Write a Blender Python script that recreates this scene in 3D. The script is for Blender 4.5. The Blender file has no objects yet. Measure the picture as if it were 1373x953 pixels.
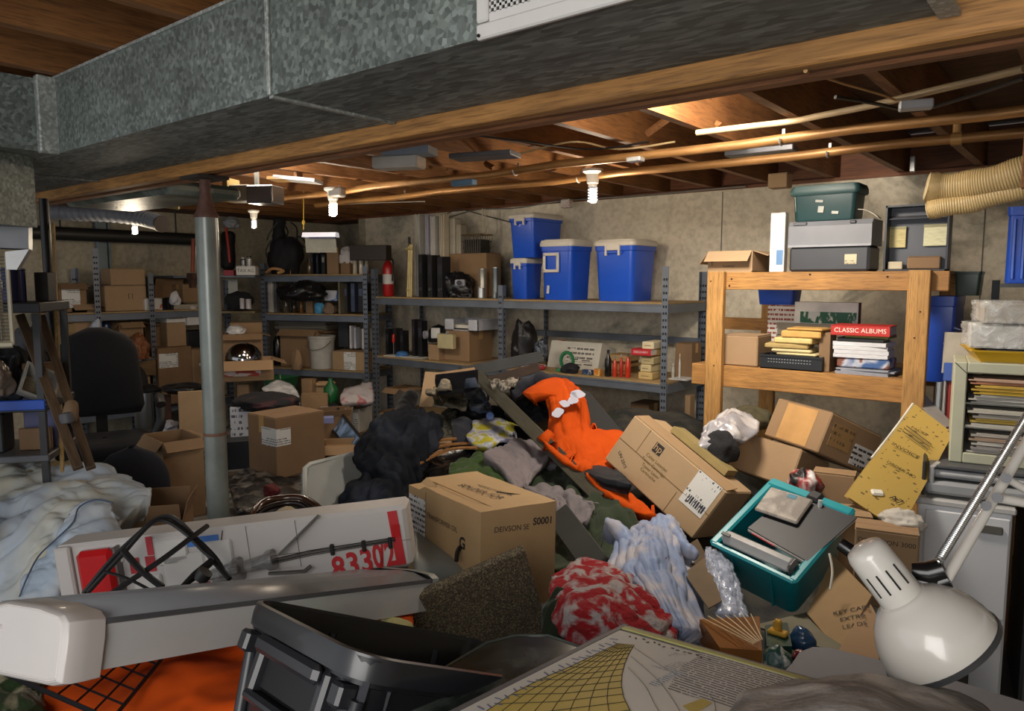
import bpy, bmesh, math, random
import numpy as np
from mathutils import Vector, Matrix, Euler, noise
random.seed(7)
S = bpy.context.scene
COL = S.collection
PI = math.pi
# ------------------------------------------------------------------ camera
FPX, CX, CY = 993.0, 686.5, 476.5
PITCH = math.atan(101/993); YAW = math.radians(39); EYE = Vector((0, 0, 1.6))
FH = Vector((-math.sin(YAW), math.cos(YAW), 0)); RT = Vector((math.cos(YAW), math.sin(YAW), 0))
FW = FH*math.cos(PITCH) + Vector((0, 0, -math.sin(PITCH))); UP = FH*math.sin(PITCH) + Vector((0, 0, math.cos(PITCH)))
cam = bpy.data.cameras.new('camera'); cam.sensor_width = 36; cam.lens = 36*FPX/1373; cam.clip_start = .02
camo = bpy.data.objects.new('camera', cam); COL.objects.link(camo)
camo.location = EYE; camo.rotation_euler = Euler((PI/2-PITCH, 0, YAW)); S.camera = camo

def ray(px, py): return FW + RT*((px-CX)/FPX) - UP*((py-CY)/FPX)
def P(px, py, d): return EYE + ray(px, py)*d
def onY(px, py, Y):
    r = ray(px, py); return EYE + r*(Y/r.y)
def onX(px, py, X):
    r = ray(px, py); return EYE + r*(X/r.x)
def onZ(px, py, z):
    r = ray(px, py); return EYE + r*((z-1.6)/r.z)
def dep(p): return (Vector(p)-EYE).dot(FW)

# ------------------------------------------------------------------ materials
def NT(name):
    m = bpy.data.materials.new(name); m.use_nodes = True
    nt = m.node_tree; b = nt.nodes['Principled BSDF']
    return m, nt, b
def N(nt, t, **k):
    n = nt.nodes.new('ShaderNode'+t)
    for a, v in k.items():
        if a in n.inputs.keys() if isinstance(a, str) else False: n.inputs[a].default_value = v
        else: setattr(n, a, v)
    return n
def L(nt, a, b): nt.links.new(a, b)
def s2l(c):
    return tuple((x/12.92 if x <= .04045 else ((x+.055)/1.055)**2.4) for x in c)
def H(h):
    h = h.lstrip('#'); return s2l(tuple(int(h[i:i+2], 16)/255 for i in (0, 2, 4)))
def ramp(nt, stops):
    r = nt.nodes.new('ShaderNodeValToRGB'); e = r.color_ramp.elements
    while len(e) < len(stops): e.new(.5)
    for el, (p, c) in zip(e, stops):
        el.position = p; el.color = (*c, 1) if len(c) == 3 else c
    return r
def mul(c, k): return tuple(min(1, x*k) for x in c)
_mc = {}
def mat(hexc, rough=.6, metal=0, var=.18, scale=8, bump=.0, bscale=None, spec=None, stretch=None, emit=0, name=None, alpha=1, trans=0, detail=5, coat=0, dirt=0):
    key = (hexc, rough, metal, var, scale, bump, bscale, spec, stretch, emit, alpha, trans, coat, dirt)
    if key in _mc: return _mc[key]
    m, nt, b = NT(name or 'mat_'+hexc.strip('#'))
    c = H(hexc)
    tc = N(nt, 'TexCoord'); src = tc.outputs['Object']
    if stretch:
        mp = N(nt, 'Mapping'); mp.inputs['Scale'].default_value = stretch; L(nt, src, mp.inputs['Vector']); src = mp.outputs['Vector']
    n = N(nt, 'TexNoise'); n.inputs['Scale'].default_value = scale; n.inputs['Detail'].default_value = detail; L(nt, src, n.inputs['Vector'])
    r = ramp(nt, [(.3, mul(c, 1-var)), (.5, c), (.72, mul(c, 1+var*.8))]); L(nt, n.outputs['Fac'], r.inputs['Fac'])
    out = r.outputs['Color']
    if dirt:
        n3 = N(nt, 'TexNoise'); n3.inputs['Scale'].default_value = scale*.35; n3.inputs['Detail'].default_value = 8; L(nt, src, n3.inputs['Vector'])
        r3 = ramp(nt, [(.42, (1, 1, 1)), (.68, (1-dirt,)*3)]); L(nt, n3.outputs['Fac'], r3.inputs['Fac'])
        mx = N(nt, 'MixRGB', blend_type='MULTIPLY'); mx.inputs['Fac'].default_value = 1
        L(nt, out, mx.inputs['Color1']); L(nt, r3.outputs['Color'], mx.inputs['Color2']); out = mx.outputs['Color']
    L(nt, out, b.inputs['Base Color'])
    b.inputs['Roughness'].default_value = rough; b.inputs['Metallic'].default_value = metal
    if spec is not None: b.inputs['Specular IOR Level'].default_value = spec
    if coat: b.inputs['Coat Weight'].default_value = coat
    if trans: b.inputs['Transmission Weight'].default_value = trans
    if alpha < 1: b.inputs['Alpha'].default_value = alpha
    if emit:
        b.inputs['Emission Color'].default_value = (*c, 1); b.inputs['Emission Strength'].default_value = emit
    if bump:
        n2 = N(nt, 'TexNoise'); n2.inputs['Scale'].default_value = bscale or scale*4; n2.inputs['Detail'].default_value = 6; L(nt, src, n2.inputs['Vector'])
        bp = N(nt, 'Bump'); bp.inputs['Strength'].default_value = bump; bp.inputs['Distance'].default_value = .01
        L(nt, n2.outputs['Fac'], bp.inputs['Height']); L(nt, bp.outputs['Normal'], b.inputs['Normal'])
    _mc[key] = m
    return m
def wood(hexc, axis='X', rough=.65, var=.35, knots=True, name='wood'):
    key = ('wood', hexc, axis, rough, var)
    if key in _mc: return _mc[key]
    m, nt, b = NT(name); c = H(hexc)
    tc = N(nt, 'TexCoord'); mp = N(nt, 'Mapping')
    sc = {'X': (2, 34, 34), 'Y': (34, 2, 34), 'Z': (34, 34, 2)}[axis]
    mp.inputs['Scale'].default_value = sc; L(nt, tc.outputs['Object'], mp.inputs['Vector'])
    n = N(nt, 'TexNoise'); n.inputs['Scale'].default_value = 1.6; n.inputs['Detail'].default_value = 7; n.inputs['Distortion'].default_value = .8; L(nt, mp.outputs['Vector'], n.inputs['Vector'])
    r = ramp(nt, [(.3, mul(c, 1-var)), (.48, c), (.6, mul(c, 1+var*.5)), (.75, mul(c, 1-var*.4))]); L(nt, n.outputs['Fac'], r.inputs['Fac'])
    n3 = N(nt, 'TexNoise'); n3.inputs['Scale'].default_value = 3; n3.inputs['Detail'].default_value = 4; L(nt, tc.outputs['Object'], n3.inputs['Vector'])
    r3 = ramp(nt, [(.35, (.62, .58, .55)), (.62, (1, 1, 1))]); L(nt, n3.outputs['Fac'], r3.inputs['Fac'])
    mx = N(nt, 'MixRGB', blend_type='MULTIPLY'); mx.inputs['Fac'].default_value = .8
    L(nt, r.outputs['Color'], mx.inputs['Color1']); L(nt, r3.outputs['Color'], mx.inputs['Color2'])
    n4 = N(nt, 'TexNoise'); n4.inputs['Scale'].default_value = 7; n4.inputs['Detail'].default_value = 5; n4.inputs['Distortion'].default_value = .3; L(nt, mp.outputs['Vector'], n4.inputs['Vector'])
    r4 = ramp(nt, [(.34, (.5, .46, .44)), (.5, (.95, .95, .95)), (.7, (1.1, 1.08, 1.05))]); L(nt, n4.outputs['Fac'], r4.inputs['Fac'])
    mg = N(nt, 'MixRGB', blend_type='MULTIPLY'); mg.inputs['Fac'].default_value = .75; L(nt, mx.outputs['Color'], mg.inputs['Color1']); L(nt, r4.outputs['Color'], mg.inputs['Color2'])
    L(nt, mg.outputs['Color'], b.inputs['Base Color']); b.inputs['Roughness'].default_value = rough
    bp = N(nt, 'Bump'); bp.inputs['Strength'].default_value = .25; bp.inputs['Distance'].default_value = .004
    L(nt, n.outputs['Fac'], bp.inputs['Height']); L(nt, bp.outputs['Normal'], b.inputs['Normal'])
    _mc[key] = m
    return m
def galv(hexc='#7d8582', rough=.42, dark=.55, stretch=(1, 1, 1), scale=60):
    key = ('galv', hexc, rough, dark, stretch, scale)
    if key in _mc: return _mc[key]
    m, nt, b = NT('galvanised_steel'); c = H(hexc)
    tc = N(nt, 'TexCoord'); mp = N(nt, 'Mapping'); mp.inputs['Scale'].default_value = stretch; L(nt, tc.outputs['Object'], mp.inputs['Vector'])
    v = N(nt, 'TexVoronoi'); v.inputs['Scale'].default_value = scale; L(nt, mp.outputs['Vector'], v.inputs['Vector'])
    n = N(nt, 'TexNoise'); n.inputs['Scale'].default_value = 4; n.inputs['Detail'].default_value = 9; n.inputs['Roughness'].default_value = .7; L(nt, mp.outputs['Vector'], n.inputs['Vector'])
    r1 = ramp(nt, [(.15, mul(c, dark)), (.55, c), (.95, mul(c, 1.6))]); L(nt, v.outputs['Color'], r1.inputs['Fac'])
    r2 = ramp(nt, [(.3, (.5, .5, .5)), (.7, (1.15, 1.15, 1.15))]); L(nt, n.outputs['Fac'], r2.inputs['Fac'])
    mx = N(nt, 'MixRGB', blend_type='MULTIPLY'); mx.inputs['Fac'].default_value = .9
    L(nt, r1.outputs['Color'], mx.inputs['Color1']); L(nt, r2.outputs['Color'], mx.inputs['Color2'])
    L(nt, mx.outputs['Color'], b.inputs['Base Color']); b.inputs['Metallic'].default_value = .2; b.inputs['Roughness'].default_value = rough
    bp = N(nt, 'Bump'); bp.inputs['Strength'].default_value = .15; bp.inputs['Distance'].default_value = .003
    L(nt, n.outputs['Fac'], bp.inputs['Height']); L(nt, bp.outputs['Normal'], b.inputs['Normal'])
    _mc[key] = m
    return m
def cloth(hexc, var=.15, scale=5, wr=.7, wsc=7, rough=.88, sheen=.1, c2=None, lo=.45, hi=.6):
    """woven fabric with soft creases"""
    key = ('cloth', hexc, var, scale, wr, wsc, rough, c2, lo, hi)
    if key in _mc: return _mc[key]
    m, nt, b = NT('fabric'); c = H(hexc); tc = N(nt, 'TexCoord')
    n = N(nt, 'TexNoise'); n.inputs['Scale'].default_value = scale; n.inputs['Detail'].default_value = 6; n.inputs['Distortion'].default_value = .5; L(nt, tc.outputs['Object'], n.inputs['Vector'])
    r = ramp(nt, [(.3, mul(c, 1-var)), (.5, c), (.75, mul(c, 1+var))] if not c2 else [(lo, c), (hi, H(c2))]); L(nt, n.outputs['Fac'], r.inputs['Fac'])
    w = N(nt, 'TexNoise'); w.noise_type = 'RIDGED_MULTIFRACTAL'; w.inputs['Scale'].default_value = wsc; w.inputs['Detail'].default_value = 3; w.inputs['Distortion'].default_value = .9; L(nt, tc.outputs['Object'], w.inputs['Vector'])
    cr_ = ramp(nt, [(.0, (.55,)*3), (.5, (1, 1, 1))]); L(nt, w.outputs['Fac'], cr_.inputs['Fac'])
    mx = N(nt, 'MixRGB', blend_type='MULTIPLY'); mx.inputs['Fac'].default_value = .35; L(nt, r.outputs['Color'], mx.inputs['Color1']); L(nt, cr_.outputs['Color'], mx.inputs['Color2']); L(nt, mx.outputs['Color'], b.inputs['Base Color'])
    b.inputs['Roughness'].default_value = rough; b.inputs['Sheen Weight'].default_value = sheen; b.inputs['Specular IOR Level'].default_value = .15
    bp = N(nt, 'Bump'); bp.inputs['Strength'].default_value = wr; bp.inputs['Distance'].default_value = .03; L(nt, w.outputs['Fac'], bp.inputs['Height']); L(nt, bp.outputs['Normal'], b.inputs['Normal'])
    _mc[key] = m
    return m
def printed(paper='#d9d9d6', ink='#333338', rows=60, dens=.5, freq=120, rough=.6, axes=(0, 1), block=.5):
    """paper with rows of small unreadable print, in the object's own x / y"""
    key = ('printed', paper, ink, rows, dens, freq, axes, block)
    if key in _mc: return _mc[key]
    m, nt, b = NT('printed_paper')
    tc = N(nt, 'TexCoord'); sx = N(nt, 'SeparateXYZ'); L(nt, tc.outputs['Object'], sx.inputs['Vector'])
    ax, ay = sx.outputs[axes[0]], sx.outputs[axes[1]]
    my = N(nt, 'Math', operation='MULTIPLY'); L(nt, ay, my.inputs[0]); my.inputs[1].default_value = rows
    fl = N(nt, 'Math', operation='FLOOR'); L(nt, my.outputs[0], fl.inputs[0])
    fr = N(nt, 'Math', operation='FRACT'); L(nt, my.outputs[0], fr.inputs[0])
    lt = N(nt, 'Math', operation='LESS_THAN'); L(nt, fr.outputs[0], lt.inputs[0]); lt.inputs[1].default_value = .45
    mxx = N(nt, 'Math', operation='MULTIPLY'); L(nt, ax, mxx.inputs[0]); mxx.inputs[1].default_value = freq
    cb = N(nt, 'CombineXYZ'); L(nt, mxx.outputs[0], cb.inputs[0]); L(nt, fl.outputs[0], cb.inputs[1])
    n = N(nt, 'TexNoise'); n.inputs['Scale'].default_value = 1.0; n.inputs['Detail'].default_value = 2; L(nt, cb.outputs[0], n.inputs['Vector'])
    gt = N(nt, 'Math', operation='GREATER_THAN'); L(nt, n.outputs['Fac'], gt.inputs[0]); gt.inputs[1].default_value = 1-dens
    n2 = N(nt, 'TexNoise'); n2.inputs['Scale'].default_value = 14; n2.inputs['Detail'].default_value = 0; L(nt, tc.outputs['Object'], n2.inputs['Vector'])
    g2 = N(nt, 'Math', operation='GREATER_THAN'); L(nt, n2.outputs['Fac'], g2.inputs[0]); g2.inputs[1].default_value = block
    a = N(nt, 'Math', operation='MULTIPLY'); L(nt, lt.outputs[0], a.inputs[0]); L(nt, gt.outputs[0], a.inputs[1])
    a2 = N(nt, 'Math', operation='MULTIPLY'); L(nt, a.outputs[0], a2.inputs[0]); L(nt, g2.outputs[0], a2.inputs[1])
    mx = N(nt, 'MixRGB'); mx.inputs['Color1'].default_value = (*H(paper), 1); mx.inputs['Color2'].default_value = (*H(ink), 1)
    L(nt, a2.outputs[0], mx.inputs['Fac']); L(nt, mx.outputs['Color'], b.inputs['Base Color']); b.inputs['Roughness'].default_value = rough
    _mc[key] = m
    return m
def mix2(c1, c2, scale=6, lo=.45, hi=.55, rough=.9, bump=.3, bscale=80, c3=None, dist=.6, stretch=None, detail=6, metal=0):
    """two or three colours in patches"""
    key = ('mix2', c1, c2, scale, lo, hi, rough, bump, c3, stretch, detail, metal)
    if key in _mc: return _mc[key]
    m, nt, b = NT('patches'); tc = N(nt, 'TexCoord'); src = tc.outputs['Object']
    if stretch:
        mp = N(nt, 'Mapping'); mp.inputs['Scale'].default_value = stretch; L(nt, src, mp.inputs['Vector']); src = mp.outputs['Vector']
    n = N(nt, 'TexNoise'); n.inputs['Scale'].default_value = scale; n.inputs['Detail'].default_value = detail; n.inputs['Distortion'].default_value = dist; L(nt, src, n.inputs['Vector'])
    st = [(lo, H(c1)), (hi, H(c2))]
    if c3: st = [(lo-.06, H(c3)), (lo, H(c1)), (hi, H(c2))]
    r = ramp(nt, st); L(nt, n.outputs['Fac'], r.inputs['Fac']); L(nt, r.outputs['Color'], b.inputs['Base Color'])
    b.inputs['Roughness'].default_value = rough; b.inputs['Metallic'].default_value = metal
    if bump:
        n2 = N(nt, 'TexNoise'); n2.inputs['Scale'].default_value = bscale; L(nt, src, n2.inputs['Vector'])
        bp = N(nt, 'Bump'); bp.inputs['Strength'].default_value = bump; bp.inputs['Distance'].default_value = .008
        L(nt, n2.outputs['Fac'], bp.inputs['Height']); L(nt, bp.outputs['Normal'], b.inputs['Normal'])
    _mc[key] = m
    return m
def film(tint='#e8eef2', alpha=.35, rough=.18):
    """thin clear plastic: mostly see-through with glossy highlights"""
    key = ('film', tint, alpha, rough)
    if key in _mc: return _mc[key]
    m, nt, b = NT('clear_plastic_film')
    b.inputs['Base Color'].default_value = (*H(tint), 1); b.inputs['Roughness'].default_value = rough; b.inputs['Specular IOR Level'].default_value = .8
    tc = N(nt, 'TexCoord'); n = N(nt, 'TexNoise'); n.inputs['Scale'].default_value = 22; n.inputs['Detail'].default_value = 4; n.inputs['Distortion'].default_value = 1.2
    L(nt, tc.outputs['Object'], n.inputs['Vector'])
    r = ramp(nt, [(.35, (alpha*.55,)*3), (.7, (min(1, alpha*1.6),)*3)]); L(nt, n.outputs['Fac'], r.inputs['Fac']); L(nt, r.outputs['Color'], b.inputs['Alpha'])
    bp = N(nt, 'Bump'); bp.inputs['Strength'].default_value = .5; bp.inputs['Distance'].default_value = .01
    L(nt, n.outputs['Fac'], bp.inputs['Height']); L(nt, bp.outputs['Normal'], b.inputs['Normal'])
    _mc[key] = m
    return m

# ------------------------------------------------------------------ mesh building
class MB:
    def __init__(s): s.v = []; s.f = []; s.mi = []; s.m = 0
    def add(s, vs, fs, M=None):
        o = len(s.v)
        s.v += [tuple(M @ Vector(p)) if M else tuple(p) for p in vs]
        for f in fs: s.f.append(tuple(i+o for i in f)); s.mi.append(s.m)
        return s
    def box(s, c, d, b=0, M=None, rot=None):
        T = Matrix.Translation(c)
        if rot: T = T @ Euler(rot).to_matrix().to_4x4()
        if M: T = M @ T
        x, y, z = d[0]/2, d[1]/2, d[2]/2
        if b <= 0:
            return s.add([(-x,-y,-z),(x,-y,-z),(x,y,-z),(-x,y,-z),(-x,-y,z),(x,-y,z),(x,y,z),(-x,y,z)],
                  [(0,3,2,1),(4,5,6,7),(0,1,5,4),(1,2,6,5),(2,3,7,6),(3,0,4,7)], T)
        b = min(b, x*.9, y*.9, z*.9)
        vs = []; idx = {}
        for sx in (-1, 1):
            for sy in (-1, 1):
                for sz in (-1, 1):
                    for k in range(3):
                        p = [sx*(x-b), sy*(y-b), sz*(z-b)]; p[k] = (sx*x, sy*y, sz*z)[k]
                        idx[(sx, sy, sz, k)] = len(vs); vs.append(p)
        fs = []
        for sg in (-1, 1):
            fs.append([idx[(sg, a, c2, 0)] for a, c2 in ((-1,-1),(1,-1),(1,1),(-1,1))][::sg])
            fs.append([idx[(a, sg, c2, 1)] for a, c2 in ((-1,-1),(1,-1),(1,1),(-1,1))][::-sg])
            fs.append([idx[(a, c2, sg, 2)] for a, c2 in ((-1,-1),(1,-1),(1,1),(-1,1))][::sg])
        for a in (-1, 1):
            for c2 in (-1, 1):
                fs.append([idx[(-1,a,c2,1)], idx[(1,a,c2,1)], idx[(1,a,c2,2)], idx[(-1,a,c2,2)]][::(-a*c2)])
                fs.append([idx[(a,-1,c2,0)], idx[(a,1,c2,0)], idx[(a,1,c2,2)], idx[(a,-1,c2,2)]][::(a*c2)])
                fs.append([idx[(a,c2,-1,0)], idx[(a,c2,1,0)], idx[(a,c2,1,1)], idx[(a,c2,-1,1)]][::(-a*c2)])
                for e in (-1, 1): fs.append([idx[(a,c2,e,0)], idx[(a,c2,e,1)], idx[(a,c2,e,2)]][::(a*c2*e)])
        return s.add(vs, fs, T)
    def cyl(s, p0, p1, r0, r1=None, n=16, cap=True, M=None):
        return s.tube([p0, p1], [r0, r0 if r1 is None else r1], n, cap, M)
    def tube(s, pts, r, n=8, cap=True, M=None, closed=False, flat=1.0, upv=None):
        pts = [Vector(p) for p in pts]; k = len(pts)
        rs = r if isinstance(r, (list, tuple)) else [r]*k
        vs = []; fs = []; prev = None
        for i, p in enumerate(pts):
            if closed: t = pts[(i+1) % k]-pts[i-1]
            else: t = pts[min(i+1, k-1)]-pts[max(i-1, 0)]
            t = t.normalized() if t.length > 1e-9 else Vector((0, 0, 1))
            if prev is None:
                a = Vector(upv) if upv else (Vector((0, 0, 1)) if abs(t.z) < .9 else Vector((1, 0, 0)))
            else: a = prev
            u = (a - t*a.dot(t)); u = u.normalized() if u.length > 1e-6 else t.orthogonal().normalized()
            w = t.cross(u); prev = u
            for j in range(n):
                an = 2*PI*j/n; vs.append(p + (u*math.cos(an)*flat + w*math.sin(an))*rs[i])
        kk = k if closed else k-1
        for i in range(kk):
            for j in range(n):
                a, b2 = i*n+j, i*n+(j+1) % n; c, d = ((i+1) % k)*n+(j+1) % n, ((i+1) % k)*n+j
                fs.append((a, b2, c, d))
        if cap and not closed:
            fs.append(tuple(range(n))[::-1]); fs.append(tuple((k-1)*n+j for j in range(n)))
        return s.add(vs, fs, M)
    def lathe(s, prof, c=(0, 0, 0), n=24, M=None, cap=False):
        vs = []; fs = []; k = len(prof)
        for r, z in prof:
            for j in range(n): vs.append((c[0]+r*math.cos(2*PI*j/n), c[1]+r*math.sin(2*PI*j/n), c[2]+z))
        for i in range(k-1):
            for j in range(n): fs.append((i*n+j, i*n+(j+1) % n, (i+1)*n+(j+1) % n, (i+1)*n+j))
        if cap: fs.append(tuple(range(n))[::-1]); fs.append(tuple((k-1)*n+j for j in range(n)))
        return s.add(vs, fs, M)
    def prism(s, poly, z0, z1, M=None):
        n = len(poly)
        vs = [(x, y, z0) for x, y in poly]+[(x, y, z1) for x, y in poly]
        fs = [tuple(range(n))[::-1], tuple(range(n, 2*n))]+[(i, (i+1) % n, n+(i+1) % n, n+i) for i in range(n)]
        return s.add(vs, fs, M)
    def quad(s, *p, M=None): return s.add(p, [tuple(range(len(p)))], M)
    def grid(s, rows, M=None, wrap=False):
        h = len(rows); w = len(rows[0]); fs = []
        for i in range(h-1):
            for j in range(w if wrap else w-1): fs.append((i*w+j, i*w+(j+1) % w, (i+1)*w+(j+1) % w, (i+1)*w+j))
        return s.add([p for r in rows for p in r], fs, M)
    def build(s, name, mats, parent=None, loc=None, rot=None, smooth=None, origin=None, fix=True):
        me = bpy.data.meshes.new(name)
        v = s.v
        if origin == 'base':
            n = len(v); cx = sum(p[0] for p in v)/n; cy = sum(p[1] for p in v)/n; cz = min(p[2] for p in v)
            v = [(p[0]-cx, p[1]-cy, p[2]-cz) for p in v]; loc = (cx, cy, cz)
        me.from_pydata(v, [], s.f)
        for m in (mats if isinstance(mats, (list, tuple)) else [mats]): me.materials.append(m)
        me.polygons.foreach_set('material_index', s.mi)
        if fix:
            bm = bmesh.new(); bm.from_mesh(me); bmesh.ops.recalc_face_normals(bm, faces=bm.faces); bm.to_mesh(me); bm.free()
        if smooth is not None:
            me.polygons.foreach_set('use_smooth', [True]*len(me.polygons))
            if smooth < 3: me.set_sharp_from_angle(angle=smooth)
        me.update()
        o = bpy.data.objects.new(name, me); COL.objects.link(o)
        if parent: o.parent = parent
        if loc is not None: o.location = loc
        if rot is not None: o.rotation_euler = rot
        return o
def tag(o, label, cat, group=None, kind=None):
    o['label'] = label; o['category'] = cat
    if group: o['group'] = group
    if kind: o['kind'] = kind
    return o
def thing(name, label, cat, loc=(0, 0, 0), rot=0, group=None):
    o = bpy.data.objects.new(name, None); COL.objects.link(o); o.empty_display_size = .05
    o.location = loc
    if isinstance(rot, (int, float)): o.rotation_euler = (0, 0, rot)
    elif isinstance(rot, Matrix): o.rotation_euler = rot.to_euler()
    else: o.rotation_euler = rot
    return tag(o, label, cat, group)
def struct(o): o['kind'] = 'structure'; return o
def dup(root, loc, rot=0, label=None, group=None, scale=None):
    r = root.copy(); COL.objects.link(r); r.location = loc
    r.rotation_euler = (0, 0, rot) if isinstance(rot, (int, float)) else rot
    if label: r['label'] = label
    if group: r['group'] = group
    if scale: r.scale = scale if not isinstance(scale, (int, float)) else (scale,)*3
    for ch in list(root.children):
        c = ch.copy(); COL.objects.link(c); c.parent = r
        for g in ch.children:
            d = g.copy(); COL.objects.link(d); d.parent = c
    return r
_txt = {}
def text(s, size, m, parent, loc, rot=(PI/2, 0, 0), name='lettering', align='CENTER', ext=0, sx=1, bold=0):
    cu = bpy.data.curves.new('t', 'FONT'); cu.body = s; cu.size = size; cu.align_x = align; cu.align_y = 'CENTER'; cu.extrude = ext; cu.offset = bold; cu.resolution_u = 3
    o = bpy.data.objects.new('t', cu); COL.objects.link(o)
    dg = bpy.context.evaluated_depsgraph_get(); dg.update()
    me = bpy.data.meshes.new_from_object(o.evaluated_get(dg))
    bpy.data.objects.remove(o); bpy.data.curves.remove(cu)
    me.materials.clear(); me.materials.append(m)
    q = bpy.data.objects.new(name, me); COL.objects.link(q); q.parent = parent; q.location = loc; q.rotation_euler = rot; q.scale = (sx, 1, 1)
    return q
def fb(p, f, o=4):
    return noise.fractal(Vector(p)*f, 1.0, 2.0, o)
def fold(p, f, seed=0):
    q = Vector(p)*f + Vector((seed*3.7, seed*1.3, seed*2.1))
    q = q + Vector((noise.noise(q*.7), noise.noise(q*.7+Vector((5, 0, 0))), 0))*.8
    a = 1-2*abs(noise.noise(q)); b = 1-2*abs(noise.noise(q*2.1+Vector((9, 3, 1))))
    return a*.7+b*.3-.25
def cr(p0, p1, p2, p3, t):
    return .5*((2*p1)+(p2-p0)*t+(2*p0-5*p1+4*p2-p3)*t*t+(3*p1-p0-3*p2+p3)*t**3)
def crline(pts, n):
    pts = [Vector(p) for p in pts]; out = []; k = len(pts)
    for i in range(n):
        u = i/(n-1)*(k-1); a = min(int(u), k-2); t = u-a
        out.append(cr(pts[max(a-1, 0)], pts[a], pts[a+1], pts[min(a+2, k-1)], t))
    return out
def wrinkle(P0, NN, k, seed=0, bend=3, its=130):
    """let a sheet that is too large for its place buckle into folds"""
    X = np.array([[tuple(p) for p in r] for r in P0]); B = X.copy(); Nn = np.array([[tuple(p) for p in r] for r in NN]); n = X.shape[0]
    rs = np.random.RandomState(seed+1); ku, kv = k if isinstance(k, tuple) else (k, k*.12)
    def low(su, sv):
        g = rs.normal(size=(sv+1, su+1)); xu = np.linspace(0, su-.001, n); xv = np.linspace(0, sv-.001, n); iu = xu.astype(int); iv = xv.astype(int); tu = xu-iu; tv = xv-iv; tu = tu*tu*(3-2*tu); tv = tv*tv*(3-2*tv)
        a = g[iv][:, iu]*(1-tu)[None, :]+g[iv][:, iu+1]*tu[None, :]; c = g[iv+1][:, iu]*(1-tu)[None, :]+g[iv+1][:, iu+1]*tu[None, :]; return a*(1-tv)[:, None]+c*tv[:, None]
    cell = np.linalg.norm(B[1:]-B[:-1], axis=2).mean(); q = (max(4, n//(2*bend+2)), 3) if ku >= kv else (3, max(4, n//(2*bend+2))); X += Nn*(low(*q)*cell*.9+low(q[0]+2, q[1]+2)*cell*.3)[..., None]
    cons = []; km = (ku+kv)/2
    for di, dj, st, f in ((0, 1, 1., ku), (1, 0, 1., kv), (1, 1, .6, km), (1, -1, .6, km), (0, bend, .5, ku*.8), (bend, 0, .5, kv*.8), (0, 2, .5, ku*.96), (2, 0, .5, kv)):
        A = (slice(0, n-di), slice(0, n-dj) if dj >= 0 else slice(-dj, n)); C = (slice(di, n), slice(dj, n) if dj >= 0 else slice(0, n+dj))
        cons.append((A, C, np.linalg.norm(B[C]-B[A], axis=2)*(1+f), st))
    for it in range(its):
        for A, C, L0, st in cons:
            d = X[C]-X[A]; l = np.linalg.norm(d, axis=2)+1e-9; co = d*((l-L0)/l*.5*st*.5)[..., None]
            X[A] += co; X[C] -= co
        off = X-B; h = (off*Nn).sum(2); tang = off-Nn*h[..., None]; X -= tang*.06; hh = np.clip(h, -cell*1.5, cell*6); X += Nn*((hh-h)*.7-hh*.012)[..., None]
    return [[Vector(X[i, j]) for j in range(n)] for i in range(n)]
def sheet(name, ctrl, m, parent=None, n=36, amp=.02, freq=9, seed=0, thick=.012, skirt=.06, stretch=(1, 1, 1), crumple=0, bend=3, label=None, cat=None, group=None):
    """draped cloth / film from a coarse grid of (px, py, depth) rows; the rim is turned down"""
    g = [[P(*p) if len(p) == 3 else Vector(p[:3]) for p in r] for r in ctrl]
    rows = [crline(r, n) for r in g]
    cols = [crline([rows[i][j] for i in range(len(rows))], n) for j in range(n)]
    pts = [[cols[j][i] for j in range(n)] for i in range(n)]
    nn = [[None]*n for _ in range(n)]
    for i in range(n):
        for j in range(n):
            a = pts[i][min(j+1, n-1)]-pts[i][max(j-1, 0)]; b = pts[min(i+1, n-1)][j]-pts[max(i-1, 0)][j]
            c = a.cross(b); c = c.normalized() if c.length > 1e-9 else Vector((0, 0, 1))
            if c.dot(EYE-pts[i][j]) < 0: c = -c
            nn[i][j] = c
    st = Vector(stretch)
    out = [[pts[i][j]+nn[i][j]*amp*fold(Vector((pts[i][j].x*st.x, pts[i][j].y*st.y, pts[i][j].z*st.z)), freq, seed) for j in range(n)] for i in range(n)]
    if crumple: out = wrinkle(out, nn, crumple, seed, bend)
    if skirt:
        down = Vector((0, 0, -skirt))
        ctr = sum((out[i][n//2] for i in range(n)), Vector())/n
        def sk(p, nv): return p - nv*skirt*.8 + (ctr-p).normalized()*skirt*.25
        out = [[sk(out[0][j], nn[0][j]) for j in range(n)]]+out+[[sk(out[-1][j], nn[-1][j]) for j in range(n)]]
        nn = [nn[0]]+nn+[nn[-1]]
        out = [[sk(r[0], q[0])]+r+[sk(r[-1], q[-1])] for r, q in zip(out, nn)]
    mb = MB(); mb.grid(out)
    o = mb.build(name, m, parent, origin='base' if parent is None else None, smooth=9)
    if thick:
        md = o.modifiers.new('thickness', 'SOLIDIFY'); md.thickness = thick; md.offset = 0
    if label: tag(o, label, cat, group)
    return o
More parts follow.
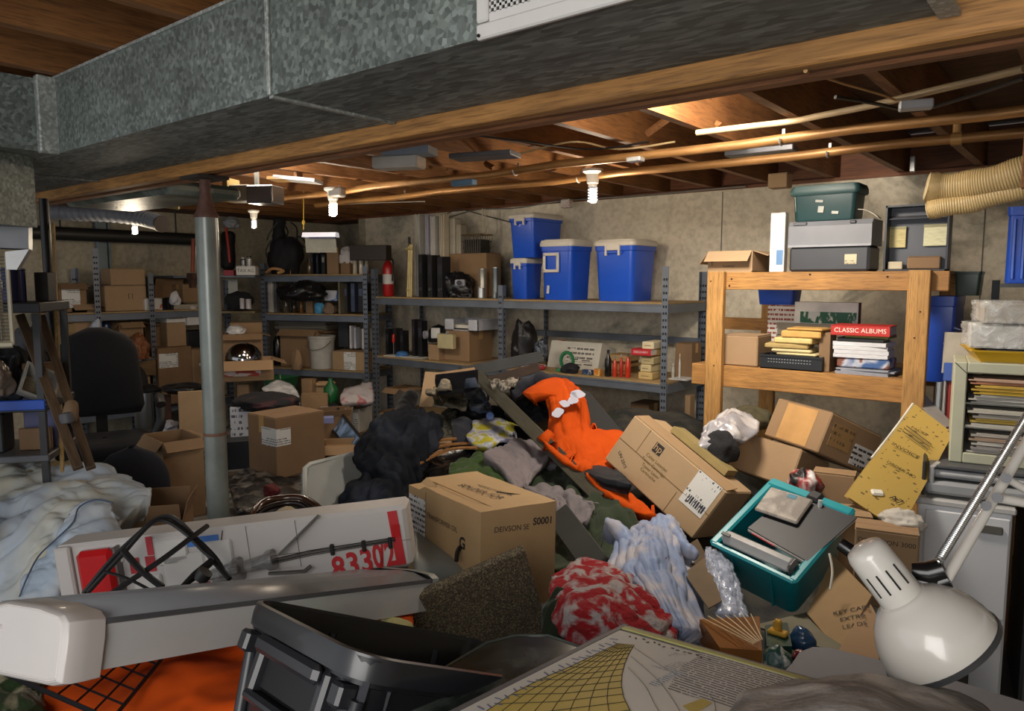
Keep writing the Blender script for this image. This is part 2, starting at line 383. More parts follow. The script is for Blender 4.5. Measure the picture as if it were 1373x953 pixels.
def limb(mb, path, n=18, k=28, amp=.012, freq=12, seed=0, tip=True, pinch=.35):
    """soft rounded volume along a path of (px, py, depth, half width px, thickness m)"""
    C = crline([P(p[0], p[1], p[2]) for p in path], k)
    W = [v.x for v in crline([(p[3]*p[2]/FPX, p[4], 0) for p in path], k)]
    T = [v.y for v in crline([(p[3]*p[2]/FPX, p[4], 0) for p in path], k)]
    rows = []
    for i in range(k):
        t = C[min(i+1, k-1)]-C[max(i-1, 0)]
        toc = (EYE-C[i]).normalized(); nrm = toc.cross(t); nrm = nrm.normalized() if nrm.length > 1e-6 else RT
        tt = nrm.cross(t).normalized()
        if tt.dot(toc) < 0: tt = -tt
        f = 1
        u = i/(k-1)
        if tip: f = min(1, pinch+(1-pinch)*math.sqrt(max(0, min(u, 1-u)*8))) if min(u, 1-u) < .125 else 1
        row = []
        for j in range(n):
            a = 2*PI*j/n
            p = C[i]+nrm*math.cos(a)*W[i]*f+tt*math.sin(a)*T[i]*f
            q = p-C[i]; ql = q.normalized() if q.length > 1e-6 else tt
            row.append(p+ql*amp*fold(p, freq, seed))
        rows.append(row)
    o = len(mb.v); mb.grid(rows, wrap=True)
    for r, rev in ((0, 1), (k-1, 0)):
        mb.f.append(tuple(o+r*n+j for j in range(n))[::-1 if rev else 1]); mb.mi.append(mb.m)
    return mb
def Mrot(loc, rot): return Matrix.Translation(loc) @ Euler(rot).to_matrix().to_4x4()
# ------------------------------------------------------------------ the room shell
def concrete(hexc, stain, name='poured_concrete', sc=1.3):
    m, nt, b = NT(name); c = H(hexc); tc = N(nt, 'TexCoord')
    n = N(nt, 'TexNoise'); n.inputs['Scale'].default_value = sc; n.inputs['Detail'].default_value = 10; n.inputs['Roughness'].default_value = .65; n.inputs['Distortion'].default_value = .6
    L(nt, tc.outputs['Object'], n.inputs['Vector'])
    r = ramp(nt, [(.29, mul(H(stain), .5)), (.37, mul(H(stain), .85)), (.45, c), (.62, mul(c, 1.12)), (.8, mul(c, .85))]); L(nt, n.outputs['Fac'], r.inputs['Fac'])
    n2 = N(nt, 'TexNoise'); n2.inputs['Scale'].default_value = 26; n2.inputs['Detail'].default_value = 6; L(nt, tc.outputs['Object'], n2.inputs['Vector'])
    r2 = ramp(nt, [(.3, (.78, .77, .75)), (.6, (1, 1, 1))]); L(nt, n2.outputs['Fac'], r2.inputs['Fac'])
    mx = N(nt, 'MixRGB', blend_type='MULTIPLY'); mx.inputs['Fac'].default_value = 1
    L(nt, r.outputs['Color'], mx.inputs['Color1']); L(nt, r2.outputs['Color'], mx.inputs['Color2']); L(nt, mx.outputs['Color'], b.inputs['Base Color'])
    b.inputs['Roughness'].default_value = .9
    bp = N(nt, 'Bump'); bp.inputs['Strength'].default_value = .3; bp.inputs['Distance'].default_value = .01; L(nt, n2.outputs['Fac'], bp.inputs['Height']); L(nt, bp.outputs['Normal'], b.inputs['Normal'])
    return m
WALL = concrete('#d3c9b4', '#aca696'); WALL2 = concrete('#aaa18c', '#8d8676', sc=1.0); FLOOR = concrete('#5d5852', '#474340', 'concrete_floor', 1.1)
SEAM = mat('#6f6a60', .9)
JZ = 2.26; WT = 2.235; YB = 5.1; XE = -7.0
mb = MB(); mb.box((-2.2, 1.6, -.05), (10.6, 8.4, .1)); struct(mb.build('floor', FLOOR))
mb = MB(); mb.box(((-6.19+1.6)/2, YB+.1, WT/2), (7.79, .2, WT))
mb.m = 1
for px in (968, 1320):
    x = onY(px, 300, YB).x; mb.box((x, YB-.001, WT/2), (.006, .006, WT-.02))
struct(mb.build('wall_back', [WALL, SEAM]))
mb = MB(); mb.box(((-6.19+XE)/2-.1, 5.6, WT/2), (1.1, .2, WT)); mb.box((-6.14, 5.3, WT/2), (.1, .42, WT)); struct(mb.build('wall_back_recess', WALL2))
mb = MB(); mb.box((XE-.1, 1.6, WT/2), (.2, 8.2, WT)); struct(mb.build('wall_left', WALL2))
mb = MB(); mb.box((1.7, 1.6, WT/2), (.2, 8.2, WT)); struct(mb.build('wall_right', WALL))
# sill plate and rim board on top of the wall
WD = wood('#8a5d33', 'Y', name='joist_timber'); WDX = wood('#b58348', 'X', name='beam_timber'); WDD = wood('#7a5433', 'X', name='subfloor_board')
mb = MB(); mb.box((-2.7, YB+.1, (WT+JZ)/2), (8.6, .18, JZ-WT-.002)); mb.box((-2.7, YB+.15, JZ+.12), (8.6, .04, .235)); struct(mb.build('trim_1', wood('#7a4a2c', 'X', name='rim_board')))
mb = MB(); mb.box((-2.7, 2.2, 2.53), (9, 7, .05)); ceil = struct(mb.build('ceiling', WDD))
x = -6.8
while x < 1.4:
    for y0, y1 in ((-.9, 1.36), (1.51, 5.22)):
        mb = MB(); mb.box((0, 0, 0), (.042, y1-y0, .235))
        o = struct(mb.build('ceiling_joist', WD, loc=(x, (y0+y1)/2, JZ+.118)))
    x += .41
# a few bridging pieces between the joists
mb = MB()
for x, y in ((-1.6, 3.2), (-2.4, 3.9), (-.8, 2.6), (-3.2, 3.5)):
    mb.tube([(x-.17, y, JZ+.03), (x+.17, y, JZ+.2)], .018, 4); mb.tube([(x-.17, y+.06, JZ+.2), (x+.17, y+.06, JZ+.03)], .018, 4)
struct(mb.build('trim_2', WD))
# the built-up beam: three planks side by side
mb = MB()
for i, (y, dz) in enumerate(((1.393, .0), (1.434, .006), (1.476, 0))): mb.m = int(i > 0); mb.box((-1.45, y, 1.976+.14+dz/2), (5.55, .0405, .28-dz), b=.003)
struct(mb.build('ceiling_beam', [WDX, wood('#8e5f3c', 'X')]))

# ------------------------------------------------------------------ air duct
GA = galv('#79827e', scale=95, dark=.6); GB = galv('#7c8482', rough=.62, dark=.6, scale=70, stretch=(.35, 1.4, 1)); GE = galv('#a4a9a5', scale=120, dark=.8); GD = galv('#4e5554', scale=45, stretch=(.35, 1.4, 1), dark=.4)
DY0, DY1, DZ0, DZ1, DXR = 1.0, 1.368, 2.016, 2.25, -.222
duct = thing('air_duct', 'long galvanised sheet metal air duct running under the joists beside the timber beam', 'duct', (-2.2, 1.18, DZ0))
def du(mb, name, m): return mb.build(name, m, duct, loc=(2.2, -1.18, -DZ0))
mb = MB(); mb.quad((-4.3, DY0, DZ0), (DXR, DY0, DZ0), (DXR, DY0, DZ1), (-4.3, DY0, DZ1)); mb.quad((-4.3, DY1, DZ0), (DXR, DY1, DZ0), (DXR, DY1, DZ1), (-4.3, DY1, DZ1)); mb.quad((DXR, DY0, DZ0), (DXR, DY1, DZ0), (DXR, DY1, DZ1), (DXR, DY0, DZ1))
du(mb, 'duct_side', GA)
mb = MB(); mb.quad((-4.3, DY0, DZ0), (DXR, DY0, DZ0), (DXR, DY1, DZ0), (-4.3, DY1, DZ0)); mb.quad((-4.3, DY0, DZ1), (DXR, DY0, DZ1), (DXR, DY1, DZ1), (-4.3, DY1, DZ1)); du(mb, 'duct_underside', GB)
xs = onY(362, 80, DY0).x
for xx in (xs, -3.35):
    mb = MB(); mb.box((xx, DY0-.004, (DZ0+DZ1)/2), (.012, .008, DZ1-DZ0), b=.002); mb.box((xx, (DY0+DY1)/2, DZ0-.003), (.014, DY1-DY0, .006)); du(mb, 'drive_cleat', GE)
mb = MB(); mb.box((DXR-.004, 1.18, DZ0-.004), (.03, .37, .008)); mb.box((DXR-.004, DY0-.004, 2.13), (.03, .008, .23)); du(mb, 'end_flange', GE)
mb = MB(); mb.box((xs, DY0-.002, DZ1+.004), (4.2, .012, .008)); du(mb, 'top_seam', GE)
# branch plenum at the left end
xb = onY(78, 160, DY0).x
br = thing('duct_branch', 'short galvanised branch duct meeting the main air duct with a bright collar', 'duct', (xb-.2, .8, DZ0))
mb = MB(); mb.box((xb-.24, .80, (DZ0+DZ1)/2), (.42, .42, DZ1-DZ0-.004)); mb.build('branch_box', GA, br, loc=(-xb+.2, -.8, -DZ0))
mb = MB(); mb.box((xb-.02, .975, (DZ0+DZ1)/2+.002), (.03, .06, DZ1-DZ0+.012), b=.004); mb.build('collar', GE, br, loc=(-xb+.2, -.8, -DZ0))
dp = P(5, 200, 2.4)
rs = thing('duct_riser', 'upright galvanised duct at the left edge above the wire heater', 'duct', (dp.x, dp.y, 1.7))
mb = MB(); a = P(18, 110, 2.4); b_ = P(19, 300, 2.4)
mb.box((a.x-.19, a.y-.1, (a.z+b_.z)/2), (.34, .2, a.z-b_.z), rot=(0, 0, YAW*0+.6)); mb.build('riser_box', GA, rs, loc=(-dp.x, -dp.y, -1.7))
# register grille on the duct
gx0, gx1 = onY(645, 55, DY0).x, onY(905, 8, DY0).x
gz0 = onY(645, 57, DY0).z; gz1 = gz0+.19; gw = gx1-gx0
reg = thing('air_register', 'white painted steel return grille with punched holes on the side of the duct', 'vent', (gx0+gw/2, DY0-.008, gz0))
mb = MB(); mb.box((XE-.1, 1.6, (WT+2.5)/2), (.18, 8.2, 2.5-WT)); mb.box(((-6.19+XE)/2-.1, 5.6, (WT+2.5)/2), (1.1, .18, 2.5-WT)); struct(mb.build('trim_3', wood('#4a3322', 'Y', name='rim_board')))
WP = mat('#cfcdc9', .45, var=.06, dirt=.15)
mb = MB(); t = .012; f = .026
hx0, hx1, hz0, hz1 = -gw/2+f, -gw/2+f+.24, f+.014, .17
mb.box((0, 0, f/2), (gw, t, f), b=.003); mb.box((0, 0, .19-f/4), (gw, t, f/2+.004)); mb.box((-gw/2+f/2, 0, .0975+f/2-.01), (f, t, .165-.02), b=.003); mb.box((gw/2-f/2, 0, .0975+f/2-.01), (f, t, .145))
mb.box(((hx1+gw/2-f)/2, .001, .0975+f/2-.01), (gw/2-f-hx1, t-.002, .144)); mb.build('frame', WP, reg)
mb = MB(); k = 20; kz = 12
for i in range(k+1): mb.box((hx0+(hx1-hx0)*i/k, .002, (hz0+hz1)/2), (.0048, .003, hz1-hz0))
for i in range(kz+1): mb.box(((hx0+hx1)/2, .002, hz0+(hz1-hz0)*i/kz), (hx1-hx0, .003, .0048))
mb.box(((hx0+hx1)/2, .002, f+.006), (hx1-hx0, .004, .018)); mb.build('punched_panel', WP, reg)
mb = MB(); mb.box(((hx0+hx1)/2, .0055, (hz0+hz1)/2), (hx1-hx0+.02, .002, hz1-hz0+.02)); mb.build('dark_opening', mat('#2a2a2a', .9), reg)
mb = MB(); mb.cyl((-gw/2+.008, -.006, .006), (-gw/2+.008, -.009, .006), .003, n=10); mb.build('screw', mat('#404040', .4, 1), reg)

# ------------------------------------------------------------------ steel column
cp = onY(283, 450, 1.435); cxp, cyp = cp.x, cp.y
colm = thing('support_column', 'grey painted steel support column with a rusty threaded neck holding up the timber beam', 'column', (cxp, cyp, 0))
CS = mat('#7d837e', .3, .15, var=.12, scale=14, dirt=.3); RU = mat('#7a4128', .8, var=.4, scale=30)
R0 = .040
mb = MB(); zt = onY(283, 290, 1.435).z; zr = onY(285, 580, 1.435).z
mb.lathe([(R0, .02), (R0, zr-.004), (R0*1.0, zr), (R0, zr+.004), (R0, zt)], n=32, cap=True); mb.build('column_tube', CS, colm, smooth=.6)
mb = MB(); mb.lathe([(R0+.0012, zr-.006), (R0+.002, zr), (R0+.0012, zr+.006)], n=32); mb.build('weld_ring', mat('#6a4a3a', .7), colm, smooth=9)
mb = MB(); mb.lathe([(R0+.002, zt-.004), (R0+.003, zt+.006), (.034, zt+.02), (.022, zt+.06), (.019, zt+.085), (.019, 1.965)], n=24, cap=True); mb.build('screw_neck', mat('#5c3f36', .7, .2, var=.3, scale=40), colm, smooth=.7)
mb = MB(); mb.box((0, 0, 1.970), (.13, .12, .011)); mb.build('top_plate', mat('#3f3a38', .6, .5), colm)
mb = MB(); mb.box((0, 0, .01), (.16, .16, .02)); mb.build('base_plate', CS, colm)

# black pipe post and tan lath at the left
pp = P(70, 450, 3.35); pz = 1.97
post = thing('pipe_post', 'thin black steel pipe post standing under the left end of the beam', 'post', (pp.x, pp.y, 0))
mb = MB(); mb.cyl((0, 0, 0), (0, 0, pz-.01), .02, n=16); mb.build('pipe', mat('#20201f', .3, .4), post, smooth=.7)
mb = MB(); mb.cyl((0, 0, 1.0), (0, 0, 1.05), .024, n=16); mb.cyl((0, 0, 1.5), (0, 0, 1.53), .024, n=16); mb.build('coupling', mat('#2c2c2b', .35, .5), post, smooth=.7)
mb = MB(); a, b_ = P(71, 300, 3.3), P(84, 640, 3.1); mb.tube([a, b_], .009, 4); tag(mb.build('wood_lath', wood('#a98a52', 'Z'), origin='base'), 'thin pale wood lath leaning beside the black pipe post', 'wood strip')

# ------------------------------------------------------------------ pipes under the joists
CPm = mat('#a07545', .45, .35, var=.35, scale=9, stretch=(.6, 3, 3)); CLP = mat('#8f8b84', .5, .4)
def pipe(y, z, x0, x1, r, label, nm='water_pipe'):
    t = thing(nm, label, 'pipe', ((x0+x1)/2, y, z-r)); mb = MB(); n = 12
    mb.tube([((x0-x1)/2+(x1-x0)*i/n, .012*math.sin(i*1.7), r+.006*math.sin(i*2.3)) for i in range(n+1)], r, 12); mb.build('pipe_run', CPm, t, smooth=.8)
    for fx in (.18, .45, .7):
        mb = MB(); xx = (x0-x1)/2+(x1-x0)*fx; mb.tube([(xx, (r+.004)*math.cos(a), r+(r+.004)*math.sin(a)) for a in [PI*k/8+PI for k in range(9)]], .005, 4); mb.box((xx, r+.004, r+.02), (.012, .003, .05)); mb.build('pipe_strap', CLP, t)
    return t
yp1 = 3.19*(.66/.6)*.92; yp2 = 3.64*(.66/.6)*.92
z1 = onY(1100, 180, yp1).z; z2 = onY(1100, 205, yp2).z
pipe(yp1, z1, -5.2, .6, .021, 'long ochre pipe running under the joists, the one nearer the beam')
t = pipe(yp2, z2, -5.0, .6, .021, 'long ochre pipe running under the joists, the one nearer the back wall')
mb = MB(); q = onY(1283, 186, yp2); mb.cyl((q.x+2.2, -.01, .045), (q.x+2.2, -.01, .1), .016, n=10); mb.cyl((q.x+2.2-.02, 0, .021), (q.x+2.2+.02, 0, .021), .027, n=12); mb.build('tee_joint', mat('#b08850', .5, .2), t)
pts = [onZ(*q, 2.235) for q in ((934, 178), (1000, 170), (1060, 163), (1100, 155), (1170, 141), (1240, 124), (1300, 110), (1373, 92))]
mb = MB(); mb.tube(crline(pts, 30), .013, 8); tag(mb.build('conduit', mat('#a08a68', .5), origin='base', smooth=.8), 'pale conduit stapled slantwise across the undersides of the joists', 'conduit')
BLK = mat('#171615', .5); CABLE = mat('#c9c3b4', .5)
def wire(pts, r, m, label, nm='cable', n=30, cat='cable', group=None):
    mb = MB(); mb.tube(crline(pts, n), r, 6); return tag(mb.build(nm, m, origin='base', smooth=.9), label, cat, group)
wire([onZ(*q, 2.22) for q in ((1120, 130), (1170, 138), (1225, 148), (1290, 132), (1373, 105))], .007, BLK, 'black cable looping past the pale conduit under the joists')
wire([onZ(*q, 2.24) for q in ((490, 178), (505, 193), (530, 196), (600, 180), (690, 188), (790, 200), (870, 190))], .005, BLK, 'thin black wire sagging along the joists behind the beam')
wire([onZ(*q, 2.245) for q in ((640, 215), (700, 205), (770, 190), (830, 200), (905, 190))], .005, mat('#c2a878', .6), 'thin tan wire stapled across the joists')
wire([onZ(*q, 2.24) for q in ((440, 275), (500, 272), (570, 270))], .004, CABLE, 'thin white cable from the left bulb holder along the joists')
wire([onY(1080, 95, 1.40)-Vector((0, 0, 0)), onZ(1130, 112, 2.21), onZ(1190, 130, 2.23), onZ(1230, 150, 2.23)], .004, mat('#b98d55', .6), 'stray tan wire hanging behind the timber beam at right')

# ------------------------------------------------------------------ bulbs
BW = mat('#e9e7e2', .4, var=.03); SOC = mat('#dad6cd', .4, var=.05)
GL = mat('#fff6e6', .3, var=0, emit=9, name='lit_bulb_glass'); GM = mat('#e6ecf2', .25, var=.02, emit=.5, name='dim_bulb_glass')
def bulb(px, pyt, pyb, d, label, lit, watts):
    top = P(px, pyt, d); bot = P(px, pyb, d); h = top.z-bot.z
    t = thing('light_bulb', label, 'light bulb', (top.x, top.y, bot.z))
    mb = MB(); mb.lathe([(h*.30, h), (h*.30, h*.93), (h*.2, h*.86), (h*.17, h*.6), (h*.15, h*.58)], n=20, cap=True); mb.build('socket', SOC, t, smooth=.6)
    mb = MB(); mb.lathe([(h*.13, h*.58), (h*.135, h*.5), (h*.12, h*.46)], n=20, cap=True); mb.build('ballast', BW, t, smooth=.6)
    mb = MB(); pts = []; nn = 60
    for i in range(nn+1):
        u = i/nn; a = u*2*PI*5; pts.append((h*.115*math.cos(a), h*.115*math.sin(a), h*(.46-.40*u)))
    mb.tube(pts, h*.034, 6); mb.lathe([(h*.001, h*.02), (h*.08, h*.05), (h*.09, h*.46)], n=14); mb.build('spiral_tube', GL if lit else GM, t, smooth=.9)
    if watts:
        l = bpy.data.lights.new('bulb_light', 'POINT'); l.energy = watts; l.color = (1, .83, .62); l.shadow_soft_size = .06
        lo = bpy.data.objects.new('bulb_light', l); COL.objects.link(lo); lo.location = (top.x+FH.x*-.02, top.y-.02, bot.z-.09)
bulb(795, 227, 273, 4.25, 'compact spiral bulb in a white socket under the joists right of the totes', False, 14)
bulb(446, 252, 291, 4.9, 'lit spiral bulb in a socket box between the joists above the left shelf bay', True, 10)
bulb(340, 282, 307, 5.4, 'small frosted bulb hanging behind the steel column', False, 3)
bulb(180, 291, 315, 4.6, 'bright lit bulb below the grey flexible hose near the left wall', True, 4)
# ------------------------------------------------------------------ builders for the things of the place (front is local -Y, origin at the base)
CB = ['#9d8060', '#907354', '#a58968', '#82664a', '#957958']
def cb(i=0): return mat(CB[i % 5], .85, var=.10, scale=5, bump=.08, bscale=60, dirt=.12, name='cardboard')
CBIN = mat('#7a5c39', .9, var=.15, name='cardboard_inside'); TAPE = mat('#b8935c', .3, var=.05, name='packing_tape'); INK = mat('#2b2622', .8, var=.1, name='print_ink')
LBL = printed('#d6d6d3', '#3a3c46', rows=70, freq=150, dens=.52); LBLZ = printed('#d6d6d3', '#3a3c46', rows=70, freq=150, dens=.52, axes=(0, 2))
WHITE = mat('#cfccc6', .6, var=.06, name='white_card'); PAPER = mat('#cdc8bb', .8, var=.08, scale=30, stretch=(1, 1, 12), name='paper_edges')
def place(px0, px1, pyt, Y=None, z=0, d=None, ratio=.7, rot=None, pyb=None, dp=None):
    """pixels -> (base centre, width, depth, height, rotation). Y: front plane of a shelf that runs along X; else d: distance"""
    if Y is not None:
        zt = z; a = onY(px0, (pyt+(pyb or pyt+40))/2, Y)
        w = None
        D = dp
        if D is None:
            xr = onY(px1, pyt, Y).x; D = max(.04, (xr-a.x)*ratio)
        b = onY(px1, pyt, Y+D)
        w = b.x-a.x
        if w < .35*D:
            for _ in range(12):
                D *= .8; b = onY(px1, pyt, Y+D); w = b.x-a.x
                if w > .5*D: break
        top = onY((px0+px1)/2, pyt, Y+D*.3).z
        return Vector((a.x+w/2, Y+D/2, z)), w, D, max(.01, top-z), 0
    pc = (px0+px1)/2
    c = P(pc, pyt, d); tot = (px1-px0)*d/FPX
    zb = P(pc, pyb, d).z if pyb else z
    vr = math.atan2(RT.y, RT.x); va = math.atan2((c-EYE).y, (c-EYE).x)-PI/2
    r = va if rot is None else rot
    al = abs(r-va)
    w = tot/(math.cos(al)+ratio*math.sin(al)); D = dp or w*ratio
    if dp: w = max(.03, (tot-dp*math.sin(al))/math.cos(al))
    return Vector((c.x, c.y, zb))+FH*0, w, D, max(.008, c.z-zb), r
def carton(label, pl, ci=0, style='closed', tape=True, lab=None, txt=None, cat='box', group=None, name='cardboard_box', rot=None, sag=0, hole=False):
    loc, w, D, h, r = pl
    t = thing(name, label, cat, loc, rot if rot is not None else r, group)
    m = cb(ci); th = .004
    if style == 'closed':
        mb = MB(); mb.box((0, 0, h/2), (w, D, h), b=min(.006, w*.04)); mb.build('body', m, t)
        if tape:
            mb = MB(); mb.box((0, 0, h+.0006), (w*1.002, min(.05, D*.25), .001)); mb.box((-w/2-.0006, 0, h*.86), (.001, min(.05, D*.25), h*.27)); mb.box((w/2+.0006, 0, h*.86), (.001, min(.05, D*.25), h*.27)); mb.build('tape_strip', TAPE, t)
        mb = MB(); mb.box((0, D*.25, h+.0008), (w*.98, D*.485, .0022)); mb.build('flap', m, t); mb = MB(); mb.box((0, -D*.25, h+.0008), (w*.98, D*.485, .0022)); mb.build('flap', m, t)
    else:
        mb = MB(); mb.box((0, 0, .003), (w, D, .006))
        for sx in (-1, 1): mb.box((sx*(w/2-th/2), 0, h/2), (th, D, h))
        for sy in (-1, 1): mb.box((0, sy*(D/2-th/2), h/2), (w-2*th, th, h))
        mb.build('body', m, t)
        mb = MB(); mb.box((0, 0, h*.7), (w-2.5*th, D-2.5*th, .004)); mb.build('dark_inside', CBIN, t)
        fl = min(D, w)*.34
        angs = {'open': (2.3, 1.9, 2.0, 2.5), 'up': (.35, .25, -.2, .5)}[style]
        for k, (sx, sy) in enumerate(((0, -1), (1, 0), (0, 1), (-1, 0))):
            a = angs[k]; L_ = w if sx == 0 else D
            mb = MB(); mb.box((0, 0, fl/2), (L_*.97, .003, fl))
            o = mb.build('flap', m, t, loc=(sx*w/2, sy*D/2, h)); base = {(0, -1): 0, (1, 0): PI/2, (0, 1): PI, (-1, 0): -PI/2}[(sx, sy)]
            o.rotation_euler = (Matrix.Rotation(base, 3, 'Z') @ Matrix.Rotation(a, 3, 'X')).to_euler()
    if hole:
        mb = MB(); mb.box((0, -D/2-.0006, h*.7), (w*.25, .001, h*.12)); mb.build('hand_hole', mat('#20150c', .9), t)
    if lab:
        u, v, lw, lh, face = lab
        mb = MB(); mb.box((0, 0, 0), (lw*w, .001, lh*h))
        o = mb.build('shipping_label', LBLZ, t)
        if face == 'f': o.location = ((u-.5)*w, -D/2-.0008, v*h)
        else: o.location = (w/2+.0008, (u-.5)*D, v*h); o.rotation_euler = (0, 0, PI/2); o.scale = (D/w, 1, 1)
    if txt:
        for (s, u, v, sz, face) in txt:
            if face == 'f': text(s, sz*h, INK, t, ((u-.5)*w, -D/2-.001, v*h))
            elif face == 'r': text(s, sz*h, INK, t, (w/2+.001, (u-.5)*D, v*h), (PI/2, 0, PI/2))
            else: text(s, sz*h, INK, t, ((u-.5)*w, (v-.5)*D, h+.003), (0, 0, 0))
    return t
def tote(label, pl, hexc='#1c52c6', lid='#cfc9bd', handle='clip', cat='tote', group=None, rot=None, name='storage_tote', taper=.84, lidh=.07, rough=.35, drawn=None):
    loc, w, D, h, r = pl
    t = thing(name, label, cat, loc, rot if rot is not None else r, group)
    m = mat(hexc, rough, var=.06, scale=3, coat=.1); hb = h*(1-lidh) if lid else h
    def ring(s, z, rr):
        out = []; n = 5
        for qx, qy, a0 in ((1, 1, 0), (-1, 1, PI/2), (-1, -1, PI), (1, -1, 3*PI/2)):
            for k in range(n+1):
                a = a0+PI/2*k/n; out.append((qx*(w*s/2-rr)+rr*math.cos(a), qy*(D*s/2-rr)+rr*math.sin(a), z))
        return out
    rr = min(w, D)*.12
    rows = [ring(taper*.97, .0, rr*.8), ring(taper, .008, rr), ring(.93, hb*.88, rr), ring(.97, hb*.89, rr), ring(.99, hb, rr), ring(.95, hb, rr*.9), ring(.9, hb*.88, rr*.9), ring(taper-.04, .02, rr*.7)]
    mb = MB(); mb.grid(rows, wrap=True); k = len(rows[0])
    for i, rev in ((0, 1), (7, 0)):
        mb.f.append(tuple(i*k+j for j in range(k))[::-1 if rev else 1]); mb.mi.append(0)
    mb.build('tub', m, t, smooth=.6)
    if lid:
        ml = mat(lid, .45, var=.08, dirt=.15)
        mb = MB(); rows = [ring(1.0, hb-.012, rr), ring(1.02, hb-.006, rr), ring(1.02, hb+.012, rr), ring(.97, h*.985, rr), ring(.88, h*.985, rr), ring(.86, h, rr), ring(.3, h, rr*.3)]
        mb.grid(rows, wrap=True); mb.f.append(tuple(6*k+j for j in range(k))); mb.mi.append(0); mb.build('lid', ml, t, smooth=.5)
        if handle == 'clip':
            for sy in (-1, 1):
                mb = MB(); mb.box((0, sy*(D*.5), hb*.955), (w*.34, .014, hb*.13), b=.004); mb.box((-w*.155, sy*(D*.5+.004), hb*.90), (.014, .014, hb*.2)); mb.box((w*.155, sy*(D*.5+.004), hb*.90), (.014, .014, hb*.2)); mb.build('latch', ml, t)
                mb = MB(); mb.box((0, sy*(D*.485), hb*.86), (w*.46, .022, hb*.045), b=.004); mb.build('grip', m, t)
        if handle == 'square':
            mb = MB()
            q = hb*.30; yy = -D/2*.955-.004
            for dx, dz, a, b_ in ((0, q/2, q, .022), (0, -q/2, q, .022), (-q/2, 0, .022, q), (q/2, 0, .022, q)):
                mb.box((-w*.12+dx, yy-.002, hb*.68+dz), (a+.02 if a > b_ else a, .012, b_), b=.003)
            mb.build('pull_handle', ml, t)
    return t
def cylinder_item(name, label, cat, pl, parts, group=None, n=24):
    """parts: list of (part name, profile [(r,z) in units of width/2 and height], material)"""
    loc, w, D, h, r = pl
    t = thing(name, label, cat, loc, r, group)
    for nm, prof, m in parts:
        mb = MB(); mb.lathe([(a*w/2, z*h) for a, z in prof], n=n, cap=True); mb.build(nm, m, t, smooth=.6)
    return t
def can(label, pl, hexc, lid='#9a9a98', metal=0, cat='can', group=None, name='can', rough=.35):
    return cylinder_item(name, label, cat, pl, [('body', [(.94, 0), (.94, .02), (.9, .04), (.9, .93), (.94, .95), (.94, .97)], mat(hexc, rough, metal)), ('lid', [(.93, .97), (.93, 1), (.8, 1), (.78, .985)], mat(lid, .3, .7))], group)
def jar(label, pl, hexc, lid, cat='jar', group=None, name='jar'):
    return cylinder_item(name, label, cat, pl, [('body', [(.9, 0), (1, .03), (1, .7), (.7, .82), (.7, .86)], mat(hexc, .15, spec=.8)), ('lid', [(.75, .84), (.75, 1), (.7, 1)], mat(lid, .4))], group)
def bottle(label, pl, hexc, capc, cat='bottle', group=None, name='bottle'):
    return cylinder_item(name, label, cat, pl, [('body', [(.9, 0), (1, .02), (1, .62), (.5, .78), (.34, .84), (.34, .9)], mat(hexc, .25, spec=.7)), ('cap', [(.42, .88), (.42, 1), (.36, 1)], mat(capc, .4))], group)
def bucket(label, pl, hexc, lidc=None, cat='bucket', group=None):
    t = cylinder_item('bucket', label, cat, pl, [('tub', [(.84, 0), (.86, .01), (.94, .86), (1, .865), (1, .91), (.95, .915), (.95, .96)] if lidc else [(.84, 0), (.94, .86), (1, .865), (1, .91), (1, 1), (.94, 1), (.8, .03)], mat(hexc, .5, dirt=.2))], group)
    loc, w, D, h, r = pl
    if lidc: mb = MB(); mb.lathe([(w/2*1.02, h*.93), (w/2*1.02, h), (w/2*.9, h), (w/2*.86, h*.98), (.001, h*.98)], n=28); mb.build('lid', mat(lidc, .5, dirt=.2), t, smooth=.5)
    mb = MB(); mb.tube([(w*.5*math.cos(a), -w*.12-abs(math.sin(a))*w*.42, h*.86-h*.45*math.sin(a)*.6) for a in [PI*i/14 for i in range(15)]], .003, 5); mb.build('wire_handle', mat('#8d8d8a', .3, .8), t, smooth=.9)
    return t
def book(label, pl, cover, pages='#cfc9ba', cat='book', group=None, name='book', flat=True, title=None, tcol='#e8e2d4', rot=None):
    """lying flat (spine to the front) or standing (spine to the front)"""
    loc, w, D, h, r = pl
    t = thing(name, label, cat, loc, rot if rot is not None else r, group); c = mat(cover, .55, var=.08); mb = MB(); k = .0035
    if flat:
        mb.box((0, 0, k/2), (w, D, k)); mb.box((0, 0, h-k/2), (w, D, k)); mb.box((0, -D/2+k/2, h/2), (w, k, h), b=.001); mb.build('cover', c, t)
        mb = MB(); mb.box((0, .003, h/2), (w-.008, D-.012, h-2*k)); mb.build('pages', mat(pages, .85, scale=40, stretch=(1, 1, 14)), t)
        if title: text(title, min(h*.62, w*.14), mat(tcol, .6), t, (0, -D/2-.001, h/2))
    else:
        mb.box((-w/2+k/2, 0, h/2), (k, D, h)); mb.box((w/2-k/2, 0, h/2), (k, D, h)); mb.box((0, -D/2+k/2, h/2), (w, k, h), b=.001); mb.build('cover', c, t)
        mb = MB(); mb.box((0, .003, h/2), (w-2*k, D-.012, h-.012)); mb.build('pages', mat(pages, .85, scale=40, stretch=(14, 1, 1)), t)
        if title: mb = MB(); mb.box((0, -D/2-.0008, h*.68), (w*.7, .001, h*.25)); mb.build('spine_label', mat(tcol, .6), t)
    return t
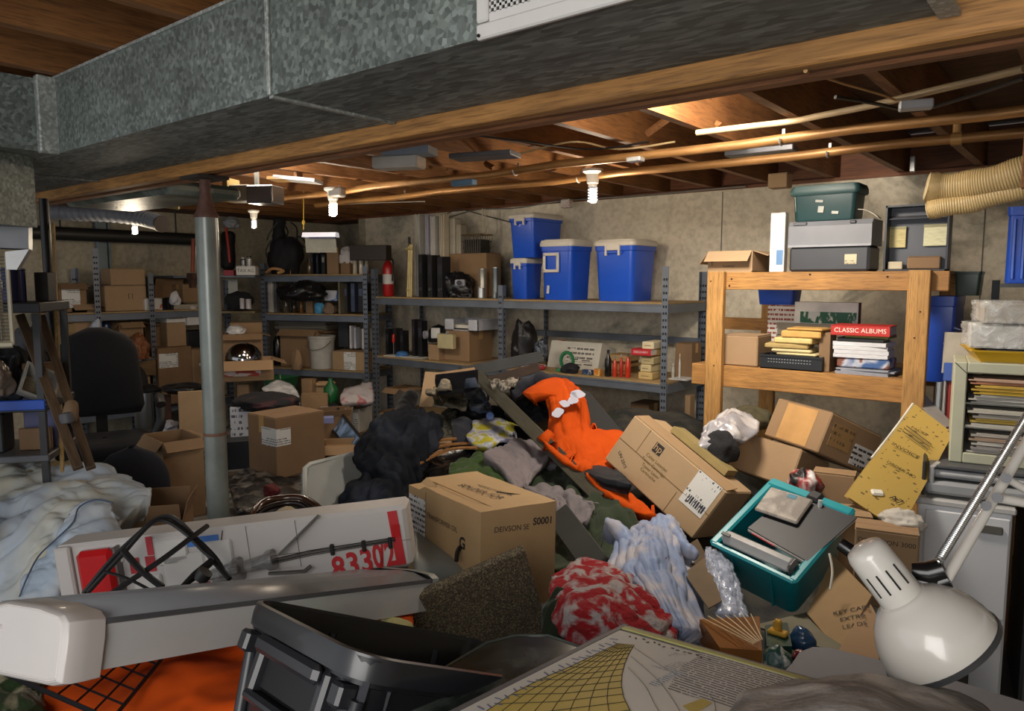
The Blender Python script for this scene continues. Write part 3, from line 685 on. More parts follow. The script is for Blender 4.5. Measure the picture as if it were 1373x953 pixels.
def binder(label, pl, cover='#1f2024', lab='#cfcdc6', cat='binder', group=None, ring=True):
    t = book(label, pl, cover, cat=cat, group=group, name='ring_binder', flat=False, title='x', tcol=lab)
    loc, w, D, h, r = pl
    if ring: mb = MB(); mb.tube([(w*.22*math.cos(a), -D/2-.001, h*.2+w*.22*math.sin(a)) for a in [2*PI*i/12 for i in range(12)]], .002, 5, closed=True); mb.build('finger_ring', mat('#8b8b8b', .3, .9), t)
    return t
def stack(label, pl, hexc='#cfcabd', cat='papers', group=None, name='paper_stack', n=5, jit=.012, rot=None, seed=1):
    loc, w, D, h, r = pl; rnd = random.Random(seed)
    mb = MB()
    for i in range(n):
        mb.box((rnd.uniform(-jit, jit), rnd.uniform(-jit, jit), h*(i+.5)/n), (w, D, h/n*.96), rot=(0, 0, rnd.uniform(-.07, .07)*(jit > 0)))
    return tag(mb.build(name, mat(hexc, .8, var=.14, scale=30, stretch=(1, 1, 10)), loc=loc, rot=(0, 0, rot if rot is not None else r)), label, cat, group)
def plate(label, pl, m, cat, name, b=.003, lean=0, group=None, rot=None):
    """one flat board / panel / slab"""
    loc, w, D, h, r = pl
    mb = MB(); mb.box((0, 0, h/2), (w, D, h), b=b)
    return tag(mb.build(name, m, loc=loc, rot=(lean, 0, rot if rot is not None else r)), label, cat, group)
def bag(label, ctr, m, cat='bag', name='plastic_bag', group=None, amp=.02, freq=11, seed=0, squash=(1, 1, 1), rad=.12, rot=0, n=26, neck=0, loc=None, flatb=True):
    """soft crumpled lump standing on something; ctr is its base centre"""
    rows = []
    for i in range(n+1):
        ph = PI*i/n; row = []
        for j in range(n*2):
            th = 2*PI*j/(n*2)
            q = Vector((math.sin(ph)*math.cos(th), math.sin(ph)*math.sin(th), -math.cos(ph)))
            k = 1+amp/rad*fold(q*rad, freq, seed)+.25*noise.noise(q*1.4+Vector((seed*2.3, 1, seed)))
            if neck and q.z > .45: k *= 1-neck*(q.z-.45)
            p = Vector((q.x*squash[0], q.y*squash[1], q.z*squash[2]))*rad*k
            if flatb: p.z = max(p.z, -rad*squash[2]*.7)
            row.append((p.x, p.y, p.z+rad*squash[2]*.7))
        rows.append(row)
    mb = MB(); mb.grid(rows, wrap=True)
    return tag(mb.build(name, m, loc=ctr, rot=(0, 0, rot), smooth=9), label, cat, group)
def bagpx(label, px0, px1, pyt, d, m, z=None, pyb=None, Y=None, **k):
    if Y: d = dep(onY((px0+px1)/2, 420, Y))
    c = P((px0+px1)/2, pyt, d); w = (px1-px0)*d/FPX
    zb = z if z is not None else P((px0+px1)/2, pyb, d).z
    h = c.z-zb; R = w/2
    return bag(label, (c.x, c.y, zb), m, rad=R, squash=(1, .8, max(.25, h/(1.7*R))), **k)
def perforated(mb, p0, h, face, w, step=.045, r=.0055):
    """rows of dark holes on an upright face"""
    k = int((h-.05)/step)
    for i in range(k):
        z = .03+i*step
        for s in ((-.22, .22) if w > .03 else (0,)):
            mb.box((p0[0]+(s*w if face == 'y' else 0), p0[1]+(s*w if face == 'x' else 0), z), (2*r, .0015, 3*r) if face == 'y' else (.0015, 2*r, 3*r))
STEEL = mat('#6d7480', .45, .35, var=.12, scale=9, dirt=.25, name='grey_shelf_steel'); HOLE = mat('#15171b', .9, name='punched_hole'); SHINE = galv('#8b9298', scale=40)
BOARD = mat('#9a8058', .8, var=.2, scale=12, name='particle_board')
def shelf_unit(label, p0, p1, depth, xs, levels, ztop, group=None, deck=BOARD, backtop=None, tops=None, steel=STEEL, skipback=(), fw=.045):
    """p0->p1 front line on the floor; xs: upright positions 0..1 along it; levels: deck top heights"""
    p0, p1 = Vector((*p0, 0)), Vector((*p1, 0)); v = p1-p0; Lg = v.length; a = math.atan2(v.y, v.x)
    t = thing('metal_shelf_unit', label, 'shelf unit', p0, a, group)
    for i, u in enumerate(xs):
        x = u*Lg; sg = -1 if u > .9 else 1
        for y, bk in ((0, 0), (depth, 1)):
            if bk and i in skipback: continue
            zt = (tops[i] if tops else ztop) if not bk else (backtop or ztop)
            sy = 1 if not bk else -1
            mb = MB(); mb.box((x+sg*.0, y-sy*.001, zt/2), (fw, .003, zt)); mb.box((x+sg*(fw/2), y+sy*.02, zt/2), (.003, .04, zt))
            mb.m = 1; perforated(mb, (x, y-.0028 if not bk else y-.0018, 0), zt, 'y', fw*.9); perforated(mb, (x+sg*(fw/2)-.002, y+sy*.02, 0), zt, 'x', .02); perforated(mb, (x+sg*(fw/2)+.002, y+sy*.02, 0), zt, 'x', .02)
            mb.build('upright', [steel, HOLE], t)
    for z in levels:
        for y in (0, depth):
            mb = MB(); mb.box((Lg/2, y+(.008 if y == 0 else -.008), z-.042), (Lg-.01, .012, .058), b=.003); mb.box((Lg/2, y+(.005 if y == 0 else -.005), z-.02), (Lg-.01, .016, .006)); mb.build('beam', steel, t)
        for x in (.004, Lg-.004):
            mb = MB(); mb.box((x, depth/2, z-.042), (.012, depth-.04, .058)); mb.build('end_rail', steel, t)
        mb = MB(); mb.box((Lg/2, depth/2, z-.006), (Lg-.02, depth-.02, .0118)); mb.build('deck_board', deck, t)
    return t
# ------------------------------------------------------------------ metal shelving along the back wall
YF = 4.45; YR = 5.05; ZT = 1.452; ZM = .914
main = shelf_unit('long grey perforated steel shelf unit along the back wall carrying the blue totes', (-5.25, YF), (-2.28, YF), YR-YF, (.008, .515, .993), (ZT, ZM, .38), 1.684, backtop=1.66, tops=[1.70, 1.56, 1.69])
mb = MB(); a = onY(740, 447, YR-.02); mb.box((1.4+1.54-.75, YR-YF-.015, a.z), (1.50, .02, .05)); mb.build('back_brace', STEEL, main)
pA, pB = (-6.38, 4.05), (-5.29, 4.43)
bay = shelf_unit('grey perforated steel shelf bay set at an angle at the end of the back wall', pA, pB, .45, (.01, .985), (1.655, 1.285, .76, .3), 1.72, tops=[1.76, 1.73])
# shelving on the left end wall
XF = -6.5
endu = shelf_unit('dim grey steel shelf unit along the left end wall full of small boxes', (XF, 2.25), (XF, 3.78), .45, (.23, .52, .99), (1.335, .93, .5), 1.70, tops=[1.86, 1.66, 1.6])
endu.rotation_euler = (0, 0, PI/2)
# (local y now points to -X: towards the wall)
mb = MB(); mb.box((1.25, .225, 1.63), (.5, .44, .02)); mb.build('top_deck', STEEL, endu)

# ------------------------------------------------------------------ the timber shelf at right
YW = 3.65; ZW = 1.640; ZW2 = 1.155
PINE = wood('#b3864a', 'Z', var=.22, name='pine_post'); PINX = wood('#a97a40', 'X', var=.25, name='pine_rail')
xl = onY(957, 450, YW).x; xr = onY(1228, 450, YW).x; xe = onY(1273, 376, YW+.04).x; xs0 = onY(946, 376, YW).x; xs1 = onY(927, 510, YW+.04).x
ws = thing('timber_shelf', 'two-tier shelf knocked together from pale two-by-four lumber', 'shelf', ((xl+xr)/2, YW, 0)); ox = -(xl+xr)/2
for x in (xl, xr):
    for y, z1 in ((YW+.019, ZW+.004), (YW+.80, ZW)):
        mb = MB(); mb.box((x+ox, y-YW, z1/2), (.089, .038, z1), b=.003); mb.build('post', PINE, ws)
for z, x0, x1, hh in ((ZW, xs0+.02, xe, .088), (ZW2, xs1, xe-.12, .11)):
    for y in (YW+.058, YW+.76):
        mb = MB(); mb.box(((x0+x1)/2+ox, y-YW, z-hh/2), (x1-x0, .038, hh), b=.003); mb.build('rail', PINX, ws)
    mb = MB(); mb.box(((x0+x1)/2+ox, .41, z-.006), (x1-x0-.01, .66, .012)); mb.build('deck', wood('#8f6a3a', 'X'), ws)
mb = MB(); q = onY(1000, 435, YW+.55); mb.box((q.x+ox-.03, .62, q.z), (.42, .03, .07)); mb.build('back_board', PINX, ws)
for px, py in ((978, 383), (981, 374), (1086, 368), (1190, 371)):
    mb = MB(); q = onY(px, py, YW+.038); mb.cyl((q.x+ox, .0385, q.z), (q.x+ox, .0365, q.z), .005, n=10); mb.build('nail_hole', mat('#2a1a0c', .9), ws)
for px, py in ((1234, 418), (1226, 453), (953, 377), (957, 490)):
    mb = MB(); q = onY(px, py, YW); mb.cyl((q.x+ox, .0005, q.z), (q.x+ox, -.0012, q.z), .004, n=10); mb.build('knot', mat('#3a220f', .9), ws)

# on top of the timber shelf
def W(px0, px1, pyt, z=ZW, y=YW+.06, **k): return place(px0, px1, pyt, Y=y, z=z, **k)
carton('open cardboard box with torn flaps on the left end of the timber shelf top', W(949, 1034, 337, dp=.26), 2, 'open', txt=[('Pictorial', .52, .64, .26, 'f'), ('/comic/', .48, .3, .2, 'f'), ('T', .1, .4, .3, 'f')])
pl = W(1033, 1058, 286, dp=.05); t = carton('tall narrow white carton beside the grey file crate', pl, 0, 'closed', tape=False, name='white_carton')
for c in t.children: c.data.materials[0] = WHITE
loc, w, D, h, r = pl; mb = MB(); mb.box((w*.2, -D/2-.001, h*.25), (w*.45, .001, h*.25)); mb.build('blue_picture', mat('#5a7fa8', .5), t)
# grey file crate with lid
pl = W(1057, 1184, 296, dp=.20); loc, w, D, h, r = pl
fc = thing('file_crate', 'grey plastic file crate with a dark lower half under the green tote', 'crate', loc)
mb = MB(); mb.box((0, 0, h*.25), (w*.97, D*.96, h*.5), b=.012); mb.build('base_tub', mat('#3b3c40', .35, var=.08), fc)
mb = MB(); mb.prism([(-D/2, h*.5), (D/2, h*.5), (D/2, h), (-D/2+.02, h), (-D/2, h*.9)], -w/2, w/2, M=Matrix(((0, 0, 1, 0), (1, 0, 0, 0), (0, 1, 0, 0), (0, 0, 0, 1)))); mb.build('lid', mat('#717277', .4, var=.08), fc)
mb = MB(); mb.box((0, -D/2-.001, h*.51), (w, .004, .010)); mb.build('lid_lip', mat('#8a8b90', .4), fc)
mb = MB(); mb.box((-w*.36, -D/2+.012, h*.95), (w*.17, .03, h*.06), b=.003); mb.build('latch', mat('#4f5055', .4), fc); mb = MB(); mb.box((w*.28, -D/2+.012, h*.95), (w*.07, .03, h*.06), b=.003); mb.build('latch', mat('#2a2a2d', .4), fc)
mb = MB(); mb.box((0, 0, 0), (w*.14, .001, h*.19)); mb.build('sticker', printed('#b6ac8e', '#5a5344', axes=(0, 2), rows=90, freq=200), fc, loc=(w*.27, -D/2*.96-.002, h*.24))
zc = loc.z+h
t = tote('dark green lidded tote standing on the grey file crate', W(1059, 1166, 248, z=zc+.001, dp=.19), '#1f3b3b', '#21403f', handle=None, taper=.88, lidh=.20)
loc, w, D, h, r = W(1059, 1166, 248, z=zc, dp=.19)
for px, py, a, b_ in ((1099, 270, .035, .012), (1101, 281, .026, .03), (1120, 285, .03, .013)):
    q = onY(px, py, YW+.06+.01); mb = MB(); mb.box((q.x-loc.x, q.y-loc.y-.006, q.z-loc.z), (a, .002, b_), rot=(.05, .1, 0)); mb.build('torn_sticker', mat('#a9aaa2', .7), t)
# curled paper beside the green tote
mb = MB(); q = onY(1166, 292, YW+.1); pts = [(q.x-.045+.09*u, q.y, q.z+.05-.045*(u*u)) for u in [i/8 for i in range(9)]]
rows = [[(p[0], p[1]+dy, p[2]) for p in pts] for dy in (-.03, .03)]; mb.grid(rows); o = mb.build('paper_sheet', mat('#cfcabb', .7), origin='base', smooth=9); tag(o, 'curled cream paper sheet lying on the file crate beside the green tote', 'paper')
md = o.modifiers.new('t', 'SOLIDIFY'); md.thickness = .002
o.location.z = zc+.001
# open black tray standing on edge, notepads inside
pl = W(1187, 1279, 274, dp=.085); loc, w, D, h, r = pl
tr = thing('open_tray', 'shallow black metal tray standing on its side with notepads inside', 'tray', loc)
TK = mat('#303237', .4, .3, var=.1)
mb = MB(); mb.box((0, D/2-.003, h/2), (w, .006, h)); mb.build('back_panel', mat('#4a4c52', .45, .3, var=.12), tr)
mb = MB()
for c, d in (((0, 0, .004), (w, D, .008)), ((0, 0, h-.004), (w, D, .008)), ((-w/2+.004, 0, h/2), (.008, D, h)), ((w/2-.004, 0, h/2), (.008, D, h))): mb.box(c, d)
mb.build('rim', TK, tr)
mb = MB(); mb.box((0, .0, h*.82), (w*.9, .05, .003), rot=(.3, 0, 0)); mb.build('inner_shelf', mat('#6b6d73', .4, .4), tr)
def notep(px, py, w_, h_, hexc, lab, y=.02, rot=0):
    q = onY(px, py, YW+.06+D-.012); t = thing('notepad', lab, 'notepad', (q.x, q.y-y*.3, q.z-h_/2))
    mb = MB(); mb.box((0, 0, h_/2), (w_, .008, h_), b=.001); mb.build('sheets', mat(hexc, .8, scale=30, stretch=(1, 1, 8), var=.2), t); mb = MB(); mb.box((0, -.001, h_-.006), (w_+.002, .0105, .012)); mb.build('binding', mat('#8f8a6a', .7), t)
notep(1203, 318, .075, .095, '#bcae7c', 'narrow yellow lined notepad inside the black tray'); notep(1256, 315, .10, .095, '#c7c3a0', 'square cream notepad at the far side of the black tray')
cable_m = mat('#6a5548', .7)
carton('small torn brown carton lying in the bottom of the black tray', (Vector((loc.x+.03, loc.y+.005, loc.z+.009)), .13, .06, .055, .15), 3, 'closed', tape=False)
plate('small beige card block in the bottom corner of the black tray', (Vector((loc.x-.085, loc.y, loc.z+.009)), .06, .03, .035, .1), mat('#b5a88e', .7), 'card', 'card_block')

# middle tier of the timber shelf
def W2(px0, px1, pyt, z=ZW2, y=YW+.08, **k): return place(px0, px1, pyt, Y=y, z=z, **k)
carton('plain tan cardboard box at the left end of the middle tier of the timber shelf', W2(966, 1035, 449, dp=.20), 0, 'closed', tape=False)
# black vented crate
pl = W2(1019, 1113, 476, y=YW+.065, dp=.13); loc, w, D, h, r = pl
vc = thing('vented_crate', 'low black vented plastic crate under the pile of manila envelopes', 'crate', loc); K = mat('#1d2024', .4, var=.1)
mb = MB(); mb.box((0, 0, .003), (w, D, .006))
for sx in (-1, 1): mb.box((sx*(w/2-.003), 0, h/2), (.006, D, h))
for sy in (-1, 1): mb.box((0, sy*(D/2-.003), h/2), (w-.012, .006, h))
mb.build('tub', K, vc)
mb = MB()
for i in range(16):
    for k in (0, 1): mb.box((-w*.36+i*w*.045, -D/2-.0006, h*(.5+.2*k)), (w*.022, .001, .004))
mb.build('vent_slots', mat('#85888c', .7), vc); mb = MB(); mb.box((0, -D/2-.002, h-.005), (w+.006, .006, .01)); mb.box((0, D/2+.002, h-.005), (w+.006, .006, .01)); mb.build('rim', K, vc)
zc = ZW2+h*.9
# manila envelopes in a leaning pile
env = [(1038, 1102, 471, '#c9b98a', .008, 'white-edged padded envelope, lowest of the pile on the black vented crate'), (1030, 1092, 468, '#c8b88c', .010, 'cream envelope second from the bottom of the pile on the black crate'),
       (1021, 1087, 452, '#a48c58', .016, 'creased dark manila envelope sticking out left from the pile'), (1035, 1096, 443, '#cdb678', .018, 'plump yellow envelope below the top two of the pile'),
       (1044, 1106, 432, '#c79c56', .022, 'boxy orange-tan mailer near the top of the envelope pile'), (1052, 1110, 428, '#b88f4c', .008, 'flat brown envelope topmost of the envelope pile')]
z = ZW2+h+.001
for i, (a, b_, pt, c, th, lb) in enumerate(env):
    q0, q1 = onY(a, pt, YW+.06), onY(b_, pt, YW+.1); zz = onY((a+b_)/2, pt, YW+.1).z
    hh = th*1.55
    t = thing('envelope', lb, 'envelope', ((q0.x+q1.x)/2, YW+.14, z), (.0, 0, (-.06, .05, .10, -.05, .03, -.04)[i]), 'manila envelopes in a pile')
    mb = MB(); mb.box((0, 0, hh/2), (q1.x-q0.x-.02, .15, hh), b=min(.006, hh*.4)); mb.build('pouch', mat(c, .75, var=.1, scale=20), t)
    mb = MB(); mb.box((0, .03, hh+.0005), (q1.x-q0.x-.03, .05, .001)); mb.build('flap', mat(c, .7, var=.12), t); z += hh+.002
# boxes behind
pl = W2(1029, 1069, 409, z=ZW2+.08, y=YW+.36, dp=.03); plate('white folded leaflet with red print standing behind the envelopes', pl, printed('#cfccc4', '#8a3a34', axes=(0, 2), rows=40, dens=.55, block=.35), 'leaflet', 'leaflet')
pl = W2(1065, 1155, 405, z=ZW2+.12, y=YW+.36, dp=.05); loc, w, D, h, r = pl
t = thing('game_box', 'flat white and green box standing on edge behind the envelopes', 'box', loc); mb = MB(); mb.box((0, 0, h/2), (w, D, h), b=.002); mb.build('body', mat('#e2dfd8', .6), t)
mb = MB(); mb.box((.012, -D/2-.001, h*.62), (w*.88, .002, h*.28)); mb.build('green_band', mix2('#1f5c40', '#cfd0c8', 30, .52, .58, rough=.5, bump=0, stretch=(1, 1, .6)), t); mb = MB(); mb.box((0, -D/2-.001, h*.40), (w*.94, .002, h*.1)); mb.build('green_stripe', mat('#3d8a55', .5), t)
mb = MB(); mb.box((w/2+.0005, 0, h/2), (.001, D, h)); mb.build('maroon_end', mat('#5a2a2c', .6), t)
stack('pile of loose magazines the white and green box stands on', W2(1040, 1150, 433, y=YW+.34, dp=.22), '#6f665a', n=7)
tote('small blue bin hanging at the back under the top of the timber shelf', (onY(1045, 408, YW+.45)-Vector((0, 0, .0)), .22, .16, .12, 0), '#1d4db4', None, handle=None, cat='bin', name='small_bin')
# right side piles
stack('glossy magazines and leaflets lying on the deck below the white paper stack', W2(1122, 1206, 494, y=YW+.08, dp=.18), '#8d8f98', n=4, seed=4)
t = carton('white printed carton with blue pictures under the white paper stack', W2(1121, 1203, 480, z=ZW2+.03, y=YW+.1, dp=.16), 0, 'closed', tape=False, name='printed_carton')
for c in t.children: c.data.materials[0] = mix2('#b9bcc6', '#3c5a8c', 9, .48, .6, rough=.5, bump=0, c3='#7a4a3a')
zz = ZW2+.03+W2(1121, 1203, 480, z=ZW2+.03, y=YW+.1, dp=.16)[3]+.003
pl = W2(1098, 1122, 446, z=ZW2, y=YW+.1, dp=.16); carton('dark brown carton standing on end left of the white paper stack', pl, 3, 'closed', tape=False)
pl = W2(1116, 1200, 458, z=zz, y=YW+.09, dp=.16); stack('thick stack of white bound paper under the black and red books', pl, '#c9c9cc', n=4, jit=.003, seed=5)
zz += pl[3]+.002
book('thin black book lying on the white paper stack', (Vector((pl[0].x, pl[0].y, zz)), pl[1]*.85, .15, .016, .02), '#18181b', group=None); zz += .018
book('thin green-edged book between the black book and the red book', (Vector((pl[0].x+.03, pl[0].y, zz)), pl[1]*.8, .15, .009, -.03), '#7d8a3a'); zz += .011
book('thick red hardback book on top of the pile at right of the timber shelf', (Vector((pl[0].x, pl[0].y-.01, zz)), pl[1]*1.08, .17, .048, .03), '#b3261f', title='CLASSIC ALBUMS', tcol='#e9dcd0')
# ------------------------------------------------------------------ top of the long steel shelf unit
def T(px0, px1, pyt, y=YF+.06, z=ZT, **k): return place(px0, px1, pyt, Y=y, z=z, **k)
# fire extinguisher
loc, w, D, h, r = T(512, 528, 338, y=YF+.12); h = onY(520, 338, YF+.15).z-ZT; R = .05
fe = thing('fire_extinguisher', 'red fire extinguisher with a white band at the left end of the long shelf top', 'fire extinguisher', loc)
mb = MB(); mb.lathe([(R*.9, 0), (R, .01), (R, h*.62), (R*.85, h*.72), (R*.4, h*.8), (R*.3, h*.84)], n=24, cap=True); mb.build('cylinder', mat('#a81f1f', .3, var=.05), fe, smooth=.7)
mb = MB(); mb.lathe([(R+.001, h*.28), (R+.001, h*.5)], n=24); mb.build('paper_band', mat('#cbc8c2', .6), fe, smooth=.9)
mb = MB(); mb.lathe([(R*.32, h*.83), (R*.4, h*.86), (R*.4, h*.94), (R*.3, h*.96)], n=16, cap=True); mb.box((R*.5, 0, h*.97), (R*1.3, .018, .012), rot=(0, -.3, 0)); mb.box((R*.5, 0, h*.9), (R*1.3, .018, .01), rot=(0, .1, 0)); mb.build('valve_handle', mat('#c9c6c0', .35, .5), fe)
mb = MB(); mb.tube(crline([(R*.3, 0, h*.88), (R*1.4, 0, h*.8), (R*1.25, 0, h*.5), (R*1.1, 0, h*.35)], 14), .007, 8); mb.build('hose', BLK, fe, smooth=.9)
# gold tube
h = onY(548, 322, YF+.12).z-ZT; q = onY(547, 398, YF+.1)
gt = thing('folding_stand', 'slim cream and gold folded stand with a black tip standing on the long shelf', 'stand', (q.x, YF+.12, ZT)); GO = mat('#b9a672', .4, .3, var=.2)
mb = MB()
for dx in (-.024, 0, .024): mb.tube([(dx, 0, 0), (dx*.8, .02, h*.93)], .012, 8)
mb.build('rods', GO, gt, smooth=.8); mb = MB(); mb.cyl((-.015, .02, h*.9), (-.015, .02, h*1.06), .012, n=10); mb.build('black_tip', BLK, gt); mb = MB(); mb.box((0, .004, h*.85), (.085, .03, .02), b=.003); mb.box((0, .004, h*.12), (.085, .03, .015), b=.003); mb.build('clasp', mat('#c8b67e', .4, .3), gt)
# tall bundles of white card
for i, (a, b_, pt, c, lb, y) in enumerate(((556, 570, 287, '#c9c6be', 'tall cream foam board standing behind the black ring binders, leftmost', .30), (570, 578, 288, '#b7b7c4', 'narrow bluish-white folder of tall sheets between the cream boards', .27), (577, 588, 289, '#d0cdc6', 'tall white card sheaf standing in the middle of the board bundle', .25), (589, 599, 287, '#c6bca4', 'tall tan-edged sheaf of boards next to the clear plastic box', .24))):
    loc, w, D, h, r = T(a, b_+3, pt, y=YF+y, dp=.16)
    t = thing('board_bundle', lb, 'boards', loc, .02*(i-1)); n = 5
    for k in range(n):
        mb = MB(); mb.box(((k-2)*w/5.2, (k % 2)*.01, h/2*(1-.015*(k % 3))), (w/5.6, D, h*(1-.015*(k % 3))), b=.001); mb.build('board', mat(c, .75, var=.05+.03*k), t)
for i, (a, b_, pt, c) in enumerate(((561, 574, 341, '#17181b'), (573, 587, 342, '#1d1c1f'), (586, 601, 344, '#191a1f'))):
    binder(('black ring binder at the left of the row in front of the tall boards', 'black ring binder in the middle of the row in front of the tall boards', 'black ring binder nearest the crushed plastic-wrapped gadget')[i], T(a, b_+3, pt, y=YF+.05, dp=.15), c, lab='#2b2b30', group='ring binders on the long shelf')
# clear plastic box and wire basket behind
loc, w, D, h, r = T(600, 626, 292, y=YF+.32, dp=.1); cbx = thing('clear_box', 'tall cloudy plastic sleeve standing behind the brown box on the long shelf', 'plastic box', loc)
mb = MB(); mb.box((-w*.2, 0, h/2), (w*.55, D, h), b=.01); mb.build('sleeve', mat('#b9b1a0', .3, alpha=.75), cbx); mb = MB(); mb.box((w*.27, .01, h*.46), (w*.4, D*.9, h*.92), b=.01); mb.build('inner_card', mat('#a89f8c', .5), cbx)
loc, w, D, h, r = T(619, 660, 316, y=YF+.34, dp=.16); h0 = onY(640, 340, YF+.3).z-ZT
loc.z += h0; h = onY(640, 314, YF+.34).z-loc.z
wb = thing('wire_basket', 'small rusty wire basket with a tall strap handle on top of the brown box', 'basket', loc)
mb = MB()
for k in range(9):
    x = -w/2+w*k/8
    for y in (-D/2, D/2): mb.tube([(x*.9, y*.9, 0), (x, y, h)], .0025, 4)
for k in range(4):
    z = h*k/3; s = .9+.1*k/3; mb.tube([(-w/2*s, -D/2*s, z), (w/2*s, -D/2*s, z), (w/2*s, D/2*s, z), (-w/2*s, D/2*s, z)], .0025, 4, closed=True)
mb.build('wire_body', mat('#4c443c', .4, .6), wb); mb = MB(); mb.tube([(-w/2, -D/2, h), (w/2, -D/2, h), (w/2, D/2, h), (-w/2, D/2, h)], .005, 6, closed=True); mb.build('rim', mat('#8b7350', .4, .5), wb)
mb = MB(); mb.box((0, 0, h*.4), (w*.82, D*.82, h*.7)); mb.build('dark_liner', mat('#2b2925', .8), wb)
mb = MB(); mb.tube([(w/2, 0, h), (w*.42, 0, h*2.3), (w*.30, 0, h*2.35), (w*.30, 0, h)], .008, 4); mb.build('strap', mat('#a89c86', .6), wb)
carton('wide flat-topped brown carton behind the metal cans on the long shelf', T(602, 672, 340, y=YF+.30, dp=.2), 1, 'closed', tape=False)
# plastic-wrapped gadget
bagpx('crushed heap of black plastic-wrapped camera gear in front of the brown carton', 592, 636, 366, 5.6, mix2('#151518', '#6d6f76', 22, .55, .68, rough=.3, bump=.3), Y=YF+.16, z=ZT, cat='camera gear', name='wrapped_gear', amp=.03, freq=16, seed=3)
t = thing('camera', 'small grey camera lying on the black plastic-wrapped gear', 'camera', (onY(617, 378, YF+.05).x, YF+.05, onY(617, 384, YF+.05).z), .5)
mb = MB(); mb.box((0, 0, .03), (.085, .04, .055), b=.008); mb.build('body', mat('#9a9aa2', .4), t); mb = MB(); mb.cyl((0, -.02, .03), (0, -.05, .03), .02, n=16); mb.build('lens', mat('#2a2a30', .2), t, smooth=.6)
can('dull tin can with a wide rim standing on a lower can beside the camera gear', T(637, 657, 360, y=YF+.1, z=ZT+.085), '#aaa79c', metal=.6)
can('short bright steel can under the dull tin can', T(634, 657, 384, y=YF+.1), '#c2c4c4', metal=.8)
can('tall dark steel canister beside the shelf upright left of the blue totes', T(655, 674, 358, y=YF+.12), '#6d7274', metal=.7, name='canister')
# blue totes
t1 = tote('blue lidded tote at the bottom of the two-high stack on the long shelf', T(683, 729, 346, y=YF+.14, dp=.36), group='blue totes with white lids', lidh=.09)
z2 = ZT+T(683, 729, 346, y=YF+.14, dp=.36)[3]
t2 = tote('blue lidded tote raised on another tote, highest of the blue totes', T(680, 757, 286, y=YF+.10, z=z2+.002, dp=.42), group='blue totes with white lids', lidh=.09)
t3 = tote('blue tote with a square white pull handle on its front', T(722, 797, 321, y=YF+.04, dp=.30), handle='square', group='blue totes with white lids', lidh=.09)
t4 = tote('blue lidded tote standing alone at the right end of the row on the long shelf', T(794, 884, 321, y=YF+.05, dp=.36), group='blue totes with white lids', lidh=.08)
mb = MB(); mb.box((0, 0, .03), (.022, .003, .06), rot=(0, .1, 0)); q = onY(735, 388, YF+.04+.012); mb.build('scuff_mark', mat('#c6c6c9', .7), t3, loc=(q.x-t3.location.x, -.15*.93, q.z-ZT-.03))

# ------------------------------------------------------------------ lower tier of the long steel shelf unit
def Mi(px0, px1, pyt, y=YF+.06, z=ZM, **k): return place(px0, px1, pyt, Y=y, z=z, **k)
for i, (a, b_, pt, c) in enumerate(((517, 527, 441, '#141518'), (527, 537, 440, '#1c1b1e'), (536, 545, 443, '#121316'), (552, 560, 428, '#1e1a1d'), (560, 570, 430, '#18181c'))):
    binder(('black binder at the left end of the lower tier, beside the shelf upright', 'black binder second from the left end of the lower tier', 'black binder behind the red screwdriver on the lower tier', 'tall black binder left of the headset on the lower tier', 'tall black binder right behind the headset on the lower tier')[i], Mi(a, b_+3, pt, y=YF+.12, dp=.2), c, lab='#30303a' if i != 1 else '#5a3a2a', group='black binders on the lower tier', ring=False)
t = thing('screwdriver', 'screwdriver with a red handle standing among the black binders', 'screwdriver', tuple(onY(528, 478, YF+.09)[:2])+(ZM,), 0); zz = onY(528, 448, YF+.09).z-ZM
mb = MB(); mb.cyl((0, 0, 0), (0, 0, zz*.72), .004, n=8); mb.build('shaft', mat('#a0a0a0', .3, .9), t); mb = MB(); mb.lathe([(.008, zz*.6), (.014, zz*.68), (.013, zz*.95), (.008, zz)], n=12, cap=True); mb.build('handle', mat('#c0281f', .35), t, smooth=.8)
bagpx('small crumpled blue cloth beside the red screwdriver', 531, 548, 471, 5.55, mat('#3a6ba0', .8), Y=YF+.1, z=ZM, cat='cloth', name='blue_cloth', seed=5)
stack('flat pile of white papers at the front left of the lower tier', place(515, 580, 483, Y=YF+.02, z=ZM, dp=.14), '#c8c5be', n=3)
carton('brown cardboard carton on the lower tier beneath the white paper trays', Mi(590, 660, 443, y=YF+.12, dp=.3), 1, 'closed')
pl = Mi(590, 660, 443, y=YF+.12, dp=.3); zc = ZM+pl[3]+.004
carton('low brown carton in front of the headset on the lower tier', Mi(574, 603, 462, y=YF+.05, dp=.14), 0, 'closed', tape=False)
for i, (a, b_, pt, dz) in enumerate(((606, 668, 431, 0),)):
    loc, w, D, h, r = Mi(596, 668, 428, y=YF+.12, z=zc, dp=.26)
    t = thing('paper_tray', 'white letter tray with grey insides on top of the brown carton', 'tray', loc)
    mb = MB(); mb.box((0, 0, .003), (w, D, .006)); mb.box((-w/2+.003, 0, h/2), (.006, D, h)); mb.box((w/2-.003, 0, h/2), (.006, D, h)); mb.box((0, D/2-.003, h/2), (w, .006, h)); mb.box((-w*.36, -D/2+.003, h/2), (w*.28, .006, h)); mb.box((w*.36, -D/2+.003, h/2), (w*.28, .006, h)); mb.build('tray_body', mat('#b5b6bd', .45), t)
    mb = MB(); mb.box((0, .01, h*.35), (w*.8, D*.8, h*.3)); mb.build('papers', PAPER, t)
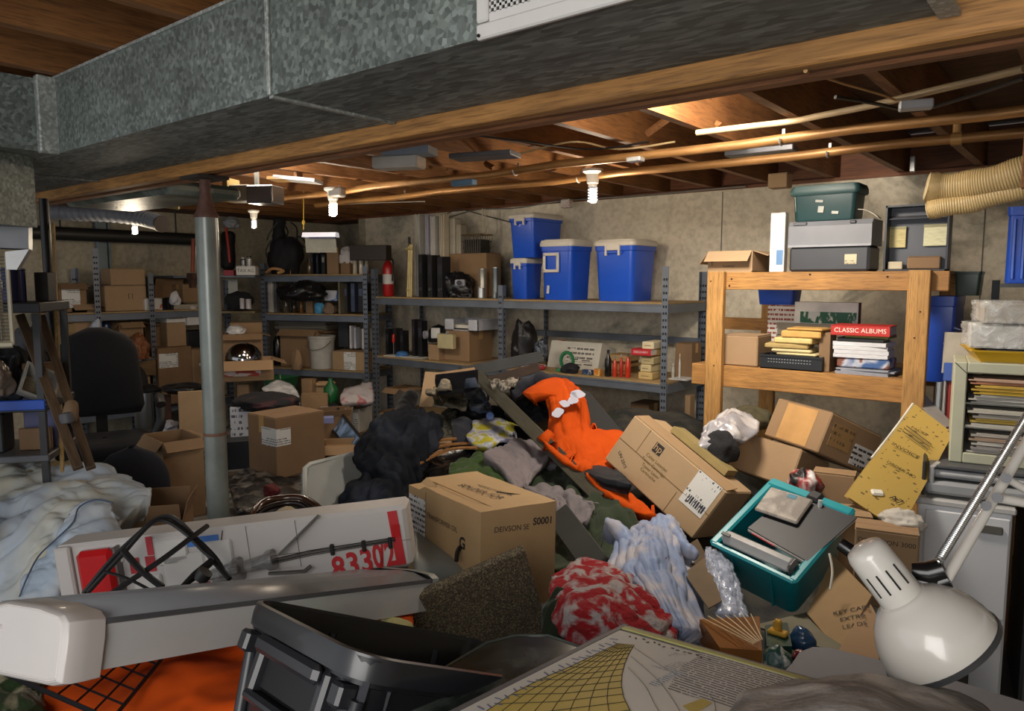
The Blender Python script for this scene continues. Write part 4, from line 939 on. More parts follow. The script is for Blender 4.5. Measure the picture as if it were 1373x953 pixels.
# headset / helmet
t = thing('welding_mask', 'black face mask with pale ear cups standing on a low carton on the lower tier', 'mask', tuple(onY(588, 440, YF+.12)[:2])+(Mi(574, 603, 462, y=YF+.05, dp=.14)[3]+ZM+.003,), .5); R = .10
mb = MB(); rows = [[(R*math.cos(a)*s, R*.9*math.sin(a)*s, .02+R*1.5*(1-k/8)) for a in [2*PI*j/20 for j in range(20)]] for k, s in enumerate((.05, .5, .75, .9, 1, 1.02, 1, .95, .9))]
mb.grid(rows, wrap=True); mb.build('shell', mat('#141417', .3), t, smooth=.9)
for sx in (-1, 1): mb = MB(); mb.cyl((sx*R*.9, -.03, .08), (sx*R*1.15, -.05, .08), .035, n=16); mb.build('ear_cup', mat('#8e9099', .4), t, smooth=.6)
mb = MB(); mb.box((0, -R*.92, .10), (R*.8, .012, .09), b=.005); mb.build('visor', mat('#c2c0bc', .3), t)
t = carton('small cream and white box leaning at the front of the brown carton', place(586, 612, 448, Y=YF+.02, z=ZM+.11, dp=.05), 2, 'closed', tape=False, name='small_box')
for c in t.children: c.data.materials[0] = mat('#b9ad84', .6)
# right bay
bagpx('pair of black rubber boots slumped against the middle upright', 687, 720, 433, 5.15, mix2('#18171a', '#77777c', 14, .62, .7, rough=.45), Y=YF+.22, z=ZM, cat='boots', name='rubber_boots', amp=.04, freq=9, seed=11)
t = thing('hand_written_box', 'long white box with pencilled notes and a green tape dispenser leaning in front', 'box', (0, 0, 0)); loc, w, D, h, r = Mi(722, 812, 458, y=YF+.16, dp=.22); t.location = loc; t.rotation_euler = (-.28, 0, 0)
mb = MB(); mb.box((0, D/2, h/2), (w, D, h), b=.003); mb.build('body', mat('#b9b5ab', .75, var=.08, dirt=.2), t)
mb = MB(); mb.box((0, 0, 0), (w*.52, .001, h*.55)); mb.build('notes', printed('#bdb9af', '#55524d', axes=(0, 2), rows=28, freq=60, dens=.55, block=.3), t, loc=(w*.12, -.001, h*.55))
for k, (u, v) in enumerate(((.02, .36), (.25, .34), (.1, .18), (.3, .2))): mb = MB(); mb.box((u*w, -.001, v*h), (w*.16, .002, h*.035)); mb.build('hand_slot', mat('#3a342c', .9), t)
mb = MB(); mb.box((-w*.38, D*.3, h+.001), (w*.22, D*.5, .004), rot=(0, -.12, 0)); mb.build('red_insert', mat('#a8391f', .6), t)
q = onY(752, 478, YF+.02); t = thing('tape_dispenser', 'green tape dispenser standing in front of the hand-written white box', 'tape dispenser', (q.x, YF+.1, ZM), .2)
mb = MB(); mb.tube([(.05*math.cos(a), 0, .085+.062*math.sin(a)) for a in [2*PI*i/18 for i in range(18)]], .014, 6, closed=True); mb.build('ring', mat('#246b42', .35), t, smooth=.9); mb = MB(); mb.box((-.03, 0, .012), (.11, .03, .024), b=.004); mb.build('foot', mat('#2f7d4d', .35), t)
bagpx('dark navy cap on the lower tier in front of the pencilled white box', 752, 778, 487, 4.98, mat('#17181e', .8, bump=.2), Y=YF+.1, z=ZM+.0, cat='cap', name='cap', amp=.008, freq=8, seed=2)
bagpx('knobbly black and grey headlamp hanging over the end of the white box', 717, 735, 456, 5.02, mix2('#20232c', '#5f6878', 30, .5, .6, rough=.4), Y=YF+.14, z=ZM+.10, cat='headlamp', name='headlamp', amp=.015, freq=26, seed=4)
# row of red and black bottles / cans
for i, (a, b_, pt, c, cc) in enumerate(((809, 820, 469, '#131316', '#1b1b1e'), (819, 828, 478, '#b2351f', '#7c7c7c'), (828, 836, 475, '#a82a1c', '#8b8b90'), (836, 846, 474, '#b8331e', '#44464e'))):
    bottle(('tall black bottle at the left of the four spray cans on the lower tier', 'red-bodied spray can with a dull cap next to the tall black bottle', 'red-bodied spray can third in the row of four', 'red-bodied spray can with a dark cap at the right of the row of four')[i], Mi(a, b_+2, pt, y=YF+.05+.01*i, dp=.05), c, cc, cat='spray can', group='spray cans on the lower tier', name='spray_can')
t = carton('small yellow and orange carton in front of the white box on the lower tier', Mi(796, 808, 495, y=YF+.04, dp=.04), 2, 'closed', tape=False, name='small_box')
for c in t.children: c.data.materials[0] = mix2('#c2742a', '#c9b46a', 20, .45, .55, bump=0, rough=.5)
t = carton('small blue and white carton in front of the white box on the lower tier', Mi(780, 796, 496, y=YF+.04, dp=.04), 2, 'closed', tape=False, name='small_box')
for c in t.children: c.data.materials[0] = mix2('#24395c', '#b9b9b6', 20, .5, .6, bump=0, rough=.5)
zz = ZM
for i, (a, b_, pt, c, lb) in enumerate(((853, 893, 505, '#b9a06a', 'wide kraft parcel at the bottom of the pile beside the right upright'), (857, 893, 493, '#bfae84', 'tan padded parcel second from the bottom beside the right upright'), (857, 895, 481, '#a99a72', 'olive-tan parcel in the middle of the pile beside the right upright'), (850, 893, 470, '#b0905a', 'ochre parcel below the cream booklet beside the right upright'), (858, 895, 458, '#cabf9f', 'cream booklet on top of the parcel pile beside the right upright'))):
    pl = Mi(a, b_, pt, y=YF+.07, z=zz, dp=.22); pl[0].z = zz
    hh = .052; t = thing('parcel', lb, 'parcel', pl[0], (.04, -.05, .03, -.02, .06)[i], 'parcels piled on the lower tier'); mb = MB(); mb.box((0, 0, hh/2), (pl[1]*.95, .2, hh), b=.006); mb.build('wrapper', mat(c, .8, var=.12), t); mb = MB(); mb.box((0, -.101, hh*.5), (pl[1]*.5, .001, hh*.1)); mb.build('paper_seam', mat('#7c6a48', .8), t); zz += hh+.001
book('red paperback with white lettering lying flat beside the spray cans', (Vector((onY(858, 478, YF+.04).x, YF+.10, ZM+.17)), .15, .1, .045, .02), '#b01f2a', title='DISCOVERY', tcol='#e5d8d4')
stack('pile of loose cardboard and brown files behind the spray cans', Mi(812, 858, 475, y=YF+.28, dp=.2), '#9a7d52', n=6, jit=.02)
carton('dull olive-brown carton at the far right end of the lower tier', Mi(905, 941, 460, y=YF+.34, dp=.16), 3, 'closed')
stack('flat sheaf of white paper sticking out of the right end of the lower tier', place(897, 945, 508, Y=YF+.18, z=ZM, dp=.3), '#c9c8c6', n=2)
bottle('little clear bottle at the right end of the lower tier by the olive carton', Mi(899, 906, 487, y=YF+.22, dp=.03), '#a9a79e', '#c9c9c6'); bottle('thin white tube standing at the right end of the lower tier', Mi(909, 914, 474, y=YF+.24, dp=.02), '#c9c6bd', '#dddad2')
# beneath the lower tier
carton('white-sided carton on the bottom tier behind the navy jacket', Mi(517, 562, 520, y=YF+.1, z=.38+.22, dp=.25), 0, 'open'); carton('tan carton the white-sided carton stands on', Mi(510, 560, 555, y=YF+.08, z=.382, dp=.3), 3, 'closed')
carton('brown carton under the right end of the steel shelf', Mi(845, 888, 540, y=YF+.2, z=.382, dp=.2), 3, 'closed'); carton('thin tan carton standing on end under the far right of the steel shelf', Mi(918, 932, 530, y=YF+.3, z=.382, dp=.15), 0, 'closed', tape=False)

# ------------------------------------------------------------------ angled bay at the left end of the back wall
ba = math.atan2(pB[1]-pA[1], pB[0]-pA[0]); bv = Vector((math.cos(ba), math.sin(ba), 0)); bn = Vector((-bv.y, bv.x, 0))
def Bz(px0, px1, pyt, z, back=.1, dp=.15):
    # a spot on one of the bay's decks
    o = Vector((*pA, 0))+bn*back
    def hit(px):
        rr = ray(px, 400); rr = Vector((rr.x, rr.y, 0)); A = rr.x*(-bv.y)+rr.y*bv.x
        s = (o.x*rr.y-o.y*rr.x)/(bv.y*rr.x-bv.x*rr.y); return o+bv*s
    a, b_ = hit(px0), hit(px1); m = (a+b_)/2; d = (m-Vector((0, 0, 0))).dot(FH)
    top = 1.6+(375-pyt)/FPX*d
    w = (b_-a).length; 
    return Vector((m.x, m.y, z))+bn*dp/2, max(.02, w-dp*.25), dp, max(.012, top-z), ba
B0, B1, B2 = 1.656, 1.286, .761
bagpx('big black backpack with loose straps standing on top of the angled bay', 358, 406, 318, 7.1, mat('#17161a', .8, bump=.3, bscale=60), z=B0, cat='backpack', name='backpack', amp=.035, freq=6, seed=8)
t = thing('carry_bag', 'narrow black bag hanging from the joists with straps trailing over the backpack', 'bag', P(378, 330, 7.15)); mb = MB()
limb(mb, [(375, 292, 7.15, 9, .05), (374, 310, 7.15, 7, .05), (376, 330, 7.15, 13, .07), (378, 345, 7.15, 16, .08)], seed=3); mb.build('pouch', mat('#19181b', .8), t, loc=-t.location, smooth=9)
for pts in (((372, 297), (362, 312), (358, 322)), ((380, 300), (386, 310), (384, 318)), ((390, 298), (398, 306), (399, 322), (408, 332)), ((384, 330), (395, 320), (404, 318), (412, 330)), ((364, 322), (357, 335), (358, 345))):
    mb = MB(); mb.tube(crline([P(x, y, 7.05) for x, y in pts], 14), .008, 5); mb.build('strap', BLK, t, loc=-t.location, smooth=.9)
plate('short orange-handled stick leaning on the black backpack', Bz(386, 391, 332, B0, .03, .02), mat('#b5672c', .5), 'stick', 'orange_stick', rot=ba)
wire([P(357, 365, 6.95), P(366, 360, 6.9), P(380, 363, 6.9), P(372, 366, 6.88)], .014, mat('#b98a5a', .6), 'coil of orange-tan rope on the front edge of the angled bay top', 'rope_coil', cat='rope')
jar('brown speckled jar between the backpack and the dark binders', Bz(405, 416, 347, B0), '#6a5234', '#2a2622'); 
for i, (a, b_) in enumerate(((416, 423), (423, 430), (430, 439))):
    binder(('glossy dark binder at the left of three on the angled bay top', 'glossy dark blue binder in the middle of three on the angled bay top', 'dark binder with a pale spine at the right of three on the angled bay top')[i], Bz(a, b_, 339, B0), ('#1a1b20', '#20242f', '#17181b')[i], lab='#9a958a' if i == 2 else '#3d4350', group='binders on the angled bay', ring=False)
bagpx('crumpled dark cloth lying across the tops of the three dark binders', 418, 437, 334, 7.0, BLK, z=1.84, cat='cloth', name='dark_cloth', seed=9)
plate('tan cardboard sheet standing upright beside the three dark binders', Bz(439, 455, 332, B0, .08, .02), cb(1), 'cardboard sheet', 'cardboard_sheet')
bagpx('crumpled white tissue on top of the angled bay beside the tan cardboard sheet', 454, 476, 334, 6.95, mat('#c5c1bf', .8), z=B0+.10, cat='tissue', name='crumpled_tissue', amp=.03, freq=18, seed=6, flatb=True); carton('short brown carton under the crumpled white tissue', Bz(455, 472, 347, B0), 3, 'closed', tape=False)
for i, (a, b_, pt, c) in enumerate(((470, 478, 340, '#b3a892'), (478, 486, 341, '#c0b6a2'), (486, 493, 345, '#aca391'))):
    jar(('cloudy glass jar leftmost of three beside the crumpled tissue', 'taller cloudy glass jar in the middle of three on the angled bay', 'cloudy glass jar nearest the steel post of the long shelf')[i], Bz(a, b_, pt, B0, .08, .08), c, '#c9c1b0', group='cloudy jars on the angled bay')
plate('dark brown board lying across the corner above the jars', (P(497, 349, 6.5)-Vector((0, 0, .0)), .36, .10, .13, .35), mat('#1f1512', .6), 'board', 'dark_board')
# hanging strip light
p = P(430, 318, 5.6); t = thing('hanging_strip_light', 'white strip light fitting hung from a yellow cord in front of the far corner', 'light fixture', (p.x, p.y, p.z-.05), YAW-.1)
mb = MB(); mb.prism([(-.05, 0), (.05, 0), (.03, .035), (-.03, .035)], -.13, .13, M=Matrix(((0, 0, 1, 0), (1, 0, 0, 0), (0, 1, 0, .05), (0, 0, 0, 1)))); mb.build('housing', mat('#d8d8e4', .4, emit=.3), t); mb = MB(); mb.box((.02, -.02, .045), (.2, .04, .012)); mb.build('end_shade', mat('#24264a', .4), t); mb = MB(); mb.box((0, 0, -.01), (.24, .003, .11), rot=(.15, 0, 0)); mb.build('clear_diffuser', mat('#8d8d84', .2, alpha=.35), t)
mb = MB(); a = P(407, 250, 5.55); b_ = P(407, 308, 5.55); mb.tube([a, b_], .004, 5); mb.build('pull_cord', mat('#b2912d', .6), t, loc=None); o = t.children[-1]; o.parent = None; o.name = 'pull_string'; tag(o, 'thin yellow cord the strip light hangs from', 'cord')
mb = MB(); mb.lathe([(.001, -.02), (.012, -.01), (.012, .01), (.001, .02)], c=P(407, 298, 5.55), n=10); tag(mb.build('cord_bead', mat('#b8962e', .4), origin='base', smooth=9), 'yellow bead tied in the hanging cord of the strip light', 'bead')
# middle deck of the bay
plate('white upright panel at the left end of the middle deck of the angled bay', Bz(357, 366, 377, B1, .1, .05), mat('#c3c0ba', .5), 'board', 'white_sheet_board'); plate('grey upright panel next to the white panel on the middle deck', Bz(366, 371, 378, B1, .12, .05), mat('#5d6063', .5), 'panel', 'grey_sheet_board')
bagpx('tangle of black hand tools with bright metal tips hanging in the middle deck', 371, 440, 377, 6.95, mix2('#131214', '#b9b9ba', 24, .66, .7, rough=.4, detail=3), z=B1+.12, cat='tools', name='tool_tangle', amp=.04, freq=14, seed=12)
for i, (a, b_, pt, c) in enumerate(((371, 383, 396, '#5f5546'), (383, 393, 402, '#4a3826'), (393, 402, 400, '#8a5a2a'))):
    jar(('olive jar at the left of the middle deck of the angled bay', 'short dark brown jar on the middle deck of the angled bay', 'amber jar left of the small tan box on the middle deck')[i], Bz(a, b_, pt, B1), c, '#3b342b', group='jars under the tool tangle')
bottle('white and navy squeeze bottle left of the small tan box', Bz(402, 408, 398, B1), '#aab0bd', '#26355a'); carton('small tan box in the middle of the middle deck of the angled bay', Bz(408, 421, 398, B1), 1, 'closed', tape=False)
bagpx('bright blue glove on the middle deck of the angled bay', 421, 434, 406, 6.98, mat('#3f86ad', .6), z=B1, cat='glove', name='glove', seed=14); bagpx('brown leather pouch under the blue and white box', 433, 452, 406, 6.95, mat('#6d5a48', .7), z=B1, cat='pouch', name='leather_pouch', seed=15)
t = carton('blue and white printed carton on the middle deck of the angled bay', Bz(433, 453, 389, B1+.12, .06, .1), 0, 'closed', tape=False, name='printed_carton')
for c in t.children: c.data.materials[0] = mix2('#b8bcc6', '#2f65b0', 11, .52, .6, rough=.5, bump=0)
plate('thin wooden divider standing on the middle deck of the angled bay', Bz(453, 456, 375, B1, .02, .3), wood('#6d6655', 'Z'), 'divider', 'divider')
for i, (a, b_, c) in enumerate(((457, 468, '#2c2f30'), (468, 478, '#39425a'), (478, 489, '#1a1b1e'))):
    binder(('charcoal binder right of the wooden divider', 'slate blue binder with pale stripes between two darker binders', 'black binder at the right end of the middle deck of the angled bay')[i], Bz(a, b_, 379, B1+.02), c, lab='#4d5a78', group='binders right of the divider', ring=False)
# lower deck of the bay
bottle('glossy black boot-shaped bottle at the left end of the lower deck', Bz(358, 372, 440, B2, .1, .12), '#0f1014', '#17171a'); carton('large tan carton at the left of the lower deck of the angled bay', Bz(370, 428, 441, B2, .12, .26), 1, 'open')
bucket('white plastic bucket with a loose lid on the lower deck of the angled bay', Bz(403, 440, 450, B2, .0, .2), '#b8b5ae', '#b3b0aa')
bagpx('small torn tan packet in front of the white bucket', 391, 406, 468, 6.95, cb(0), z=B2, cat='packet', name='torn_packet', seed=17)
carton('low tan box with a white label on the lower deck beside the right upright', Bz(440, 493, 471, B2, .02, .2), 2, 'closed', tape=False, lab=(.52, .5, .34, .95, 'f'))
for i, (a, b_, c) in enumerate(((466, 471, '#c3c0c6'), (472, 477, '#aeb0be'), (482, 492, '#c2bfb8'))):
    plate(('white booklet standing on the low tan box, leftmost', 'bluish booklet standing on the low tan box', 'thick white booklet standing on the low tan box beside the upright')[i], Bz(a, b_, 436+i*2, B2+.20, .08, .1), mat(c, .7), 'booklet', 'booklet', group='booklets on the low tan box')
plate('dark slate panel standing at the back of the lower deck', Bz(452, 466, 428, B2+.2, .22, .02), mat('#30343c', .6), 'panel', 'slate_board'); stack('messy pile of clear sleeves and papers under the middle deck', Bz(366, 440, 430, B2+.36, .14, .2), '#6b675f', n=5, jit=.03)
# ------------------------------------------------------------------ stock on the left end wall
WR = PI/2-.0
def E_(px0, px1, pyt, z, x=XF-.06, dp=.2):
    """spot on the end wall shelving (front plane X = const, goods face +X)"""
    a, b_ = onX(px0, 400, x), onX(px1, 400, x); m = (a+b_)/2
    top = onX((px0+px1)/2, pyt, x).z
    return Vector((x-dp/2, m.y, z)), max(.02, abs(a.y-b_.y)), dp, max(.012, top-z), PI/2
E0, E1, E2 = 1.337, .932, .502
t = carton('low brown carton with a white label on the left wall shelf near the pipe post', E_(80, 116, 380, E0), 3, 'open', lab=(.42, .5, .68, .66, 'f'))
plate('rolled grey rug and folded cloths lying on top of the labelled carton', (E_(80, 132, 371, E0+.19)[0], .34, .16, .05, PI/2), mix2('#5c574c', '#9b927f', 10), 'cloths', 'folded_cloths', b=.02)
stack('loose brown envelopes on the shelf below the labelled carton', E_(82, 100, 408, E1+.16), '#8d7752', n=4, jit=.02); carton('tan carton with a blue stripe on the left wall shelf behind the black office chair', E_(96, 130, 408, E1+.18), 0, 'open')
carton('large pale cardboard box at the bottom of the two-box stack on the left wall', E_(141, 197, 383, E0), 2, 'closed', txt=[('[ ]', .6, .6, .22, 'f')])
pl = E_(150, 197, 364, E0); pl[0].z = E0+E_(141, 197, 383, E0)[3]+.004
carton('shallow pale cardboard box on top of the two-box stack on the left wall', (pl[0], pl[1], pl[2], .14, PI/2), 2, 'closed', tape=False)
cylinder_item('cardboard_tube', 'dark ribbed canister standing beside the pale box stack', 'canister', E_(198, 209, 371, E0, x=XF-.1, dp=.08), [('body', [(.9, 0), (.9, .9), (.98, .9), (.98, .96), (.9, .96), (.9, 1)], mat('#3c4045', .5))])
t = carton('small white and red carton in front of the dark ribbed canister', E_(194, 218, 400, E0, x=XF-.03, dp=.08), 0, 'closed', tape=False, name='small_box')
for c in t.children: c.data.materials[0] = mix2('#c4c0ba', '#b5563a', 14, .55, .62, bump=0, rough=.5)
for i in range(3): book(('black case leftmost of three beside the white and red carton', 'black case in the middle of three beside the white and red carton', 'black case rightmost of three beside the white and red carton')[i], E_(218+i*5, 222.5+i*5, 401-i, E0, dp=.1), '#141416', flat=False, group='black cases on the end wall', name='black_case')
bagpx('white crumpled paper ball on the end wall shelf left of a small tan carton', 227, 241, 392, 6.45, mat('#b9b6b8', .8), z=E0+.05, cat='paper', name='crumpled_paper', amp=.02, freq=20, seed=21)
carton('small tan carton standing tall beside the support column on the left wall', E_(246, 267, 381, E0+.06), 1, 'closed'); t = carton('small white carton behind the tall tan carton by the column', E_(239, 248, 383, E0+.12, x=XF-.2), 0, 'closed', tape=False, name='small_box'); t.children[0].data.materials[0] = WHITE
stack('flat silver tray and papers under the tall tan carton by the column', E_(230, 270, 408, E0), '#a39c8c', n=3); carton('open-fronted grey carton at the back of the end wall shelf', E_(208, 246, 383, E0+.02, x=XF-.26), 3, 'up')
# second level
t = cylinder_item('mug', 'white mug with black rings hanging below the shelf by the column', 'mug', E_(256, 267, 410, E1+.29, x=XF-.02, dp=.08), [('body', [(.9, 0), (.95, .02), (.95, 1), (.85, 1), (.85, .1)], mat('#b9ada2', .4))])
plate('small open bracket shelf the white mug stands on', E_(250, 269, 424, E1+.26, x=XF-.01, dp=.1), mat('#c4c4c2', .4), 'bracket shelf', 'bracket_shelf')
carton('cream telephone-book sized carton with a white lid beside the black case', E_(222, 248, 433, E1), 2, 'closed', tape=False, name='lidded_box')
t = thing('box_lid', 'white lid on the cream carton beside the column', 'lid', (E_(222, 248, 433, E1)[0].x, E_(222, 248, 433, E1)[0].y, E1+E_(222, 248, 433, E1)[3]+.004), PI/2); mb = MB(); w_ = E_(222, 248, 433, E1)[1]; mb.box((0, 0, .02), (w_*1.06, .22, .04), b=.004); mb.build('lid_top', WHITE, t)
t = carton('black and blue carton between the cream box and the column', E_(249, 274, 443, E1, dp=.12), 3, 'closed', tape=False, name='dark_box')
for c in t.children: c.data.materials[0] = mix2('#14151a', '#22509c', 6, .58, .62, bump=0, rough=.5)
carton('dark brown carton behind the cream box on the end wall', E_(206, 224, 432, E1, x=XF-.2), 3, 'open'); carton('tan carton on the shelf just right of the black chair back', E_(158, 190, 432, E1+.04), 1, 'open'); 
can('short brass-lidded tin in a white card frame right of the black chair', E_(161, 176, 452, E1, x=XF-.02, dp=.1), '#5c5540', '#b9b4a4'); plate('white card frame around the brass-lidded tin', E_(158, 180, 446, E1, x=XF-.14, dp=.01), WHITE, 'card', 'card_mount')
cylinder_item('glass_jar', 'blue glass jar peeking over the black office chair', 'jar', E_(136, 149, 432, E1+.2, x=XF-.1, dp=.1), [('body', [(.8, 0), (1, .2), (1, .8), (.7, 1)], mat('#213d68', .2))]); bagpx('white plastic bag behind the headrest of the black office chair', 119, 135, 430, 6.1, mat('#a9adb8', .5), z=E1+.2, cat='bag', name='white_bag', seed=23)
bagpx('orange-brown tangle of cable on the end wall shelf', 172, 198, 450, 6.3, mat('#7c4a2a', .6), z=E1, cat='cable', name='cable_tangle', amp=.04, freq=18, seed=24)
# third level and the floor by the end wall
for a, b_, c in ((178, 186, '#b6b8c0'), (186, 191, '#3c4a86')): book('%s standing right of the black chair back' % ('white boxed manual' if a == 178 else 'narrow blue manual'), E_(a, b_, 462, E1-.13+.0, x=XF+.02, dp=.15), c, flat=False, name='manual')
cylinder_item('dark_pot', 'dark pot beside the white boxed manual', 'pot', E_(165, 178, 464, E1-.13, x=XF+.02, dp=.15), [('body', [(.6, 0), (1, .4), (.9, 1), (.8, 1)], mat('#2b2a2c', .3))])
plate('loose shelf board the manuals and the dark pot stand on', E_(155, 205, 485, E1-.155, x=XF+.05, dp=.3), wood('#6f5738', 'X'), 'board', 'shelf_plank')
carton('large dark brown carton with a white label left of the column', E_(208, 254, 466, E2, x=XF+.06, dp=.4), 3, 'closed', lab=(.3, .78, .55, .25, 'f'), hole=False); carton('narrow brown carton half hidden by the column', E_(255, 278, 468, E2, x=XF+.1, dp=.3), 1, 'closed', lab=(.55, .7, .4, .06, 'f'))
carton('small tan carton with a white side low on the end wall right of the chair', E_(176, 196, 500, E2, x=XF+.02, dp=.2), 0, 'up'); bagpx('dark round cushion on the low shelf right of the chair back', 165, 198, 490, 6.2, mat('#242021', .9), z=E2+.15, cat='cushion', name='dark_cushion', amp=.01, seed=25)
# pipes and ducts at the far left
t = thing('conduit_riser', 'blue-grey electrical riser running up the left end wall', 'pipe', tuple(onX(136, 330, XE+.04)[:2])+(1.2,)); mb = MB(); mb.box((0, 0, .5), (.05, .09, 1.0), b=.01); mb.box((0, .06, .5), (.05, .02, 1.0)); mb.build('riser_channel', mat('#6f7b80', .5), t)
t = thing('red_handled_tool', 'red-handled tool hanging behind the support column', 'tool', P(258, 400, 6.3)); mb = MB(); mb.tube([P(259, 320, 6.3), P(258, 365, 6.3)], .016, 8); mb.build('handle', mat('#7a3424', .6), t, loc=-t.location, smooth=.9); mb = MB(); mb.box(P(258, 370, 6.3), (.1, .05, .05)); mb.box(P(258, 378, 6.3), (.05, .04, .1)); mb.build('tool_head', mat('#3c2418', .8), t, loc=-t.location)
t = thing('golf_bag', 'black bag with a red stick behind the column at the end of the angled bay', 'bag', P(305, 370, 7.3)); mb = MB()
limb(mb, [(306, 310, 7.3, 9, .06), (306, 335, 7.3, 9, .07), (306, 362, 7.3, 9, .07)], seed=31, amp=.006); mb.build('bag_body', mat('#131214', .7), t, loc=-t.location, smooth=9); mb = MB(); mb.tube([P(303, 305, 7.15), P(306, 330, 7.15), P(308, 352, 7.15)], .014, 6); mb.build('red_stick', mat('#a02a20', .4), t, loc=-t.location, smooth=.9)
bagpx('pale grey plastic hood above the black bag behind the column', 300, 322, 291, 7.2, mat('#8f9296', .5), pyb=306, cat='hood', name='plastic_hood', seed=32)
t = carton('white box with black lettering on the top deck right of the column', (P(333, 362, 6.9), .21, .15, .0, .9), 0, 'closed', tape=False, name='lettered_box') if False else None
pl = place(317, 346, 357, d=6.75, pyb=369, rot=.75, dp=.12); t = carton('white box with black lettering beside the left upright of the angled bay', pl, 0, 'closed', tape=False, name='lettered_box', txt=[('TAX AG', .5, .5, .5, 'f')])
for c in t.children:
    if c.name.startswith('body') or c.name.startswith('flap'): c.data.materials[0] = WHITE
pl = place(300, 318, 362, d=6.8, pyb=370, rot=.75, dp=.12); plate('dark red booklet lying left of the white lettered box', pl, mat('#8a2530', .5), 'booklet', 'red_booklet')
jar('small clear jars cluster top right of the column', place(322, 330, 345, d=6.85, pyb=357, ratio=1), '#4c4a47', '#9c9a95'); jar('second clear jar with a black lid on the white lettered box', place(330, 338, 343, d=6.85, pyb=357, ratio=1), '#8d8a86', '#1e1d1d')
plate('dim deck board bridging the end wall shelf and the angled bay', place(296, 350, 416, d=6.9, pyb=419, rot=.8, dp=.3), wood('#7b6a4a', 'X'), 'board', 'deck_board_loose'); plate('upper deck board bridging the end wall shelf and the angled bay', place(296, 350, 369.5, d=6.9, pyb=372, rot=.8, dp=.3), STEEL, 'board', 'deck_board_loose')
bagpx('heap of black cloth on the deck board right of the column', 301, 340, 391, 6.75, mat('#111013', .9), pyb=415, cat='cloth', name='black_cloth', amp=.02, seed=33)
for i, (a, b_) in enumerate(((321, 328), (329, 337))): can(('white paper cup left of two in the black cloth heap', 'white paper cup right of two in the black cloth heap')[i], place(a, b_, 400+i, d=6.55, pyb=414, ratio=1), '#a19a9b', '#b5b1b0', name='paper_cup', cat='cup')
plate('frosted sheet leaning behind the black cloth heap', place(302, 318, 374, d=7.0, pyb=400, dp=.02), mat('#8b8d88', .4), 'sheet', 'frosted_sheet')
# hood dome and boxes right of the column
t = thing('chrome_dome', 'dented chrome dome lamp cover in an open box right of the column', 'dome', P(327, 482, 6.0)); mb = MB(); w_ = 24*6.0/FPX
mb.lathe([(w_*math.cos(a), w_*.95*math.sin(a)) for a in [PI/2*i/10 for i in range(11)]], n=28); mb.build('dome_shell', mat('#8c8c8c', .12, 1, var=.4, scale=10), t, smooth=9)
pl = place(300, 364, 481, d=5.85, pyb=508, dp=.3); t = carton('long open brown box with red and white papers right of the column', pl, 1, 'open')
mb = MB(); mb.box((-pl[1]*.1, -pl[2]/2-.004, pl[3]*.45), (pl[1]*.7, .006, pl[3]*.4), b=.002); mb.build('red_white_folder', mix2('#b9aaa6', '#9a3c32', 8, .5, .55, bump=0, stretch=(1, 1, 3)), t)
bagpx('white crumpled tubing on a box right of the column', 303, 330, 437, 6.3, mat('#bdbbb8', .5), pyb=448, cat='tubing', name='tubing', amp=.03, freq=20, seed=35); carton('brown carton under the white tubing right of the column', place(300, 350, 447, d=6.35, pyb=478, dp=.2), 3, 'open'); carton('flattish brown carton behind the left upright of the angled bay', place(310, 350, 432, d=6.6, pyb=447, dp=.2), 1, 'closed')
# ------------------------------------------------------------------ debris and clothes heaps (nobody could count them)
def sst(a, b_, x):
    t = max(0, min(1, (x-a)/(b_-a))); return t*t*(3-2*t)
def lerpt(tab, x):
    if x <= tab[0][0]: return tab[0][1]
    for (a, va), (b_, vb) in zip(tab, tab[1:]):
        if x <= b_: return va+(vb-va)*(x-a)/(b_-a)
    return tab[-1][1]
def heapz(p):
    u = p.dot(FH); v = p.dot(RT)/max(u, .1)
    z = lerpt([(1.0, .22), (1.6, .34), (2.2, .40), (2.7, .44), (3.3, .50), (3.8, .58), (4.3, .68), (4.8, .74), (5.2, .6), (5.8, .4)], u)
    k = sst(-.28, -.17, v) if u > 2.6 else 1
    k *= 1-.55*sst(.22, .42, v)
    return (max(.0, z*k)+.05*noise.noise(p*2.2)+.025*noise.noise(p*6))*(1-sst(4.75, 5.0, p.y))
def debz(p):
    u = p.dot(FH); v = p.dot(RT)/max(u, .1)
    z = lerpt([(2.8, .05), (3.4, .16), (4.2, .22), (5.0, .26), (5.8, .34), (6.6, .42)], u)
    return max(0.0, z*sst(-.62, -.47, v)*(1-sst(-.24, -.16, v))*(1-sst(6.1, 6.7, u)))+.03*noise.noise(p*3.1)
def heap(name, fn, pxs, us, m, label, cat):
    rows = []
    for i in range(us[2]+1):
        u = us[0]+(us[1]-us[0])*i/us[2]; row = []
        for j in range(pxs[2]+1):
            px = pxs[0]+(pxs[1]-pxs[0])*j/pxs[2]; p = FH*u+RT*((px-CX)/FPX*u*1.0)
            row.append((p.x, min(p.y, 5.06), max(.012, fn(Vector((p.x, p.y, 0))))))
        rows.append(row)
    mb = MB(); mb.grid(rows); return tag(mb.build(name, m, smooth=9), label, cat, kind='stuff')
heap('clothes_heap', heapz, (322, 1330, 110), (1.15, 5.6, 90), mix2('#1c1e22', '#3c3a33', 5, .42, .6, c3='#232a1f', bump=.4), 'dark mixed heap of old clothes and bags filling the floor up to the shelves', 'clothes')
heap('debris_heap', debz, (180, 560, 70), (2.7, 6.7, 70), mix2('#3b3733', '#77726a', 7, .45, .6, c3='#5c4a33', bump=.5, detail=9), 'dim layer of papers, wrappers and rubbish on the floor behind the column', 'rubbish')
